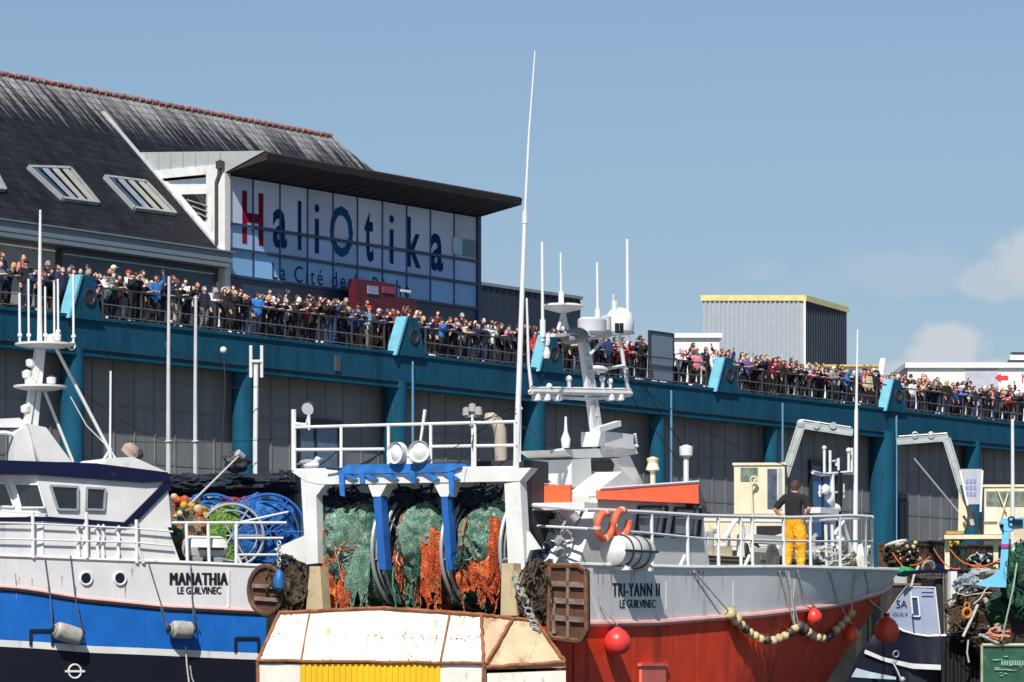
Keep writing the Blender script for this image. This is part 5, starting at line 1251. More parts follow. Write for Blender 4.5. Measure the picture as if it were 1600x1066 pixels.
for i, (x, y, lab) in enumerate(((945, 822, 'orange horseshoe lifebuoy hanging on the rail, the left one above the raft'), (971, 818, 'orange horseshoe lifebuoy hanging on the rail, the right one above the raft'))):
    c = HT.hit(Y_, x, y, -1, .05)
    t = thing('lifebuoy', lab, 'lifebuoy', Y_, c-V((0, 0, .2)), 'lifebuoys on the trawler rail')
    mb = MB(); mb.ring(c, .22, .065, (.1, 1, .1), 24, 10, arc=(-60+90, 240+90)); part('foam_ring', mb, M('lifebuoy_orange', (.75, .14, .06), .6, var=.15), t)
    mb = MB()
    for an in (60, 150, 240): mb.ring(c+V((0, 0, 0))+V((math.cos(R(an))*.0, 0, 0)), .222, .068, (.1, 1, .1), 3, 10, arc=(an+60, an+72))
    part('white_band', mb, M('lifebuoy_white', (.75, .62, .58), .6), t)

# ---- red buoys and float strings over the side
def buoy(px, py, rpx, mt, lab, rope_from, off=.0):
    c = HT.hit(Y_, px, py, -1, .0); d = c.copy(); r = rpx*(Y_.w(c).y)/FOC; c.y -= r*.9+off
    t = thing('buoy', lab, 'buoy', Y_, c-V((0, 0, r)), 'red buoys hung over the trawler side')
    mb = MB(); mb.lathe(c, [(.001, -r*1.02), (r*.5, -r*.92), (r*.86, -r*.6), (r, -.1*r), (r*.93, .35*r), (r*.66, .75*r), (r*.32, .98*r), (r*.18, 1.12*r), (r*.17, 1.3*r), (.001, 1.32*r)], n=28); part('float', mb, mt, t, ang=60)
    mb = MB(); mb.lathe(c, [(r*.2, 1.1*r), (r*.24, 1.2*r), (r*.2, 1.33*r)], n=12); part('collar', mb, M('dark_collar', (.08, .02, .03), .5), t)
    f = HT.hit(Y_, *rope_from, -1, .03); mb = MB(); m = HT.hit(Y_, (rope_from[0]+px)/2, (rope_from[1]+py)/2, -1, .03)
    mb.tube([f, m+V((0, -.02, 0)), c+V((0, 0, r*1.3))], .018, 6); part('rope', mb, ROPEW, t)
buoy(948, 1003, 21, BUOY, 'large pinkish red round buoy hanging under the stern end of the red hull', (925, 890))
buoy(1261, 964, 13, BUOY, 'small pink red buoy hanging on the strake above the float string', (1246, 892))
buoy(1320, 992, 12.5, BUOY2, 'small orange red buoy hanging just left of the biggest bow buoy', (1296, 892))
buoy(1362, 985, 20, BUOY2, 'big orange red buoy hanging highest toward the bow tip', (1352, 892), .1)
def floats(pts_px, n, mt_seq, lab, rope):
    P = []
    for i in range(n):
        x = i/(n-1)*(len(pts_px)-1); k = min(int(x), len(pts_px)-2); f = x-k; a, b = pts_px[k], pts_px[k+1]
        px, py = a[0]+(b[0]-a[0])*f, a[1]+(b[1]-a[1])*f; c = HT.hit(Y_, px, py, -1, .0); c.y -= .11; P.append(c)
    t = thing('float_string', lab, 'float string', Y_, P[n//2], 'strings of net floats on the red hull')
    for i, c in enumerate(P):
        d = (P[min(i+1, n-1)]-P[max(i-1, 0)]).normalized(); r = .088 if i > 1 else .12
        mb = MB(); mb.lathe(c, [(.02, -r*.8), (r*.75, -r*.62), (r, 0), (r*.75, r*.62), (.02, r*.8)], axis=d, n=14); part('float', mb, mt_seq[i % len(mt_seq)], t, ang=60)
    mb = MB(); mb.tube(P, .016, 6)
    for a, k in rope: mb.tube([HT.hit(Y_, *a, -1, .03), P[k]], .018, 6)
    part('rope', mb, ROPEW, t)
DKFL = M('dark_float', (.06, .05, .04), .5)
floats([(1133, 959), (1150, 977), (1163, 989), (1180, 999), (1200, 1001), (1218, 994), (1234, 982)], 13, [FLOATY, FLOATY, FLOATY, DKFL], 'sagging string of pale yellow floats on the red hull, the longer left one', [((1084, 893), 0), ((1218, 893), 12), ((1232, 893), 12)])
floats([(1240, 979), (1256, 989), (1272, 998), (1288, 994), (1304, 979), (1322, 958)], 12, [DKFL, DKFL, FLOATY, FLOATY, FLOATY, FLOATY], 'shorter string of dark and yellow floats on the red hull, between two small buoys', [((1228, 893), 0), ((1336, 893), 11)])

# ---- trawl doors
def trawl_door(lab, pts, fr, u0, th, holes, kind):
    q = [Y_.q(x, y, u0) for x, y in pts]; c = sum(q, V((0, 0, 0)))/len(q)
    t = thing('trawl_door', lab, 'trawl door', Y_, (c.x, c.y, min(p.z for p in q)), 'trawl doors hung at the stern')
    mb = MB(); mb.prism(q, (th, 0, 0)); part('plate', mb, RUSTM, t)
    mb = MB()
    for k in range(len(q)): mb.tube([q[k]-V((.02, 0, 0)), q[(k+1) % len(q)]-V((.02, 0, 0))], .045, 6)
    part('rim', mb, M('dark_rusty_rim', (.10, .05, .03), .85, var=.5, scale=7, dirt=(.25, .12, .05), damt=.6, dlo=.58) if kind else M('brown_rim', (.16, .07, .035), .8, var=.4, scale=6), t)
    mb = MB()
    for a, b, w in holes: mb.beam(Y_.q(*a, u0-.04), Y_.q(*b, u0-.04), w, .06, up=(1, 0, 0))
    part('stiffener', mb, M('scraped_steel', (.20, .14, .11), .6, var=.5, scale=7), t)
    return t, c
trawl_door('rusty brown ribbed trawl door hanging right of the stern, beside the red hull', [(860, 884), (905, 884), (916, 892), (917, 985), (908, 1002), (866, 997), (858, 988)], Y_, .35, .12,
    [((862, 912), (914, 914), .09), ((862, 938), (914, 941), .09), ((862, 965), (914, 969), .09), ((866, 940), (866, 990), .06), ((888, 888), (888, 998), .05)], 0)
el = [(417+27*math.cos(a*math.pi/8), 922+38*math.sin(a*math.pi/8)) for a in range(16)]
t, c = trawl_door('dark oval rusty trawl door hanging left of the stern, against the blue boat', el, Y_, .2, .12, [((395, 915), (440, 918), .07), ((398, 935), (438, 938), .07)], 1)
mb = MB(); lump(Y_.q(452, 925, .5), (.35, .34, .50), 71, .3, 30, 3, mb); rr = random.Random(4); rope_mess(mb, Y_.q(448, 915, .3), (.3, .38, .5), 22, .025, rr)
solo('warp_bundle', mb, NET_N, 'brown and black bundle of chain and warps between the left trawl door and the net', 'ropes', Y_, Y_.q(452, 955, .5))
mb = MB(); c = Y_.q(436, 906, .0)
mb.lathe(c, [(.03, -.2), (.09, -.14), (.11, 0), (.07, .12), (.02, .18)], n=14); b_ = solo('float', mb, M('blue_float', (.02, .13, .38), .5, var=.5, scale=6, dirt=(.02, .02, .03), damt=.8, dlo=.5), 'bright blue float hanging in front of the left trawl door', 'float', Y_, c-V((0, 0, .2)))
mb = MB()
for i in range(6): mb.ring(c+V((0, 0, .25+i*.075)), .035, .014, (1, 0, 0) if i % 2 else (0, 1, 0), 12, 5)
part('chain', mb, GALV, b_)
mb = MB(); rr = random.Random(14)
lump(Y_.q(845, 930, .6), (.3, .35, .5), 74, .3, 30, 3, mb); rope_mess(mb, Y_.q(838, 925, .3), (.25, .35, .5), 20, .022, rr)
solo('warp_bundle', mb, NET_N, 'dark bundle of warps hanging between the right stern post and right trawl door', 'ropes', Y_, Y_.q(845, 965, .5))
mb = MB()
for k in range(9):
    x, y = 806+k*4, 905+k*10; c = Y_.q(x, y, .1); mb.ring(c, .06, .02, (1, .3*(k % 2), .5), 12, 5)
solo('chain', mb, GALV, 'thick galvanised chain slanting down beside the cream stern post', 'chain', Y_, Y_.q(838, 990, .1))
# gear filling the side deck between gantry and wheelhouse
mb = MB(); rr = random.Random(17)
for j in range(34):
    p = Y_.p(rr.uniform(872, 912), rr.uniform(800, 884), -1.9+rr.uniform(-.3, .6))
    if j % 3 == 0: mb.ring(p, rr.uniform(.07, .14), .022, (rr.uniform(-1, 1), 1, rr.uniform(-1, 1)), 14, 5)
    elif j % 3 == 1: mb.lathe(p, [(.03, -.08), (.08, -.06), (.09, .06), (.03, .08)], axis=(rr.uniform(-1, 1), rr.uniform(-1, 1), .6), n=10)
    else: mb.tube([p, p+V((rr.uniform(-.3, .3), rr.uniform(-.2, .2), rr.uniform(-.3, .3)))], .03, 5)
part('side_deck_gear', mb, GALV, tri)
mb = MB(); lump(Y_.p(892, 870, -1.5), (.8, .5, .5), 81, .3, 30, 3, mb); lump(Y_.p(878, 820, -1.2), (.7, .5, .5), 82, .3, 30, 3, mb); part('net_heap', mb, NET_K, tri)

# ---------------------------------------------------------------- the deckhand in yellow oilskins
hp_px = HT.hit(Y_, 1241, 893, -1, -.8); base = V((hp_px.x, hp_px.y, hp_px.z-.02))
J = base_joints(pelvis=(0, 0, .95), waist=(-.01, 0, 1.12), chest=(-.02, 0, 1.33), neck=(.0, 0, 1.49), head=(.04, 0, 1.61), pitch=.2, sleeve=.1,
    ell=(-.12, .36, 1.18), elr=(-.12, -.36, 1.18), wrl=(.02, .22, 1.00), wrr=(.02, -.22, 1.00), pnl=V((0, 1, 0)), pnr=V((0, -1, 0)),
    knl=(.02, .13, .48), knr=(.02, -.13, .48), anl=(-.02, .14, .085), anr=(-.02, -.14, .085))
hm = figure(dict(J, sleeve=.55), 1.0, 2, .014, hem=1.0, toff=2.2, twz=1.07)
FH = Fr(*Y_.w(base)[:2], 62)
hero = thing('person', 'man seen from behind, hands on hips, black shirt and yellow oilskin trousers, on the bow', 'person', FH, (0, 0, base.z))
for o in (hero,): o.scale = (1, 1, (893-746)*Y_.w(base).y/FOC/1.76)
def hpart(nm, mb, mt):
    o = bpy.data.objects.new(nm, mesh(nm, mb, mt)); COL.objects.link(o); o.parent = hero; return o
hpart('body', hm['body'], [M('tanned_skin', (.55, .27, .17), .6), DKF])
hpart('t_shirt', hm['jacket'], M('black_cotton', (.012, .012, .014), .9, bump=.4, bscale=20))
from mathutils import noise as _n
tr_ = hm['trousers']
tr_.vs = [v+V((0, (v.y-math.copysign(.12, v.y))*.16 if v.z < .85 else 0, 0))+V((_n.noise(v*9)*.018+_n.noise(V((v.x*6, v.y*6, v.z*24)))*.016, _n.noise(v*9+V((5, 5, 5)))*.016, 0)) for v in tr_.vs]
hpart('oilskin_trousers', tr_, M('yellow_oilskin', (.85, .40, .015), .5, var=.2, scale=8, dirt=(.5, .2, .02), damt=.5, dlo=.55, bump=.8, bscale=14))
hpart('hair', hair_mb(hm['head'], hm['rot'], 1.0, 'short'), M('brown_hair', (.07, .035, .02), .8))
bt = MB()
for s in (-1, 1): bt.ball(V((.05, s*.14, .05)), (.16, .06, .06), 12); bt.tube([V((-.02, s*.14, .04)), V((-.02, s*.14, .2))], .07, 10)
hpart('boots', bt, M('yellow_boots', (.6, .45, .08), .6))
# raised foredeck he stands on
fz = base.z-.01
mb = MB()
def fdk(a, k):
    t = .42+.57*a; p = HT.point(t, fz, 1); return V((p.x, p.y*(1-2*k)*.985, fz))
mb.grid(fdk, 26, 4); part('foredeck', mb, M('deck_paint', (.12, .15, .13)), tri)
# busy foredeck behind the rail: pipes, hoses, blocks
rr = random.Random(91)
for j in range(26):
    x = rr.uniform(1100, 1355); v = rr.uniform(-1.3, .4); y1 = 886; y0 = rr.uniform(824, 872); k = j % 5
    mb = MB(); nm, mt = 'deck_pipe', (WHITE, GALV, CREAM)[j % 3]
    if k in (0, 3): mb.tube([Y_.p(x, y1, v), Y_.p(x+rr.uniform(-4, 4), y0, v), Y_.p(x+rr.uniform(3, 12), y0-rr.uniform(0, 6), v)], rr.uniform(.03, .06), 7)
    elif k == 1: mb.ring(Y_.p(x, rr.uniform(860, 882), v), rr.uniform(.1, .2), .03, (rr.uniform(-.5, .5), 1, rr.uniform(-.3, .3)), 18, 6); nm = 'hose_coil'; mt = (ROPEK, ROPEW, GALV)[j % 3]
    elif k == 2: c = Y_.p(x, 876, v); mb.box(c, (rr.uniform(.3, .8), .3, rr.uniform(.15, .4))); mb.box(c+V((.0, -.16, .05)), (.2, .02, .08)); nm = 'deck_box'; mt = (WHITE, M('grey_green_machine', (0, 0, 0)), DARK)[j % 3]
    else: c = Y_.p(x, 874, v); mb.lathe(c, [(.05, -.2), (.14, -.18), (.14, .08), (.08, .12), (.05, .3)], n=12); nm = 'bollard'; mt = (GALV, WHITE, DARK)[j % 3]
    part(nm, mb, mt, tri)
# ================================================================ the blue and white boat on the left
_o = V((-4.81, 75, 0)); _f = Fr(0, 0, 210)
B_ = Fr(*( _o - _f.v*2.7)[:2], 210)          # u toward the bow (left, nearer), v toward the viewer
zgb = lerpf([(0, B_.p(412, 884, 2.7).z), (2.5, B_.p(225, 877, 2.7).z), (6, B_.p(0, 868, 2.7).z), (12, 4.1)])
zwb = lerpf([(0, B_.p(400, 960, 2.7).z), (2.2, B_.p(250, 953, 2.7).z), (4, B_.p(110, 941, 2.7).z), (5.6, B_.p(0, 923, 2.7).z), (12, 3.2)])
zbb = lerpf([(0, B_.p(412, 1021, 2.7).z), (4, B_.p(110, 1010, 2.7).z), (5.6, B_.p(0, 1002, 2.7).z), (12, 2.2)])
zsb = lambda u: zbb(u)-.13
HB = Hull(0, 14.5, 2.7, zgb, rake=.7, flare=.7, pw=2.4, t0=.5)
blu = thing('fishing_boat', 'white fishing boat with broad blue hull band and navy wheelhouse roof at the left', 'fishing boat', B_, (5, 0, 0))
part('boot_topping', HB.band(lambda u: -.6, zsb), BLACKH, blu)
part('white_stripe', HB.band(zsb, zbb, nk=2, off=.004), WHITE, blu)
part('hull_band', HB.band(zbb, zwb), BLUEH, blu)
bb = part('bulwark', HB.band(zwb, zgb, nk=4), GREYW, blu)
mb = MB(); mb.tube(HB.line(lambda u: zwb(u)+.0, 1, off=.01), .03, 6); part('dark_line', mb, BLACK, blu)
mb = MB(); mb.tube(HB.line(lambda u: zwb(u)+.06, 1, off=.01), .03, 6); part('pink_line', mb, PINK, blu)
mb = MB(); mb.tube(HB.line(zgb, 1), .035, 6); mb.tube(HB.line(zgb, -1), .035, 6); part('cap_rail', mb, WHITE, bb)
mb = MB(); mb.boxb((-.02, -2.69, -.6), (.05, 2.69, zbb(0)-.14)); mb.boxb((-.02, -2.69, zbb(0)-.138), (.05, 2.69, zgb(0))); part('transom', mb, BLUEH, blu)
mb = MB(); mb.boxb((.05, -2.66, zgb(0)-.5), (7, 2.66, zgb(0)-.42)); part('deck', mb, M('deck_paint', (.12, .15, .13), .7), blu)
def BP(px, py, v=2.7): return B_.p(px, py, v)
# frames drawn on the blue band
for x0, x1, y0, y1 in ((48, 82, 985, 1009), (368, 404, 997, 1019)):
    mb = MB(); c = [BP(x0, y1, 2.72), BP(x0, y0, 2.72), BP(x1, y0, 2.72), BP(x1, y1, 2.72)]
    for a, b in zip(c, c[1:]): mb.beam(a, b, .03, .05)
    part('hull_frame', mb, BLACK, blu)
# plimsoll mark
c = BP(117, 1049, 2.71); mb = MB(); mb.ring(c, .13, .018, (0, 1, 0), 28, 6); mb.boxb((c.x-.20, c.y-.01, c.z-.02), (c.x+.20, c.y+.02, c.z+.02)); part('load_line_mark', mb, WHITEC, blu)
# portholes
for x in (134, 187):
    c = BP(x, 904, 2.70); mb = MB(); mb.ring(c+V((0, .02, 0)), .12, .022, (0, 1, 0), 24, 6); ph = part('porthole', mb, WHITEC, bb)
    mb = MB(); mb.lathe(c, [(.0, 0), (.11, 0), (.11, .012), (0, .012)], axis=(0, 1, 0), n=24); part('glass', mb, GLASSD, ph)
side_text(B_, lambda x, y: BP(x, y, 2.706), 266, 355, 895, 914, 'MANATHIA', BLACK, bb, 1.6, space=1.12)
side_text(B_, lambda x, y: BP(x, y, 2.706), 277, 345, 917, 928, 'LE GUILVINEC', BLACK, bb, .6)
mb = MB(); c = BP(358, 930, 2.705); mb.boxb((c.x-.01, 2.7, zwb(1)+.1), (c.x+.02, 2.72, zgb(1)-.1)); part('weld_seam', mb, WHITE, bb)
# superstructure side
v1 = 2.66
sup = [BP(-60, 880, v1), BP(-60, 806, v1), BP(74, 812, v1), BP(205, 822, v1), BP(262, 824, v1), BP(283, 882, v1)]
mb = MB(); mb.prism(sup, (0, -5.2, 0)); ss = part('superstructure', mb, GREYW, blu, smooth=False)
mb = MB(); mb.prism([BP(195, 822, v1), BP(262, 757, v1), BP(268, 824, v1)], (0, -.08, 0)); part('wing_plate', mb, WHITE, ss)
v2 = 2.3
whl = [BP(72, 812, v1+.0), BP(60, 742, v1), BP(258, 752, v1), BP(197, 822, v1)]
mb = MB(); mb.prism([p+V((0, -.02, 0)) for p in whl], (0, -5.1, 0)); wb = part('wheelhouse', mb, WHITE, blu, smooth=False)
# wheelhouse front with raked windows, bowed forward of the side wall
fp = V((whl[0].x, v1-.02, whl[0].z)); fq = V((whl[1].x, v1-.02, whl[1].z))
fr1 = [fp, fq, fq+V((1.5, -1.0, .02)), fp+V((1.6, -1.0, .02))]
mb = MB(); mb.prism([fp+V((.002, 0, -.0)), fq+V((.002, 0, 0)), fq+V((1.5, -1.0, 0)), fq+V((2.1, -2.7, 0)), fq+V((1.5, -4.2, 0)), fq+V((0, -5.0, 0))], (0, 0, -(fq.z-fp.z))); part('wheelhouse_front', mb, WHITEC, wb, smooth=False)
nfr = V((1.0, 1.5, 0)).normalized()
def FP(px, py, l=0): return B_.pl(px, py, fq+nfr*l, nfr)
for q in (((-34, 750), (9, 756), (22, 792), (-24, 790)), ((23, 756), (60, 757), (70, 793), (33, 793))):
    mb = MB(); mb.prism([FP(x, y, .012) for x, y in q], -nfr*.02); w = part('window', mb, GLASSD, wb)
    mb = MB(); pts = [FP(x, y, .03) for x, y in q]
    for k in range(4): mb.beam(pts[k], pts[(k+1) % 4], .03, .03)
    part('frame', mb, WHITE, w)
for q in (((78, 759), (121, 761), (121, 797), (90, 796)), ((135, 762), (164, 764), (162, 797), (134, 796))):
    pts = [BP(x, y, v1-.005) for x, y in q]; mb = MB(); mb.prism(pts, (0, -.03, 0)); w = part('window', mb, GLASSD, wb)
    mb = MB()
    for k in range(4): mb.beam(pts[k]+V((0, .02, 0)), pts[(k+1) % 4]+V((0, .02, 0)), .035, .04)
    part('frame', mb, GALV, w)
mb = MB(); c = FP(52, 785, -.0)
# navy roof band and stripes
mb = MB(); r0 = [BP(-60, 738, v1+.06), BP(-60, 717, v1+.06), BP(150, 724, v1+.06), BP(262, 738, v1+.06), BP(268, 752, v1+.06), BP(225, 754, v1+.06), BP(60, 742, v1+.06)]
mb.prism(r0, (0, -5.3, 0)); part('roof', mb, NAVY, wb, smooth=False)
mb = MB(); mb.beam(BP(-60, 812, v1+.02), BP(74, 811, v1+.02), .05, .08); mb.beam(BP(74, 811, v1+.02), BP(196, 820, v1+.02), .05, .09); mb.beam(BP(196, 820, v1+.02), BP(264, 752, v1+.02), .05, .10); mb.beam(BP(208, 818, v1+.02), BP(272, 752, v1+.02), .05, .05)
part('navy_stripe', mb, NAVY, ss)
mb = MB(); mb.beam(BP(-60, 795, v1+.05), BP(72, 804, v1+.05), .05, .03); part('handrail', mb, WHITEC, ss)
# forward shelter deck: turns inward toward the bow, catches the sun
mb = MB(); k0 = BP(68, 874, 2.69); k1 = BP(68, 808, 2.69)
mb.prism([V((k0.x, 2.69, zgb(k0.x)-.02)), V((k1.x, 2.69, k1.z)), V((k1.x+4, 1.9, k1.z+.35)), V((k0.x+4, 1.9, zgb(k0.x+4)-.02))], (0, -.06, 0)); part('shelter_side', mb, WHITEC, blu, smooth=False)
# decorative brackets on the side
mb = MB()
for x, t, b_ in ((122, 822, 876), (131, 818, 876), (152, 820, 876), (160, 820, 876), (184, 822, 874)):
    p = [BP(x+2, t, 2.69), BP(x-2, t+8, 2.69), BP(x+2, t+16, 2.69), BP(x, (t+b_)/2+6, 2.69), BP(x+2, b_-10, 2.69), BP(x, b_, 2.69)]; mb.tube(p, .035, 6)
part('grab_rail', mb, WHITEC, ss)
# fore rail
mb = MB()
for y0, y1 in ((818, 826), (843, 848)): mb.tube([BP(-40, y0-2, 2.75), BP(50, y0, 2.75), BP(213, y1, 2.75), BP(270, y1+5, 2.75)], .018, 6)
for x in (51, 135, 213): mb.tube([BP(x, 800 if x < 210 else 812, 2.75), BP(x+1, 872 if x < 210 else 880, 2.72)], .035, 8)
mb.tube([BP(214, 855, 2.72), BP(224, 880, 2.72)], .04, 6); part('side_railing', mb, WHITEC, blu)
mb = MB()
mb.tube([BP(268, 817, 2.62), BP(447, 817, 2.62)], .028, 8); mb.tube([BP(372, 841, 2.62), BP(442, 841, 2.62)], .024, 8); mb.tube([BP(372, 867, 2.62), BP(440, 867, 2.62)], .024, 8)
for x in (291, 325, 369): mb.tube([BP(x, 817, 2.62), BP(x+(2 if x < 369 else 0), 884, 2.62)], .034, 8)
mb.tube([BP(369, 866, 2.62), BP(378, 884, 2.62)], .035, 6); mb.tube([BP(376, 816, 2.5), BP(450, 800, 2.3)], .022, 6)
part('aft_railing', mb, WHITEC, blu)
# raft canister on the aft rail
c = BP(320, 860, 2.3); t = thing('life_raft', 'white boxy life raft canister with dark strap on the aft rail of the blue boat', 'life raft', B_, c-V((0, 0, .25)))
mb = MB(); mb.lathe(c+V((-.42, 0, .05)), [(.02, 0), (.20, .02), (.23, .08), (.23, .76), (.20, .82), (.02, .84)], axis=(1, 0, 0), n=8); part('canister', mb, WHITE, t)
mb = MB(); mb.boxb((c.x-.3, c.y+.20, c.z+.0), (c.x+.25, c.y+.25, c.z+.05)); part('strap', mb, BLACK, t)
mb = MB(); 
for s in (-.22, .22): mb.lathe(c+V((s, -.1, -.16)), [(.02, 0), (.11, 0), (.13, .1), (.11, .25), (.02, .26)], axis=(0, 1, 0), n=14)
part('cradle', mb, M('grey_cradle', (.35, .37, .36), .6), t)
# net drums on the aft deck
rr = random.Random(31)
for (x, y, r, v, mt, lab, nm) in ((405, 832, .74, 1.6, NET_B, 'bright blue net wound on the rearmost drum of the blue and white boat', 1), (348, 838, .62, 1.5, NET_L, 'grass green net wound on a drum behind the aft rail', 2),
                         (318, 826, .66, 1.0, NET_B, 'blue and yellow net on the drum beside the wheelhouse wing', 3)):
    c = BP(x, y, v); dr_t = thing('net_drum', lab, 'net drum', B_, c-V((0, 0, r)), 'net drums on the blue boat')
    mb = MB()
    for s in (.42, ):
        mb.ring(c+V((0, s, 0)), r, .03, (.35, 1, 0), 40, 8); mb.ring(c+V((0, s, 0)), r*.8, .018, (.35, 1, 0), 36, 6)
        for k in range(6): an = k*math.pi/3; mb.tube([c+V((0, s, 0)), c+V((math.cos(an)*r, s-.35*math.cos(an)*r, math.sin(an)*r))], .02, 5)
    part('flange', mb, BLUEP if nm != 2 else GALV, dr_t)
    mb = MB(); roll(c, r*.93, .40, 50+nm, mb, .16); part('netting', mb, mt, dr_t)
    mb = MB(); rope_mess(mb, c, (r, .42, r), 16, .016, rr); part('ropes', mb, ROPEB if nm == 1 else ROPEW, dr_t)
for (x, y, s, mt, lab) in ((345, 770, (.35, .3, .2), NET_Y, 'heap of yellow and orange floats beside the wheelhouse wing'),):
    pass
fl = thing('float_heap', 'heap of small yellow and orange floats and rope beside the white wing plate', 'floats', B_, BP(290, 860, 1.4))
for k in range(16):
    p = BP(rr.uniform(268, 314), rr.uniform(776, 806)+rr.uniform(0, 8), rr.uniform(1.2, 2.0)); mb = MB(); mb.ball(p, rr.uniform(.06, .10), 10); part('float', mb, rr.choice([FLOATY, FLOATY, NET_O, M('ochre_float', (.5, .28, .04), .6, var=.4, scale=8)]), fl)
mb = MB(); lump(BP(288, 838, 1.5), (.45, .5, .55), 91, .25, 30, 3, mb); part('netting', mb, NET_M, fl)
mb = MB(); lump(BP(300, 812, 1.3), (.45, .4, .3), 92, .25, 30, 3, mb); part('netting', mb, NET_Y, fl)
mb = MB(); lump(BP(370, 788, 1.2), (.42, .3, .14), 93, .25, 30, 3, mb); solo('net_pile', mb, netmat('dark_red_netting', [(.25, .02, .02), (.5, .06, .04), (.3, .03, .02)], 14), 'dark red netting lying over the tops of the boat\'s net drums', 'fishing net', B_, BP(370, 800, 1.2))
# dark awning, gallows and rig above the aft deck
mb = MB(); lump(BP(330, 762, .2), (1.0, 1.0, .22), 94, .16, 36, 3, mb); lump(BP(400, 758, .3), (.8, .9, .2), 95, .16, 36, 3, mb); lump(BP(285, 758, .6), (.4, .5, .2), 99, .3, 30, 3, mb)
rope_mess(mb, BP(360, 765, .3), (1.6, .6, .3), 26, .018, rr)
for a, b in (((262, 742), (455, 738)), ((265, 752), (460, 770)), ((300, 742), (455, 790))): mb.tube(sag(BP(*a, .6), BP(*b, .6), .08), .03, 5)
solo('net_pile', mb, NET_K, 'black netting and rigging slung high over the net drums of the blue boat', 'fishing net', B_, BP(360, 800, .3))
mb = MB(); 
for x in (452, 458, 440): mb.tube([BP(x, 735, .6), BP(x+3, 880, .6)], .05, 6)
mb.boxb((BP(462, 800, .5).x, .4, 2.8), (BP(438, 800, .5).x, .55, BP(450, 745, .5).z)); part('aft_gallows', mb, M('dark_gallows', (.015, .018, .03), .6, var=.4), blu)
mb = MB(); mb.tube([BP(300, 785, 1.4), BP(378, 708, 1.4)], .028, 6, r2=.02); mb.lathe(BP(376, 712, 1.35), [(.02, -.1), (.07, -.06), (.08, .1), (.03, .12)], axis=(1, .2, .6), n=14)
part('boom', mb, M('grey_boom', (.4, .4, .4), .5), blu)
mb = MB(); lump(BP(370, 722, 1.2), (.26, .2, .2), 96, .25, 30, 2, mb, .03, 5); mb.tube([BP(345, 735, 1.2), BP(352, 600, 1.2), BP(349, 548, 1.2)], .012, 5); part('block_and_lamp', mb, DARK, blu)
mb = MB(); mb.ball(BP(349, 547, 1.2), (.07, .07, .07), 10); part('lamp', mb, WHITEC, blu)
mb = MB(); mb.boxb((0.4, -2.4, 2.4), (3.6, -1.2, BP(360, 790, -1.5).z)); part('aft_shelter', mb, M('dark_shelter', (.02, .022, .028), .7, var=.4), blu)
# roof top: tripod mast, awning, aerials
v3 = .8
def RP(px, py, v=v3): return BP(px, py, v)
mb = MB()
mb.prism([RP(x, y, 1.2) for x, y in ((44, 662), (72, 668), (112, 722), (62, 722))], (0, -.5, 0)); mb.prism([RP(x, y, 1.1) for x, y in ((24, 676), (44, 664), (56, 722), (22, 720))], (0, -.3, 0)); part('mast_foot', mb, WHITE, blu, smooth=False)
mb = MB(); mb.prism([RP(x, y, .9) for x, y in ((-30, 656), (30, 653), (42, 660), (38, 668), (-30, 668))], (0, -1.0, 0)); mb.tube([RP(-30, 677, 1), RP(8, 677, 1), RP(36, 683, 1)], .05, 8); part('radar_roof', mb, WHITEC, blu)
mb = MB(); mb.beam(RP(41, 668), RP(60, 545), .12, .12); mb.beam(RP(54, 668), RP(66, 545), .10, .10); mb.tube([RP(62, 548), RP(62, 440), RP(63, 328)], .055, 10, r2=.022)
mst = part('mast', mb, WHITE, blu)
mb = MB(); mb.tube([RP(88, 545), RP(172, 706)], .035, 8); mb.tube([RP(70, 612), RP(114, 722)], .032, 8); mb.tube([RP(172, 706), RP(173, 580)], .022, 6); mb.tube([RP(110, 620), RP(135, 665), RP(170, 700)], .012, 5); part('mast_stays', mb, WHITEC, mst)
mb = MB(); mb.lathe(RP(70, 540), [(.02, -.06), (.35, -.05), (.58, 0), (.58, .04), (.02, .05)], n=22); mb.lathe(RP(63, 606), [(.02, -.06), (.3, -.05), (.52, 0), (.52, .04), (.02, .05)], n=22); mb.ring(RP(112, 541), .07, .02, (0, 1, 0), 14, 5); part('crosstree', mb, WHITE, mst)
mb = MB()
for x, t, b_, r in ((31, 458, 536, .025), (45, 436, 536, .022), (71, 448, 536, .02), (85, 440, 536, .02), (91, 436, 530, .022), (115, 428, 538, .024)): mb.tube([RP(x, b_), RP(x-.5, t)], r, 6); mb.ball(RP(x, b_-12), .05, 8)
part('whip_aerials', mb, WHITEC, mst)
for x, y in ((80, 530), (88, 528), (48, 568), (42, 586), (46, 596), (80, 595), (40, 640), (50, 600)): mb = MB(); mb.lathe(RP(x, y), [(.03, -.08), (.09, -.05), (.10, .06), (.03, .1)], n=10); part('mast_lamp', mb, WHITE, mst)
mb = MB(); mb.prism([RP(x, y, 1.6) for x, y in ((158, 728), (170, 716), (208, 714), (262, 738), (220, 736))], (0, -1.6, 0)); part('roof_hatch', mb, WHITE, blu, smooth=False)
mb = MB(); mb.lathe(RP(203, 706, 1.4), [(.03, -.1), (.16, -.08), (.18, .05), (.12, .14), (.03, .17)], axis=(-.5, .3, .7), n=24); mb.tube([RP(203, 715, 1.4), RP(203, 706, 1.4)], .04, 6); sl_ = part('searchlight', mb, M('beige_lamp', (.5, .38, .30), .5, var=.3), blu)
mb = MB(); 
for x in (212, 218): mb = MB(); mb.lathe(RP(x, 710, 1.4), [(.02, -.08), (.07, -.06), (.08, .06), (.02, .1)], axis=(.3, .4, .5), n=10); part('deck_lamp', mb, DARK, blu)
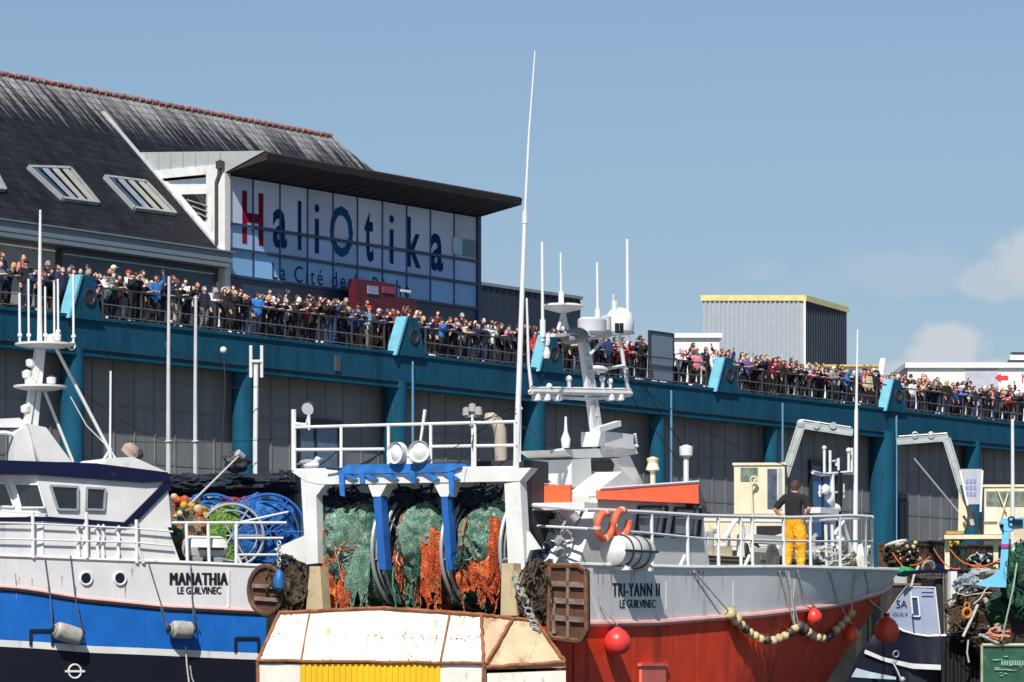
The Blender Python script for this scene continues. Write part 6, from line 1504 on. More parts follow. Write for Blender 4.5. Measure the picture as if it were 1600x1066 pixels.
mb = MB(); mb.tube([RP(172, 716, 1.5), RP(172, 700, 1.5)], .04, 6); mb.tube([RP(160, 722, 1.5), RP(172, 702, 1.5), RP(182, 720, 1.5)], .03, 6); part('aerial_foot', mb, WHITE, blu)
# masts rising from behind the roof and aft deck
for x, t, b_, r, r2 in ((263, 432, 752, .05, .028), (305, 462, 752, .045, .03)):
    mb = MB(); mb.tube([RP(x, b_, 0), RP(x, (t+b_)/2, 0), RP(x+1, t, 0)], r, 8, r2=r2); mb.ring(RP(x, 690, 0), .06, .02, (0, 0, 1), 10, 5); part('pole_mast', mb, M('grey_white_pole', (.55, .56, .58), .4), blu)
mb = MB(); mb.tube([RP(399, 685, -.5), RP(400, 570, -.5)], .05, 8); mb.tube([RP(391, 565, -.5), RP(410, 565, -.5)], .04, 6)
for x in (392, 409): mb.tube([RP(x, 590, -.5), RP(x, 540, -.5)], .035, 6)
mb.tube([RP(399, 760, -.5), RP(399, 685, -.5)], .05, 6); part('fork_mast', mb, WHITE, blu)
mb = MB()
for a, b, s in (((63, 540), (263, 690), .3), ((174, 575), (452, 600), .2), ((200, 690), (458, 684), .05), ((349, 560), (160, 480), .3)): mb.tube(sag(RP(*a, 0), RP(*b, -.2), s), .009, 4)
part('rigging_wires', mb, BLACK, blu)
# grey fenders with lanyards
for (x, y, w, ang, lab, ro) in ((106, 990, .60, -.28, 'grey cylindrical fender hanging tilted over the blue hull, the left one', ((70, 872), (110, 868))), (284, 984, .50, -.05, 'pale worn cylindrical fender hanging level over the blue hull, below the boat name', ((232, 880), (298, 884)))):
    c = BP(x, y, 2.7+.20); t = thing('fender', lab, 'fender', B_, c-V((0, 0, .2)), 'grey fenders on the blue hull')
    d = V((-math.cos(ang), 0, math.sin(ang))); mb = MB(); mb.lathe(c, [(.03, -w/2-.04), (.10, -w/2), (.165, -w/2+.08), (.175, 0), (.165, w/2-.08), (.10, w/2), (.03, w/2+.04)], axis=d, n=18); part('body', mb, FEND, t)
    mb = MB()
    for s in (-1, 1): mb.lathe(c+d*s*(w/2-.02), [(.10, -.03*1), (.12, 0), (.06, .05), (.02, .07)], axis=d*s, n=14)
    part('end_cap', mb, BLACK, t)
    mb = MB(); mb.tube([BP(*ro[0], 2.74), BP((ro[0][0]*.4+(x-20)*.6), ro[0][1]*.4+y*.6, 2.74), c-d*(w/2+.03)], .014, 5); mb.tube([BP(*ro[1], 2.74), BP(ro[1][0]*.5+(x+18)*.5, ro[1][1]*.5+y*.5, 2.74), c+d*(w/2+.03)], .014, 5)
    for px, k in ((x-22, 0), (x+22, 1)):
        a = BP(ro[k][0]*.35+px*.65, ro[k][1]*.35+y*.65, 2.75); mb.tube([a, a+V((-.04, 0, -.25)), a+V((-.12, 0, -.45))], .016, 5)
    part('lanyard', mb, M('blue_grey_rope', (.06, .10, .18), .8, var=.4, scale=12), t)
mb = MB(); mb.tube([BP(290, 1010, 2.76), BP(292, 1040, 2.76), BP(297, 1080, 2.76)], .018, 5); mb.tube([BP(297, 1040, 2.76), BP(300, 1060, 2.76), BP(310, 1080, 2.76)], .012, 5)
solo('rope_end', mb, ROPEW, 'frayed pale rope end hanging over the black hull bottom', 'rope', B_, BP(290, 1080, 2.7))

# ================================================================ quay cranes behind the boats
def crane(lab, Fq, body, cab, jib, mirror=False):
    t = thing('quay_crane', lab, 'crane', Fq, (Fq.p((cab[0]+cab[1])/2, 900, 0).x, 0, 5), 'cream quay cranes')
    P = lambda x, y, v=0: Fq.p(x, y, v)
    a, b = P(cab[0], cab[3]), P(cab[1], cab[2]); mb = MB(); mb.boxb((a.x, 0, a.z), (b.x, 1.8, b.z-.1)); mb.boxb((a.x-.06, -.06, b.z-.098), (b.x+.06, 1.9, b.z)); c_ = part('cab', mb, CREAM, t)
    return t, P, a, b, c_
K_ = Fr(at(1185, 900, 150).x, 150, -5)
t, P, a, b, cb = crane('cream quay crane with cab and grey jib, standing behind the red trawler foredeck', K_, None, (1147, 1226, 723, 803), None)
mb = MB(); p, q = P(1157, 731), P(1184, 752); mb.boxb((p.x, -.03, q.z), (q.x, -.002, p.z)); w = part('window', mb, M('dusty_green_glass', (.16, .20, .16), .25, var=.5, scale=3), cb)
mb = MB(); p, q = P(1199, 733), P(1214, 795); mb.boxb((p.x, -.03, q.z), (q.x, -.002, p.z)); w = part('window', mb, M('blue_grey_glass', (.08, .10, .16), .2, var=.4), cb)
mb = MB(); p, q = P(1216, 732), P(1222, 797); mb.boxb((p.x, -.035, q.z), (q.x, -.004, p.z)); part('window', mb, M('pale_glass', (.35, .42, .42), .2), cb)
mb = MB(); mb.tube([P(1176, 805, -.3), P(1174, 760, -.3), P(1181, 748, -.3)], .05, 6); mb.ring(P(1178, 750, -.3), .14, .03, (0, 1, 0), 14, 5); part('hose', mb, CREAM, t)
mb = MB(); p, q = P(1100, 890), P(1228, 804); mb.boxb((p.x, -.1, 5.0), (q.x, 1.9, q.z)); part('body', mb, CREAM, t)
mb = MB(); p, q = P(1182, 822), P(1222, 842); mb.boxb((p.x, -.14, q.z), (q.x, -.102, p.z)); part('engine_grille', mb, BLACK, t)
p, q = P(1100, 890), P(1100, 806)
def jib(t, P, pts, w, v=.6, up=None):
    mb = MB()
    for (a, b) in pts:
        A, B = P(*a, v), P(*b, v); d = (B-A); n = V((-d.z, 0, d.x)).normalized()*w
        mb.beam(A, B, w*1.3, w*1.2, up=(0, 1, 0)); mb.beam(A+n*.9, B+n*.9, .05, w*1.4, up=(0, 1, 0)); mb.beam(A-n*.9, B-n*.9, .05, w*1.4, up=(0, 1, 0))
        m = max(2, int(d.length/.9))
        for i in range(m+1): mb.beam(A.lerp(B, i/m)-n*.8, A.lerp(B, i/m)+n*.8, .04, w*1.35, up=(0, 1, 0))
    part('jib', mb, M('pale_grey_jib', (.42, .46, .46), .5, dirt=(.2, .14, .1), damt=.5, dlo=.58), t)
jib(t, P, [((1226, 744), (1252, 664))], .16)
jib(t, P, [((1250, 664), (1332, 676))], .13)
mb = MB(); mb.lathe(P(1251, 662, .5), [(.05, -.05), (.16, -.02), (.16, .25), (.05, .3)], axis=(0, 1, 0), n=14)
for x in (1276, 1302): mb.lathe(P(x, 665, .5), [(.05, -.05), (.14, -.05), (.14, .15), (.05, .15)], axis=(0, 1, 0), n=12)
mb.tube([P(1252, 656, .5), P(1330, 668, .5)], .03, 5); part('sheaves', mb, GALV, t)
mb = MB(); mb.tube([P(1310, 680, .5), P(1312, 730, .5)], .02, 5); part('hoist_wire', mb, BLACK, t)
K2 = Fr(at(1560, 900, 158).x, 158, -5)
t, P, a, b, cb = crane('cream quay crane with wide cab and long grey jib reaching left, at the right edge', K2, None, (1538, 1640, 757, 835), None)
mb = MB(); p, q = P(1541, 768), P(1612, 791); mb.boxb((p.x, -.03, q.z), (q.x, -.002, p.z)); part('window', mb, M('dusty_green_glass', (.16, .20, .16), .25), cb)
mb = MB(); mb.beam(P(1558, 765, -.06), P(1572, 800, -.06), .25, .05); mb.beam(P(1580, 757, -.06), P(1580, 830, -.06), .3, .06); mb.beam(P(1575, 770, -.1), P(1562, 815, -.1), .08, .06); part('cab_frame', mb, CREAM, cb)
mb = MB(); p, q = P(1538, 793), P(1558, 815); mb.boxb((p.x, -.12, q.z), (q.x, -.01, p.z)); part('hatch', mb, M('pale_cream_panel', (.8, .76, .6), .5), cb)
p, q = P(1475, 843), P(1640, 836); mb = MB(); mb.boxb((p.x, -.5, p.z), (q.x, 2, q.z)); part('platform', mb, CREAM, t)
mb = MB()
for x in (1480, 1556, 1620): p_ = P(x, 845); mb.boxb((p_.x-.1, 0, 5), (p_.x+.1, .25, P(x, 843).z))
part('leg', mb, CREAM, t)
mb = MB(); mb.prism([P(x, y, .2) for x, y in ((1498, 768), (1512, 800), (1508, 836), (1497, 836))], (0, .5, 0)); part('jib_foot', mb, CREAM, t)
jib(t, P, [((1479, 686), (1520, 820))], .16); jib(t, P, [((1402, 690), (1481, 684))], .13)
mb = MB(); mb.tube([P(1428, 716, .3), P(1510, 815, .3)], .035, 6)
for x in (1430, 1455): mb.ring(P(x, 680, .5), .12, .04, (0, 1, 0), 12, 5)
mb.tube([P(1404, 682, .5), P(1480, 677, .5)], .03, 5); part('stay', mb, GALV, t)
mb = MB(); mb.beam(P(1505, 806, -.1), P(1518, 826, -.1), .14, .1); mb.tube([P(1520, 800, -.2), P(1530, 835, -.2)], .07, 6); mb.tube([P(1512, 820, -.3), P(1500, 850, -.3)], .05, 6); part('hydraulics', mb, DARK, t)
mb = MB(); mb.beam(P(1500, 735, -.1), P(1512, 790, -.1), .14, .08); mb.beam(P(1535, 735, -.1), P(1532, 800, -.1), .14, .08); fr_ = thing('sign_frame', 'white framed tapering panel with faint blue print beside the right crane', 'sign', K2, P(1518, 836, -.1))
part('frame', mb, WHITEC, fr_); mb = MB(); mb.prism([P(x, y, -.05) for x, y in ((1501, 733), (1534, 733), (1531, 788), (1513, 788))], (0, .06, 0)); part('panel', mb, M('lilac_grey_panel', (.45, .46, .52), .5, var=.1), fr_)
mb = MB()
for y in (752, 762, 772):
    for k in range(3): p = P(1511+k*6, y, -.07); mb.box(p, (.11, .01, .16))
part('print', mb, M('faint_blue_print', (.25, .28, .5), .5), fr_)
mb = MB(); mb.box((0, 0, 0), (.001, .001, .001))
mb = MB(); p = at(1582, 757, 150); lo = at(1583, 900, 150); mb.tube([V((lo.x, lo.y, 5)), at(1582, 655, 150)], .09, 8, r2=.06)
solo('lamp_pole', mb, WHITE, 'plain white pole rising in front of the right crane cab', 'pole', WORLD, (lo.x, lo.y, 5))

# gear stacked on the quay edge
QF = T
rr = random.Random(77)
def QP(px, py, v=-11): return T.p(px, py, v)
mb = MB(); p0, p1 = QP(1366, 850, -10.5).x, QP(1490, 850, -10.5).x
ht = thing('fish_box_stack', 'dark brown timber and net bins lined up along the quay edge', 'bins', T, ((p0+p1)/2, -10.5, 5), None)
x = QP(1395, 860).x; xe = QP(1640, 860).x
boxm = [M('brown_bin', (.09, .045, .025), .8, var=.4, scale=4), M('dark_bin', (.03, .03, .03), .8, var=.4, scale=4), M('dull_green_bin', (.04, .07, .045), .8, var=.4, scale=4)]
k = 0; zt_ = QP(1450, 850, -11).z
while x < xe:
    w = rr.uniform(1.5, 2.4); mb = MB(); h = zt_+rr.uniform(-.25, .1); mb.boxb((x, -11.6, 5.0), (x+w-.12, -10.3, h)); mb.boxb((x-.04, -11.65, h+.002), (x+w-.08, -10.25, h+.08))
    for j in range(4): mb.boxb((x+.1+j*w*.24, -11.63, 5.0), (x+.16+j*w*.24, -11.601, h))
    part('bin', mb, boxm[k % 3], ht); x += w; k += 1
for i, (px, py, mt, s, lab) in enumerate(((1408, 868, NET_N, (1.0, .6, .55), 'heap of brown net and coloured floats left of the quay bins'), (1540, 878, NET_K, (1.4, .5, .35), 'dark net heap in front of the quay bins under the crane'), (1478, 850, netmat('dull_pink_netting', [(.3, .08, .08), (.45, .2, .15), (.2, .12, .08)], 12), (.5, .4, .25), 'small heap of reddish net and floats on the quay under the jib'))):
    mb = MB(); lump(QP(px, py, -12.2 if i != 2 else -11), s, 101+i, .3, 36, 3, mb); o = solo('net_pile', mb, mt, lab, 'fishing net', T, QP(px, py, -12.2))
    mb = MB()
    for k in range(16): mb.ball(QP(px, py, -12.5 if i != 2 else -11.4)+V((rr.uniform(-1, 1)*s[0], -.3, rr.uniform(-.4, 1)*s[2])), rr.uniform(.03, .12), 8)
    part('floats', mb, (FLOATY, GALV, YELLOW)[i], o)
    mb = MB(); rope_mess(mb, QP(px, py, -12.3 if i != 2 else -11.1), s, 20, .03, rr); part('ropes', mb, (ROPEK, ROPEW, ROPEK)[i], o)
mb = MB(); mb.ring(QP(1400, 850, -12.4), .45, .06, (0, .3, 1), 20, 6); solo('hoop', mb, WHITE, 'white hoop lying on the brown net heap at the quay edge', 'hoop', T, QP(1400, 853, -12.4))
for (px, lab) in ((1500, 'ochre yellow pallet on the crane platform'),):
    a = K2.p(1478, 838, -.3); b = K2.p(1525, 828, -.3); mb = MB(); mb.boxb((a.x, -.45, K2.p(1478, 835, -.3).z), (b.x-.5, .3, b.z-.05)); solo('pallet', mb, M('ochre_wood', (.45, .32, .06), .8, var=.3, scale=6), lab, 'pallet', K2, a)

# ================================================================ dark hulled boat moored beyond the bow
D_ = Fr(at(1385, 966, 86).x, 86, 18)
def DP(px, py, v=0): return D_.p(px, py, v)
db = thing('fishing_boat', 'navy hulled boat with pale lilac bow bulwark and white stripes, right of the red trawler', 'fishing boat', D_, (3, 0, 0))
def dk2(pts_t, pts_b, mat, nm, par, n=16, bulge=.25, label=None):
    """a curved side plate: top and bottom edges given left to right"""
    def f(a, k):
        def ev(ps):
            x = a*(len(ps)-1); i = min(int(x), len(ps)-2); return V(ps[i]).lerp(V(ps[i+1]), x-i)
        t_, b_ = ev(pts_t), ev(pts_b); p = b_.lerp(t_, k); return p
    mb = MB(); mb.grid(f, n, 6); return part(nm, mb, mat, par, label)
vb = lambda x: -1.2*min(1, max(0, (x-1382)/90.0))**.6        # the side swings toward the viewer aft
E = lambda x, y, e=0: DP(x, y, vb(x)-e)
bulD = dk2([E(1384, 962), E(1392, 948), E(1404, 932), E(1416, 917), E(1440, 917), E(1461, 918)], [E(1384, 967), E(1398, 976), E(1412, 984), E(1430, 989), E(1450, 992), E(1469, 992)], M('lilac_white_paint', (.32, .37, .50), .5, var=.08, dirt=(.2, .2, .25), damt=.4, dlo=.6), 'bow_bulwark', db)
dk2([E(1383, 970, .02), E(1400, 980, .02), E(1425, 990, .02), E(1470, 994, .02), E(1530, 994, .02), E(1640, 994, .02)], [E(1340, 1024, .02), E(1380, 1036, .02), E(1425, 1044, .02), E(1470, 1046, .02), E(1530, 1046, .02), E(1640, 1046, .02)], DKHULL, 'hull', db)
dk2([E(1352, 1015, .10), E(1380, 1027, .10), E(1425, 1037, .10), E(1470, 1039, .10)], [E(1350, 1021, .10), E(1380, 1033, .10), E(1425, 1045, .10), E(1470, 1047, .10)], WHITE, 'white_stripe', db)
dk2([E(1340, 1024, .03), E(1380, 1036, .03), E(1425, 1044, .03), E(1640, 1046, .03)], [E(1300, 1120, .03), E(1380, 1140, .03), E(1425, 1150, .03), E(1640, 1150, .03)], DKHULL, 'lower_hull', db)
dk2([E(1338, 1044, .05), E(1360, 1050, .05), E(1400, 1058, .05)], [E(1330, 1058, .05), E(1360, 1060, .05), E(1400, 1062, .05)], M('pale_blue_white', (.5, .6, .68), .5), 'white_stripe', db)
mb = MB(); mb.tube([E(1382, 968, .03), E(1398, 978, .03), E(1412, 986, .03), E(1430, 991, .03), E(1450, 994, .03), E(1480, 993, .03)], .026, 6); mb.tube([E(1461, 918, .02), E(1469, 992, .02)], .016, 6); mb.tube([E(1384, 962, .02), E(1404, 932, .02), E(1416, 917, .02), E(1461, 918, .02)], .014, 6); part('white_trim', mb, WHITEC, db)
mb = MB(); p = [E(x, y, .03) for x, y in ((1422, 933), (1434, 933), (1437, 963), (1425, 963))]; mb.prism(p, (0, .05, 0)); hp_ = part('hawse_port', mb, M('deep_blue_port', (.03, .08, .17), .4), bulD)
mb = MB(); 
for k in range(4): mb.beam(p[k]+V((0, -.02, 0)), p[(k+1) % 4]+V((0, -.02, 0)), .03, .03)
part('port_frame', mb, WHITEC, hp_)
mb = MB()
for y in (924, 930): mb.beam(E(1440, y, .02), E(1458, y, .02), .02, .03)
mb.tube([E(1441, 940, .01), E(1443, 990, .01)], .012, 5); part('mouldings', mb, M('faint_lilac_print', (.35, .36, .60), .5), bulD)
for body, x0, x1, y0, y1 in (('SA', 1401, 1418, 938, 950), ('GUILV', 1396, 1419, 957, 963)):
    a, b, c = E(x0, y1, .03), E(x1, y1, .03), E(x0, y0, .03); tm = text_mb(body, a, b-a, (0, 0, 1), (b-a).length, c.z-a.z, .0, 0)
    def onplate(p):
        k = (p-a).dot((b-a).normalized())/(b-a).length; return E(x0+(x1-x0)*k, 950, .0).y-.012
    tm.vs = [V((p.x, onplate(p), p.z)) for p in tm.vs]; part('lettering', tm, NAVY, bulD, smooth=False)
mb = MB(); mb.beam(DP(1488, 994, -1.1), DP(1488, 893, -1.1), .16, .16); mb.beam(DP(1488, 931, -1.1), DP(1512, 928, -1.0), .08, .08); mb.beam(DP(1476, 991, -1.1), DP(1500, 991, -1.1), .1, .06); part('bitt_post', mb, WHITEC, db)
mb = MB(); mb.tube([DP(1424, 918, -.6), DP(1428, 900, -.6), DP(1436, 884, -.6)], .03, 6); mb.tube([DP(1422, 916, -.6), DP(1426, 960, -1.2)], .02, 5); part('mooring_line', mb, ROPEW, db)
mb = MB(); mb.tube([E(1394, 1033, .1), E(1402, 1048, .15), E(1408, 1062, .15), E(1412, 1075, .15)], .018, 6); mb.ring(E(1400, 1022, .1), .07, .014, (0, 1, .2), 14, 5); mb.ball(E(1410, 1062, .2), .07, 8); part('painter_line', mb, GALV, db)
mb = MB(); 
for x in range(1474, 1536, 6): mb.beam(E(x, 996, .1), E(x+rr.uniform(-1, 1), 1080, .1), .06+rr.random()*.03, .06)
part('rubbing_battens', mb, M('black_timber', (.012, .012, .014), .7, var=.5, scale=4), db)
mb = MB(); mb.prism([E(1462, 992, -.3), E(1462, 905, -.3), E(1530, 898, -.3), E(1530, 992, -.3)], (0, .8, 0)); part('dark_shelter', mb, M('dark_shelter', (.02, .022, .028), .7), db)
mb = MB()
for x in (1474, 1478): mb.tube([E(x, 895, -.2), E(x+2, 990, -.2)], .02, 5)
part('thin_stays', mb, M('dull_brown_wire', (.16, .13, .1), .7), db)
mb = MB(); mb.tube([DP(1410, 896, -1), DP(1450, 892, -1), DP(1540, 894, -1)], .045, 6); mb.beam(DP(1465, 884, -1), DP(1472, 888, -1), .12, .1); mb.beam(DP(1465, 890, -1), DP(1472, 892, -1), .1, .1); part('dark_spar', mb, NAVY, db)
mb = MB(); lump(DP(1412, 893, -.4), (.3, .2, .1), 111, .3, 20, 3, mb); solo('net_pile', mb, M('bright_green_netting', (.02, .28, .08), .8, var=.4, scale=10), 'small bright green net bundle just right of the red trawler bow tip', 'fishing net', D_, DP(1412, 900, -.4))
# nets, ropes and gear aft on the dark boat
mb = MB(); lump(DP(1535, 960, -1.6), (.75, .4, .62), 112, .3, 40, 3, mb); lump(DP(1560, 1000, -1.7), (.5, .3, .5), 113, .3, 30, 3, mb); hpn = solo('net_pile', mb, NET_N, 'tall brown and black net heap with loose white ropes left of the green hull', 'fishing net', D_, DP(1535, 1010, -1.6))
mb = MB(); rope_mess(mb, DP(1530, 960, -1.8), (.8, .4, .7), 34, .02, rr); part('ropes', mb, M('brown_rope', (.09, .06, .035), .8, var=.6, scale=15), hpn)
mb = MB(); rope_mess(mb, DP(1535, 950, -1.9), (.7, .35, .6), 12, .018, rr); mb.tube([DP(1528, 945, -2.2), DP(1517, 970, -2.2), DP(1505, 995, -2.2)], .035, 6); mb.tube([DP(1530, 992, -2.2), DP(1545, 998, -2.2), DP(1560, 1006, -2.2)], .035, 6); mb.tube([DP(1513, 1000, -2.2), DP(1511, 1020, -2.2), DP(1514, 1035, -2.2)], .02, 6); part('ropes', mb, ROPEW, hpn, 'pale loose rope ends')
mb = MB()
for i in range(6): p = DP(1540+i*4, 938+i*9, -2.2); mb.lathe(p, [(.02, -.06), (.05, -.05), (.06, .05), (.02, .06)], axis=(.5, 0, -1), n=10)
part('float_line', mb, M('pinkish_floats', (.5, .38, .36), .6), hpn)
for x, y, r in ((1511, 950, .06), (1511, 960, .09)):
    pass
mb = MB(); mb.ring(DP(1511, 958, -2.2), .10, .035, (0, 1, 0), 16, 6); mb.ring(DP(1511, 946, -2.2), .06, .02, (0, 1, 0), 14, 6); solo('hook_block', mb, M('orange_iron', (.55, .22, .05), .6, var=.3), 'small orange rusty hook ring hanging against the brown nets', 'hook', D_, DP(1511, 965, -2.2))
mb = MB(); lump(DP(1512, 914, -1.7), (.3, .2, .24), 114, .3, 30, 3, mb); solo('net_pile', mb, netmat('pale_blue_netting', [(.05, .12, .2), (.3, .4, .5), (.5, .52, .52), (.04, .06, .1)], 12), 'pale blue and white netting bunched right of the white post', 'fishing net', D_, DP(1512, 930, -1.7))
mb = MB(); rope_mess(mb, DP(1535, 893, -1.5), (.4, .2, .06), 14, .022, rr); solo('rope_coil', mb, ROPEW, 'white rope coil lying on top beside the light blue wing', 'rope', D_, DP(1535, 898, -1.5))

# ================================================================ green boat with light blue gantry, right edge
G_ = Fr(at(1570, 1000, 80).x, 80, -10)
def GP(px, py, v=0): return G_.p(px, py, v)
gb = thing('fishing_boat', 'dark green boat stern with a light blue gantry, cut by the right edge', 'fishing boat', G_, (2, 0, 0))
GRN = M('dark_green_paint', (.012, .085, .045), .5, var=.3, scale=2.5, dirt=(.10, .22, .15), damt=.6, dlo=.56, dscale=4)
a, b = GP(1535, 1008), GP(1690, 1004); mb = MB(); mb.boxb((a.x, 0, -.5), (b.x, 3, a.z)); hu = part('hull', mb, GRN, gb)
mb = MB(); mb.tube([a+V((0, -.02, 0)), V((b.x, -.02, a.z))], .035, 8); mb.tube([a+V((-.01, -.02, 0)), V((a.x-.01, -.02, -.5))], .03, 8); part('cap_rail', mb, M('pale_olive_edge', (.40, .42, .30), .6, dirt=RUST, damt=.6, dlo=.55), hu)
mb = MB(); rr2 = random.Random(8)
for i in range(16): p = GP(1555+rr2.random()*45, 1022+rr2.random()*35, -.03); mb.box(p, (rr2.uniform(.04, .2), .01, rr2.uniform(.01, .025)))
for i in range(9): mb.box(GP(1566+i*4, 1036, -.03), (.03, .01, .10))
part('scrapes', mb, M('pale_green_scrape', (.25, .42, .32), .7), hu)
LB = M('light_blue_paint', (.16, .52, .75), .5, var=.08, dirt=(.1, .2, .3), damt=.4, dlo=.6)
mb = MB(); mb.prism([GP(x, y, .2) for x, y in ((1566, 812), (1578, 812), (1576, 850), (1572, 918), (1560, 916), (1565, 850))], (0, .3, 0)); part('gantry_leg', mb, LB, gb)
mb = MB(); mb.prism([GP(x, y, .19) for x, y in ((1561, 822), (1566, 810), (1640, 806), (1640, 822), (1584, 826), (1580, 830), (1564, 830))], (0, .34, 0)); part('gantry_beam', mb, LB, gb)
mb = MB(); mb.prism([GP(x, y, .1) for x, y in ((1522, 913), (1550, 900), (1563, 888), (1572, 918), (1540, 917))], (0, .1, 0)); part('wing_bracket', mb, LB, gb)
mb = MB(); mb.prism([GP(x, y, .17) for x, y in ((1565, 850), (1576, 850), (1575.6, 856), (1564.6, 856))], (0, .36, 0)); part('magenta_band', mb, M('magenta_paint', (.5, .03, .25), .5), gb)
mb = MB(); mb.box(GP(1590, 816, .15), (.22, .1, .12)); mb.ball(GP(1565, 822, .1), .05, 8); mb.ring(GP(1580, 812, .1), .06, .02, (0, 1, 0), 12, 5); part('fittings', mb, NAVY, gb)
mb = MB(); mb.prism([GP(x, y, 1.5) for x, y in ((1583, 826), (1640, 822), (1640, 852), (1583, 848))], (0, .3, 0)); part('cream_panel', mb, M('peach_panel', (.62, .50, .38), .6, var=.2, scale=3), gb)
mb = MB(); lump(GP(1598, 905, .5), (.38, .5, .75), 121, .25, 44, 3, mb); o = solo('trawl_net', mb, NET_D, 'dark green net mass under the light blue gantry at the right edge', 'fishing net', G_, GP(1598, 960, .5))
mb = MB(); rope_mess(mb, GP(1596, 905, .4), (.4, .5, .8), 22, .010, rr2); part('ropes', mb, M('dull_green_rope', (.02, .14, .08), .8), o)
mb = MB(); lump(GP(1566, 950, .9), (.3, .3, .3), 122, .25, 30, 3, mb); part('netting', mb, NET_D, o)
mb = MB(); mb.boxb((GP(1575, 930).x, .6, 1.5), (GP(1690, 930).x, 2.5, GP(1600, 945).z)); part('dark_well', mb, M('maroon_black_steel', (.03, .012, .012), .8), gb)
mb = MB(); mb.tube([GP(1589, 880, -.2), GP(1583, 920, -.25), GP(1574, 960, -.25), GP(1565, 1000, -.2)], .018, 6); part('pale_line', mb, M('pale_green_line', (.35, .48, .36), .7), gb)
mb = MB(); rope_mess(mb, GP(1562, 990, -.1), (.22, .1, .14), 14, .02, rr2); solo('rope_knot', mb, M('orange_pink_rope', (.7, .25, .15), .8), 'orange pink rope knotted on the corner of the green hull', 'rope', G_, GP(1562, 1000, -.1))
# rigging wires of the red trawler
mb = MB()
for a, b, s in (((836, 80), (806, 735), 0), ((983, 615), (1091, 757), .05), ((905, 522), (1300, 742), .5), ((905, 522), (640, 735), .3), ((829, 612), (742, 662), .05), ((910, 700), (806, 660), .08), ((968, 526), (1072, 704), .12)):
    if a == (836, 80): continue
    mb.tube(sag(Y_.p(*a, -.75), Y_.p(*b, -.9), s), .008, 4)
part('rigging_wires', mb, BLACK, tri)
mb = MB()
for k in range(5):
    x = 470+k*70; mb.tube(sag(GQ(x, 735, 1.1), GQ(x+60, 700, 1.3), .1), .012, 5)
mb.tube(sag(GQ(510, 732, .8), GQ(600, 704, 1.0), .12), .018, 5); mb.tube([GQ(806, 640, .9), GQ(742, 662, .95), GQ(738, 700, .9)], .01, 4); part('deck_cables', mb, BLACK, tri)
# plate seams on the hulls
mb = MB()
for uu in (3.2, 5.6, 8.0, 10.4, 12.6): mb.tube([HT.at_u(uu, z, -1, .002) for z in (.3, .8, 1.3, 1.8, zr(uu)-.05)], .007, 5)
part('weld_seams', mb, M('red_seam', (.5, .05, .02), .6), hull)
mb = MB()
for uu in (4.4, 7.0, 9.6, 12.0, 14.0): mb.tube([HT.at_u(uu, zr(uu)+(zg(uu)-zr(uu))*k/4, -1, .002) for k in range(1, 4)], .006, 5)
part('weld_seams', mb, GREYW, bul)
mb = MB()
for uu in (1.1, 2.6, 4.1): mb.tube([HB.at_u(uu, zbb(uu)+(zwb(uu)-zbb(uu))*k/4, 1, .002) for k in range(5)], .006, 5)
part('weld_seams', mb, M('blue_seam', (.01, .10, .42), .5), blu)
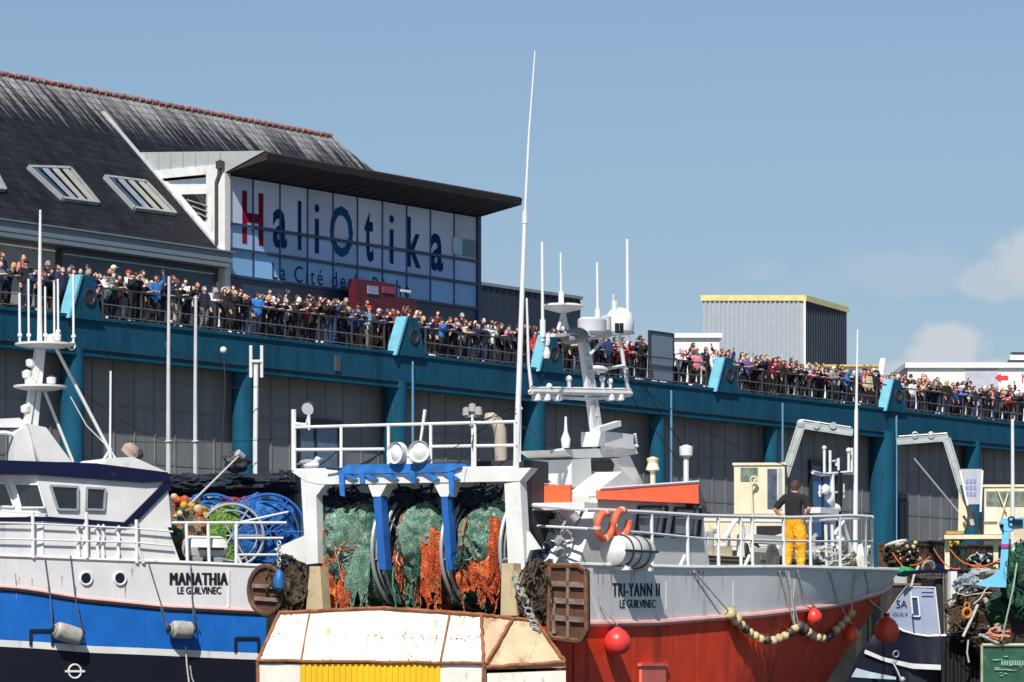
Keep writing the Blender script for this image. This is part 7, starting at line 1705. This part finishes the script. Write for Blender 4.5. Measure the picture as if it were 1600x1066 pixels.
# dark moored boats and gear crowded between the bow and the quay
rr = random.Random(55)
O_ = Fr(at(1450, 950, 118).x, 118, 0)
ob_ = thing('moored_boat', 'dark boat mostly hidden behind the lilac bow, its brown deck gear under the quay cranes', 'fishing boat', O_, (0, 0, 0))
def OP(px, py, v=0): return O_.p(px, py, v)
mb = MB(); a = OP(1376, 915); b = OP(1700, 908); mb.boxb((a.x, 0, -.5), (b.x, 3, a.z)); part('hull', mb, M('near_black_hull', (.014, .012, .012), .6, var=.5, dirt=(.09, .045, .025), damt=.7, dlo=.54, streak=.3), ob_)
mb = MB(); mb.boxb((a.x, -.06, a.z+.002), (b.x, .1, a.z+.07)); part('cap_rail', mb, M('worn_brown_rail', (.16, .09, .06), .7, var=.5, scale=5), ob_)
for j in range(46):
    x = rr.uniform(1378, 1600); k = j % 6; v = rr.uniform(.2, 1.6); y1 = 912; h = rr.uniform(10, 55)
    mb = MB(); mt = (DARK, NET_N, M('dull_rust_gear', (.13, .06, .035), .8, var=.5, scale=5), GALV, NET_K, CREAM)[(j*5+j//6) % 6]
    if k == 0: mb.tube([OP(x, y1, v), OP(x+rr.uniform(-6, 6), y1-h, v)], rr.uniform(.03, .07), 6); nm = 'post'
    elif k in (1, 4): lump(OP(x, y1-8, v), (rr.uniform(.2, .6), .3, rr.uniform(.12, .35)), 200+j, .35, 18, 3, mb); nm = 'net_heap'; mt = (NET_K, NET_N, NET_D)[j % 3]
    elif k == 2: c = OP(x, y1-10, v); mb.box(c, (rr.uniform(.2, .7), .3, rr.uniform(.15, .5)), rr.uniform(-.4, .4)); nm = 'deck_box'
    elif k == 3: mb.ring(OP(x, y1-rr.uniform(4, 25), v), rr.uniform(.1, .28), .035, (rr.uniform(-.6, .6), 1, rr.uniform(-.5, .5)), 16, 5); nm = 'hoop'
    else: mb.tube(sag(OP(x, y1-h, v), OP(x+rr.uniform(20, 60), y1-rr.uniform(5, 50), v), rr.uniform(.05, .3)), .02, 5); nm = 'slack_rope'; mt = (ROPEK, ROPEW, ROPEO)[j % 3]
    part(nm, mb, mt, ob_)
# rust runs under scuppers and fittings
rr = random.Random(12)
mb = MB()
for k in range(16):
    x = rr.uniform(930, 1350); p = HT.hit(Y_, x, 892+rr.uniform(0, 4), -1, .004); L0 = rr.uniform(.12, .5); w = rr.uniform(.008, .022)
    q = HT.at_u(p.x, p.z-L0, -1, .004); mb.add([p+V((-w, -.002, 0)), p+V((w, -.002, 0)), q+V((w*.2, -.002, 0)), q+V((-w*.2, -.002, 0))], [(0, 1, 2, 3)])
part('rust_runs', mb, M('rust_run', (.42, .25, .15), .8, var=.3), bul, smooth=False)
mb = MB()
for k in range(14):
    x = rr.uniform(10, 400); p = BP(x, 888+rr.uniform(0, 30), 2.706); L0 = rr.uniform(.10, .35); w = rr.uniform(.006, .016)
    mb.add([p+V((-w, 0, 0)), p+V((w, 0, 0)), p+V((w*.2, 0, -L0)), p+V((-w*.2, 0, -L0))], [(0, 1, 2, 3)])
part('rust_runs', mb, M('rust_run', (.42, .25, .15), .8, var=.3), bb, smooth=False)
mb = MB()
for k in range(26):
    a_ = rr.random(); p = P_dl.lerp(P_dr, a_).lerp(tl[0].lerp(tl[2], a_), rr.choice([.97, .97, .55]))-V((.008, 0, 0)); f_ = rr.uniform(.06, .3); w = rr.uniform(.006, .02)
    dn = (P_dl-tl[0]); dn = V((dn.x, 0, dn.z))*f_
    mb.add([p+V((0, -w, 0)), p+V((0, w, 0)), p+dn+V((0, w*.3, 0)), p+dn+V((0, -w*.3, 0))], [(0, 1, 2, 3)])
part('rust_runs', mb, M('pale_rust_run', (.58, .38, .20), .8, var=.3), tp, smooth=False)
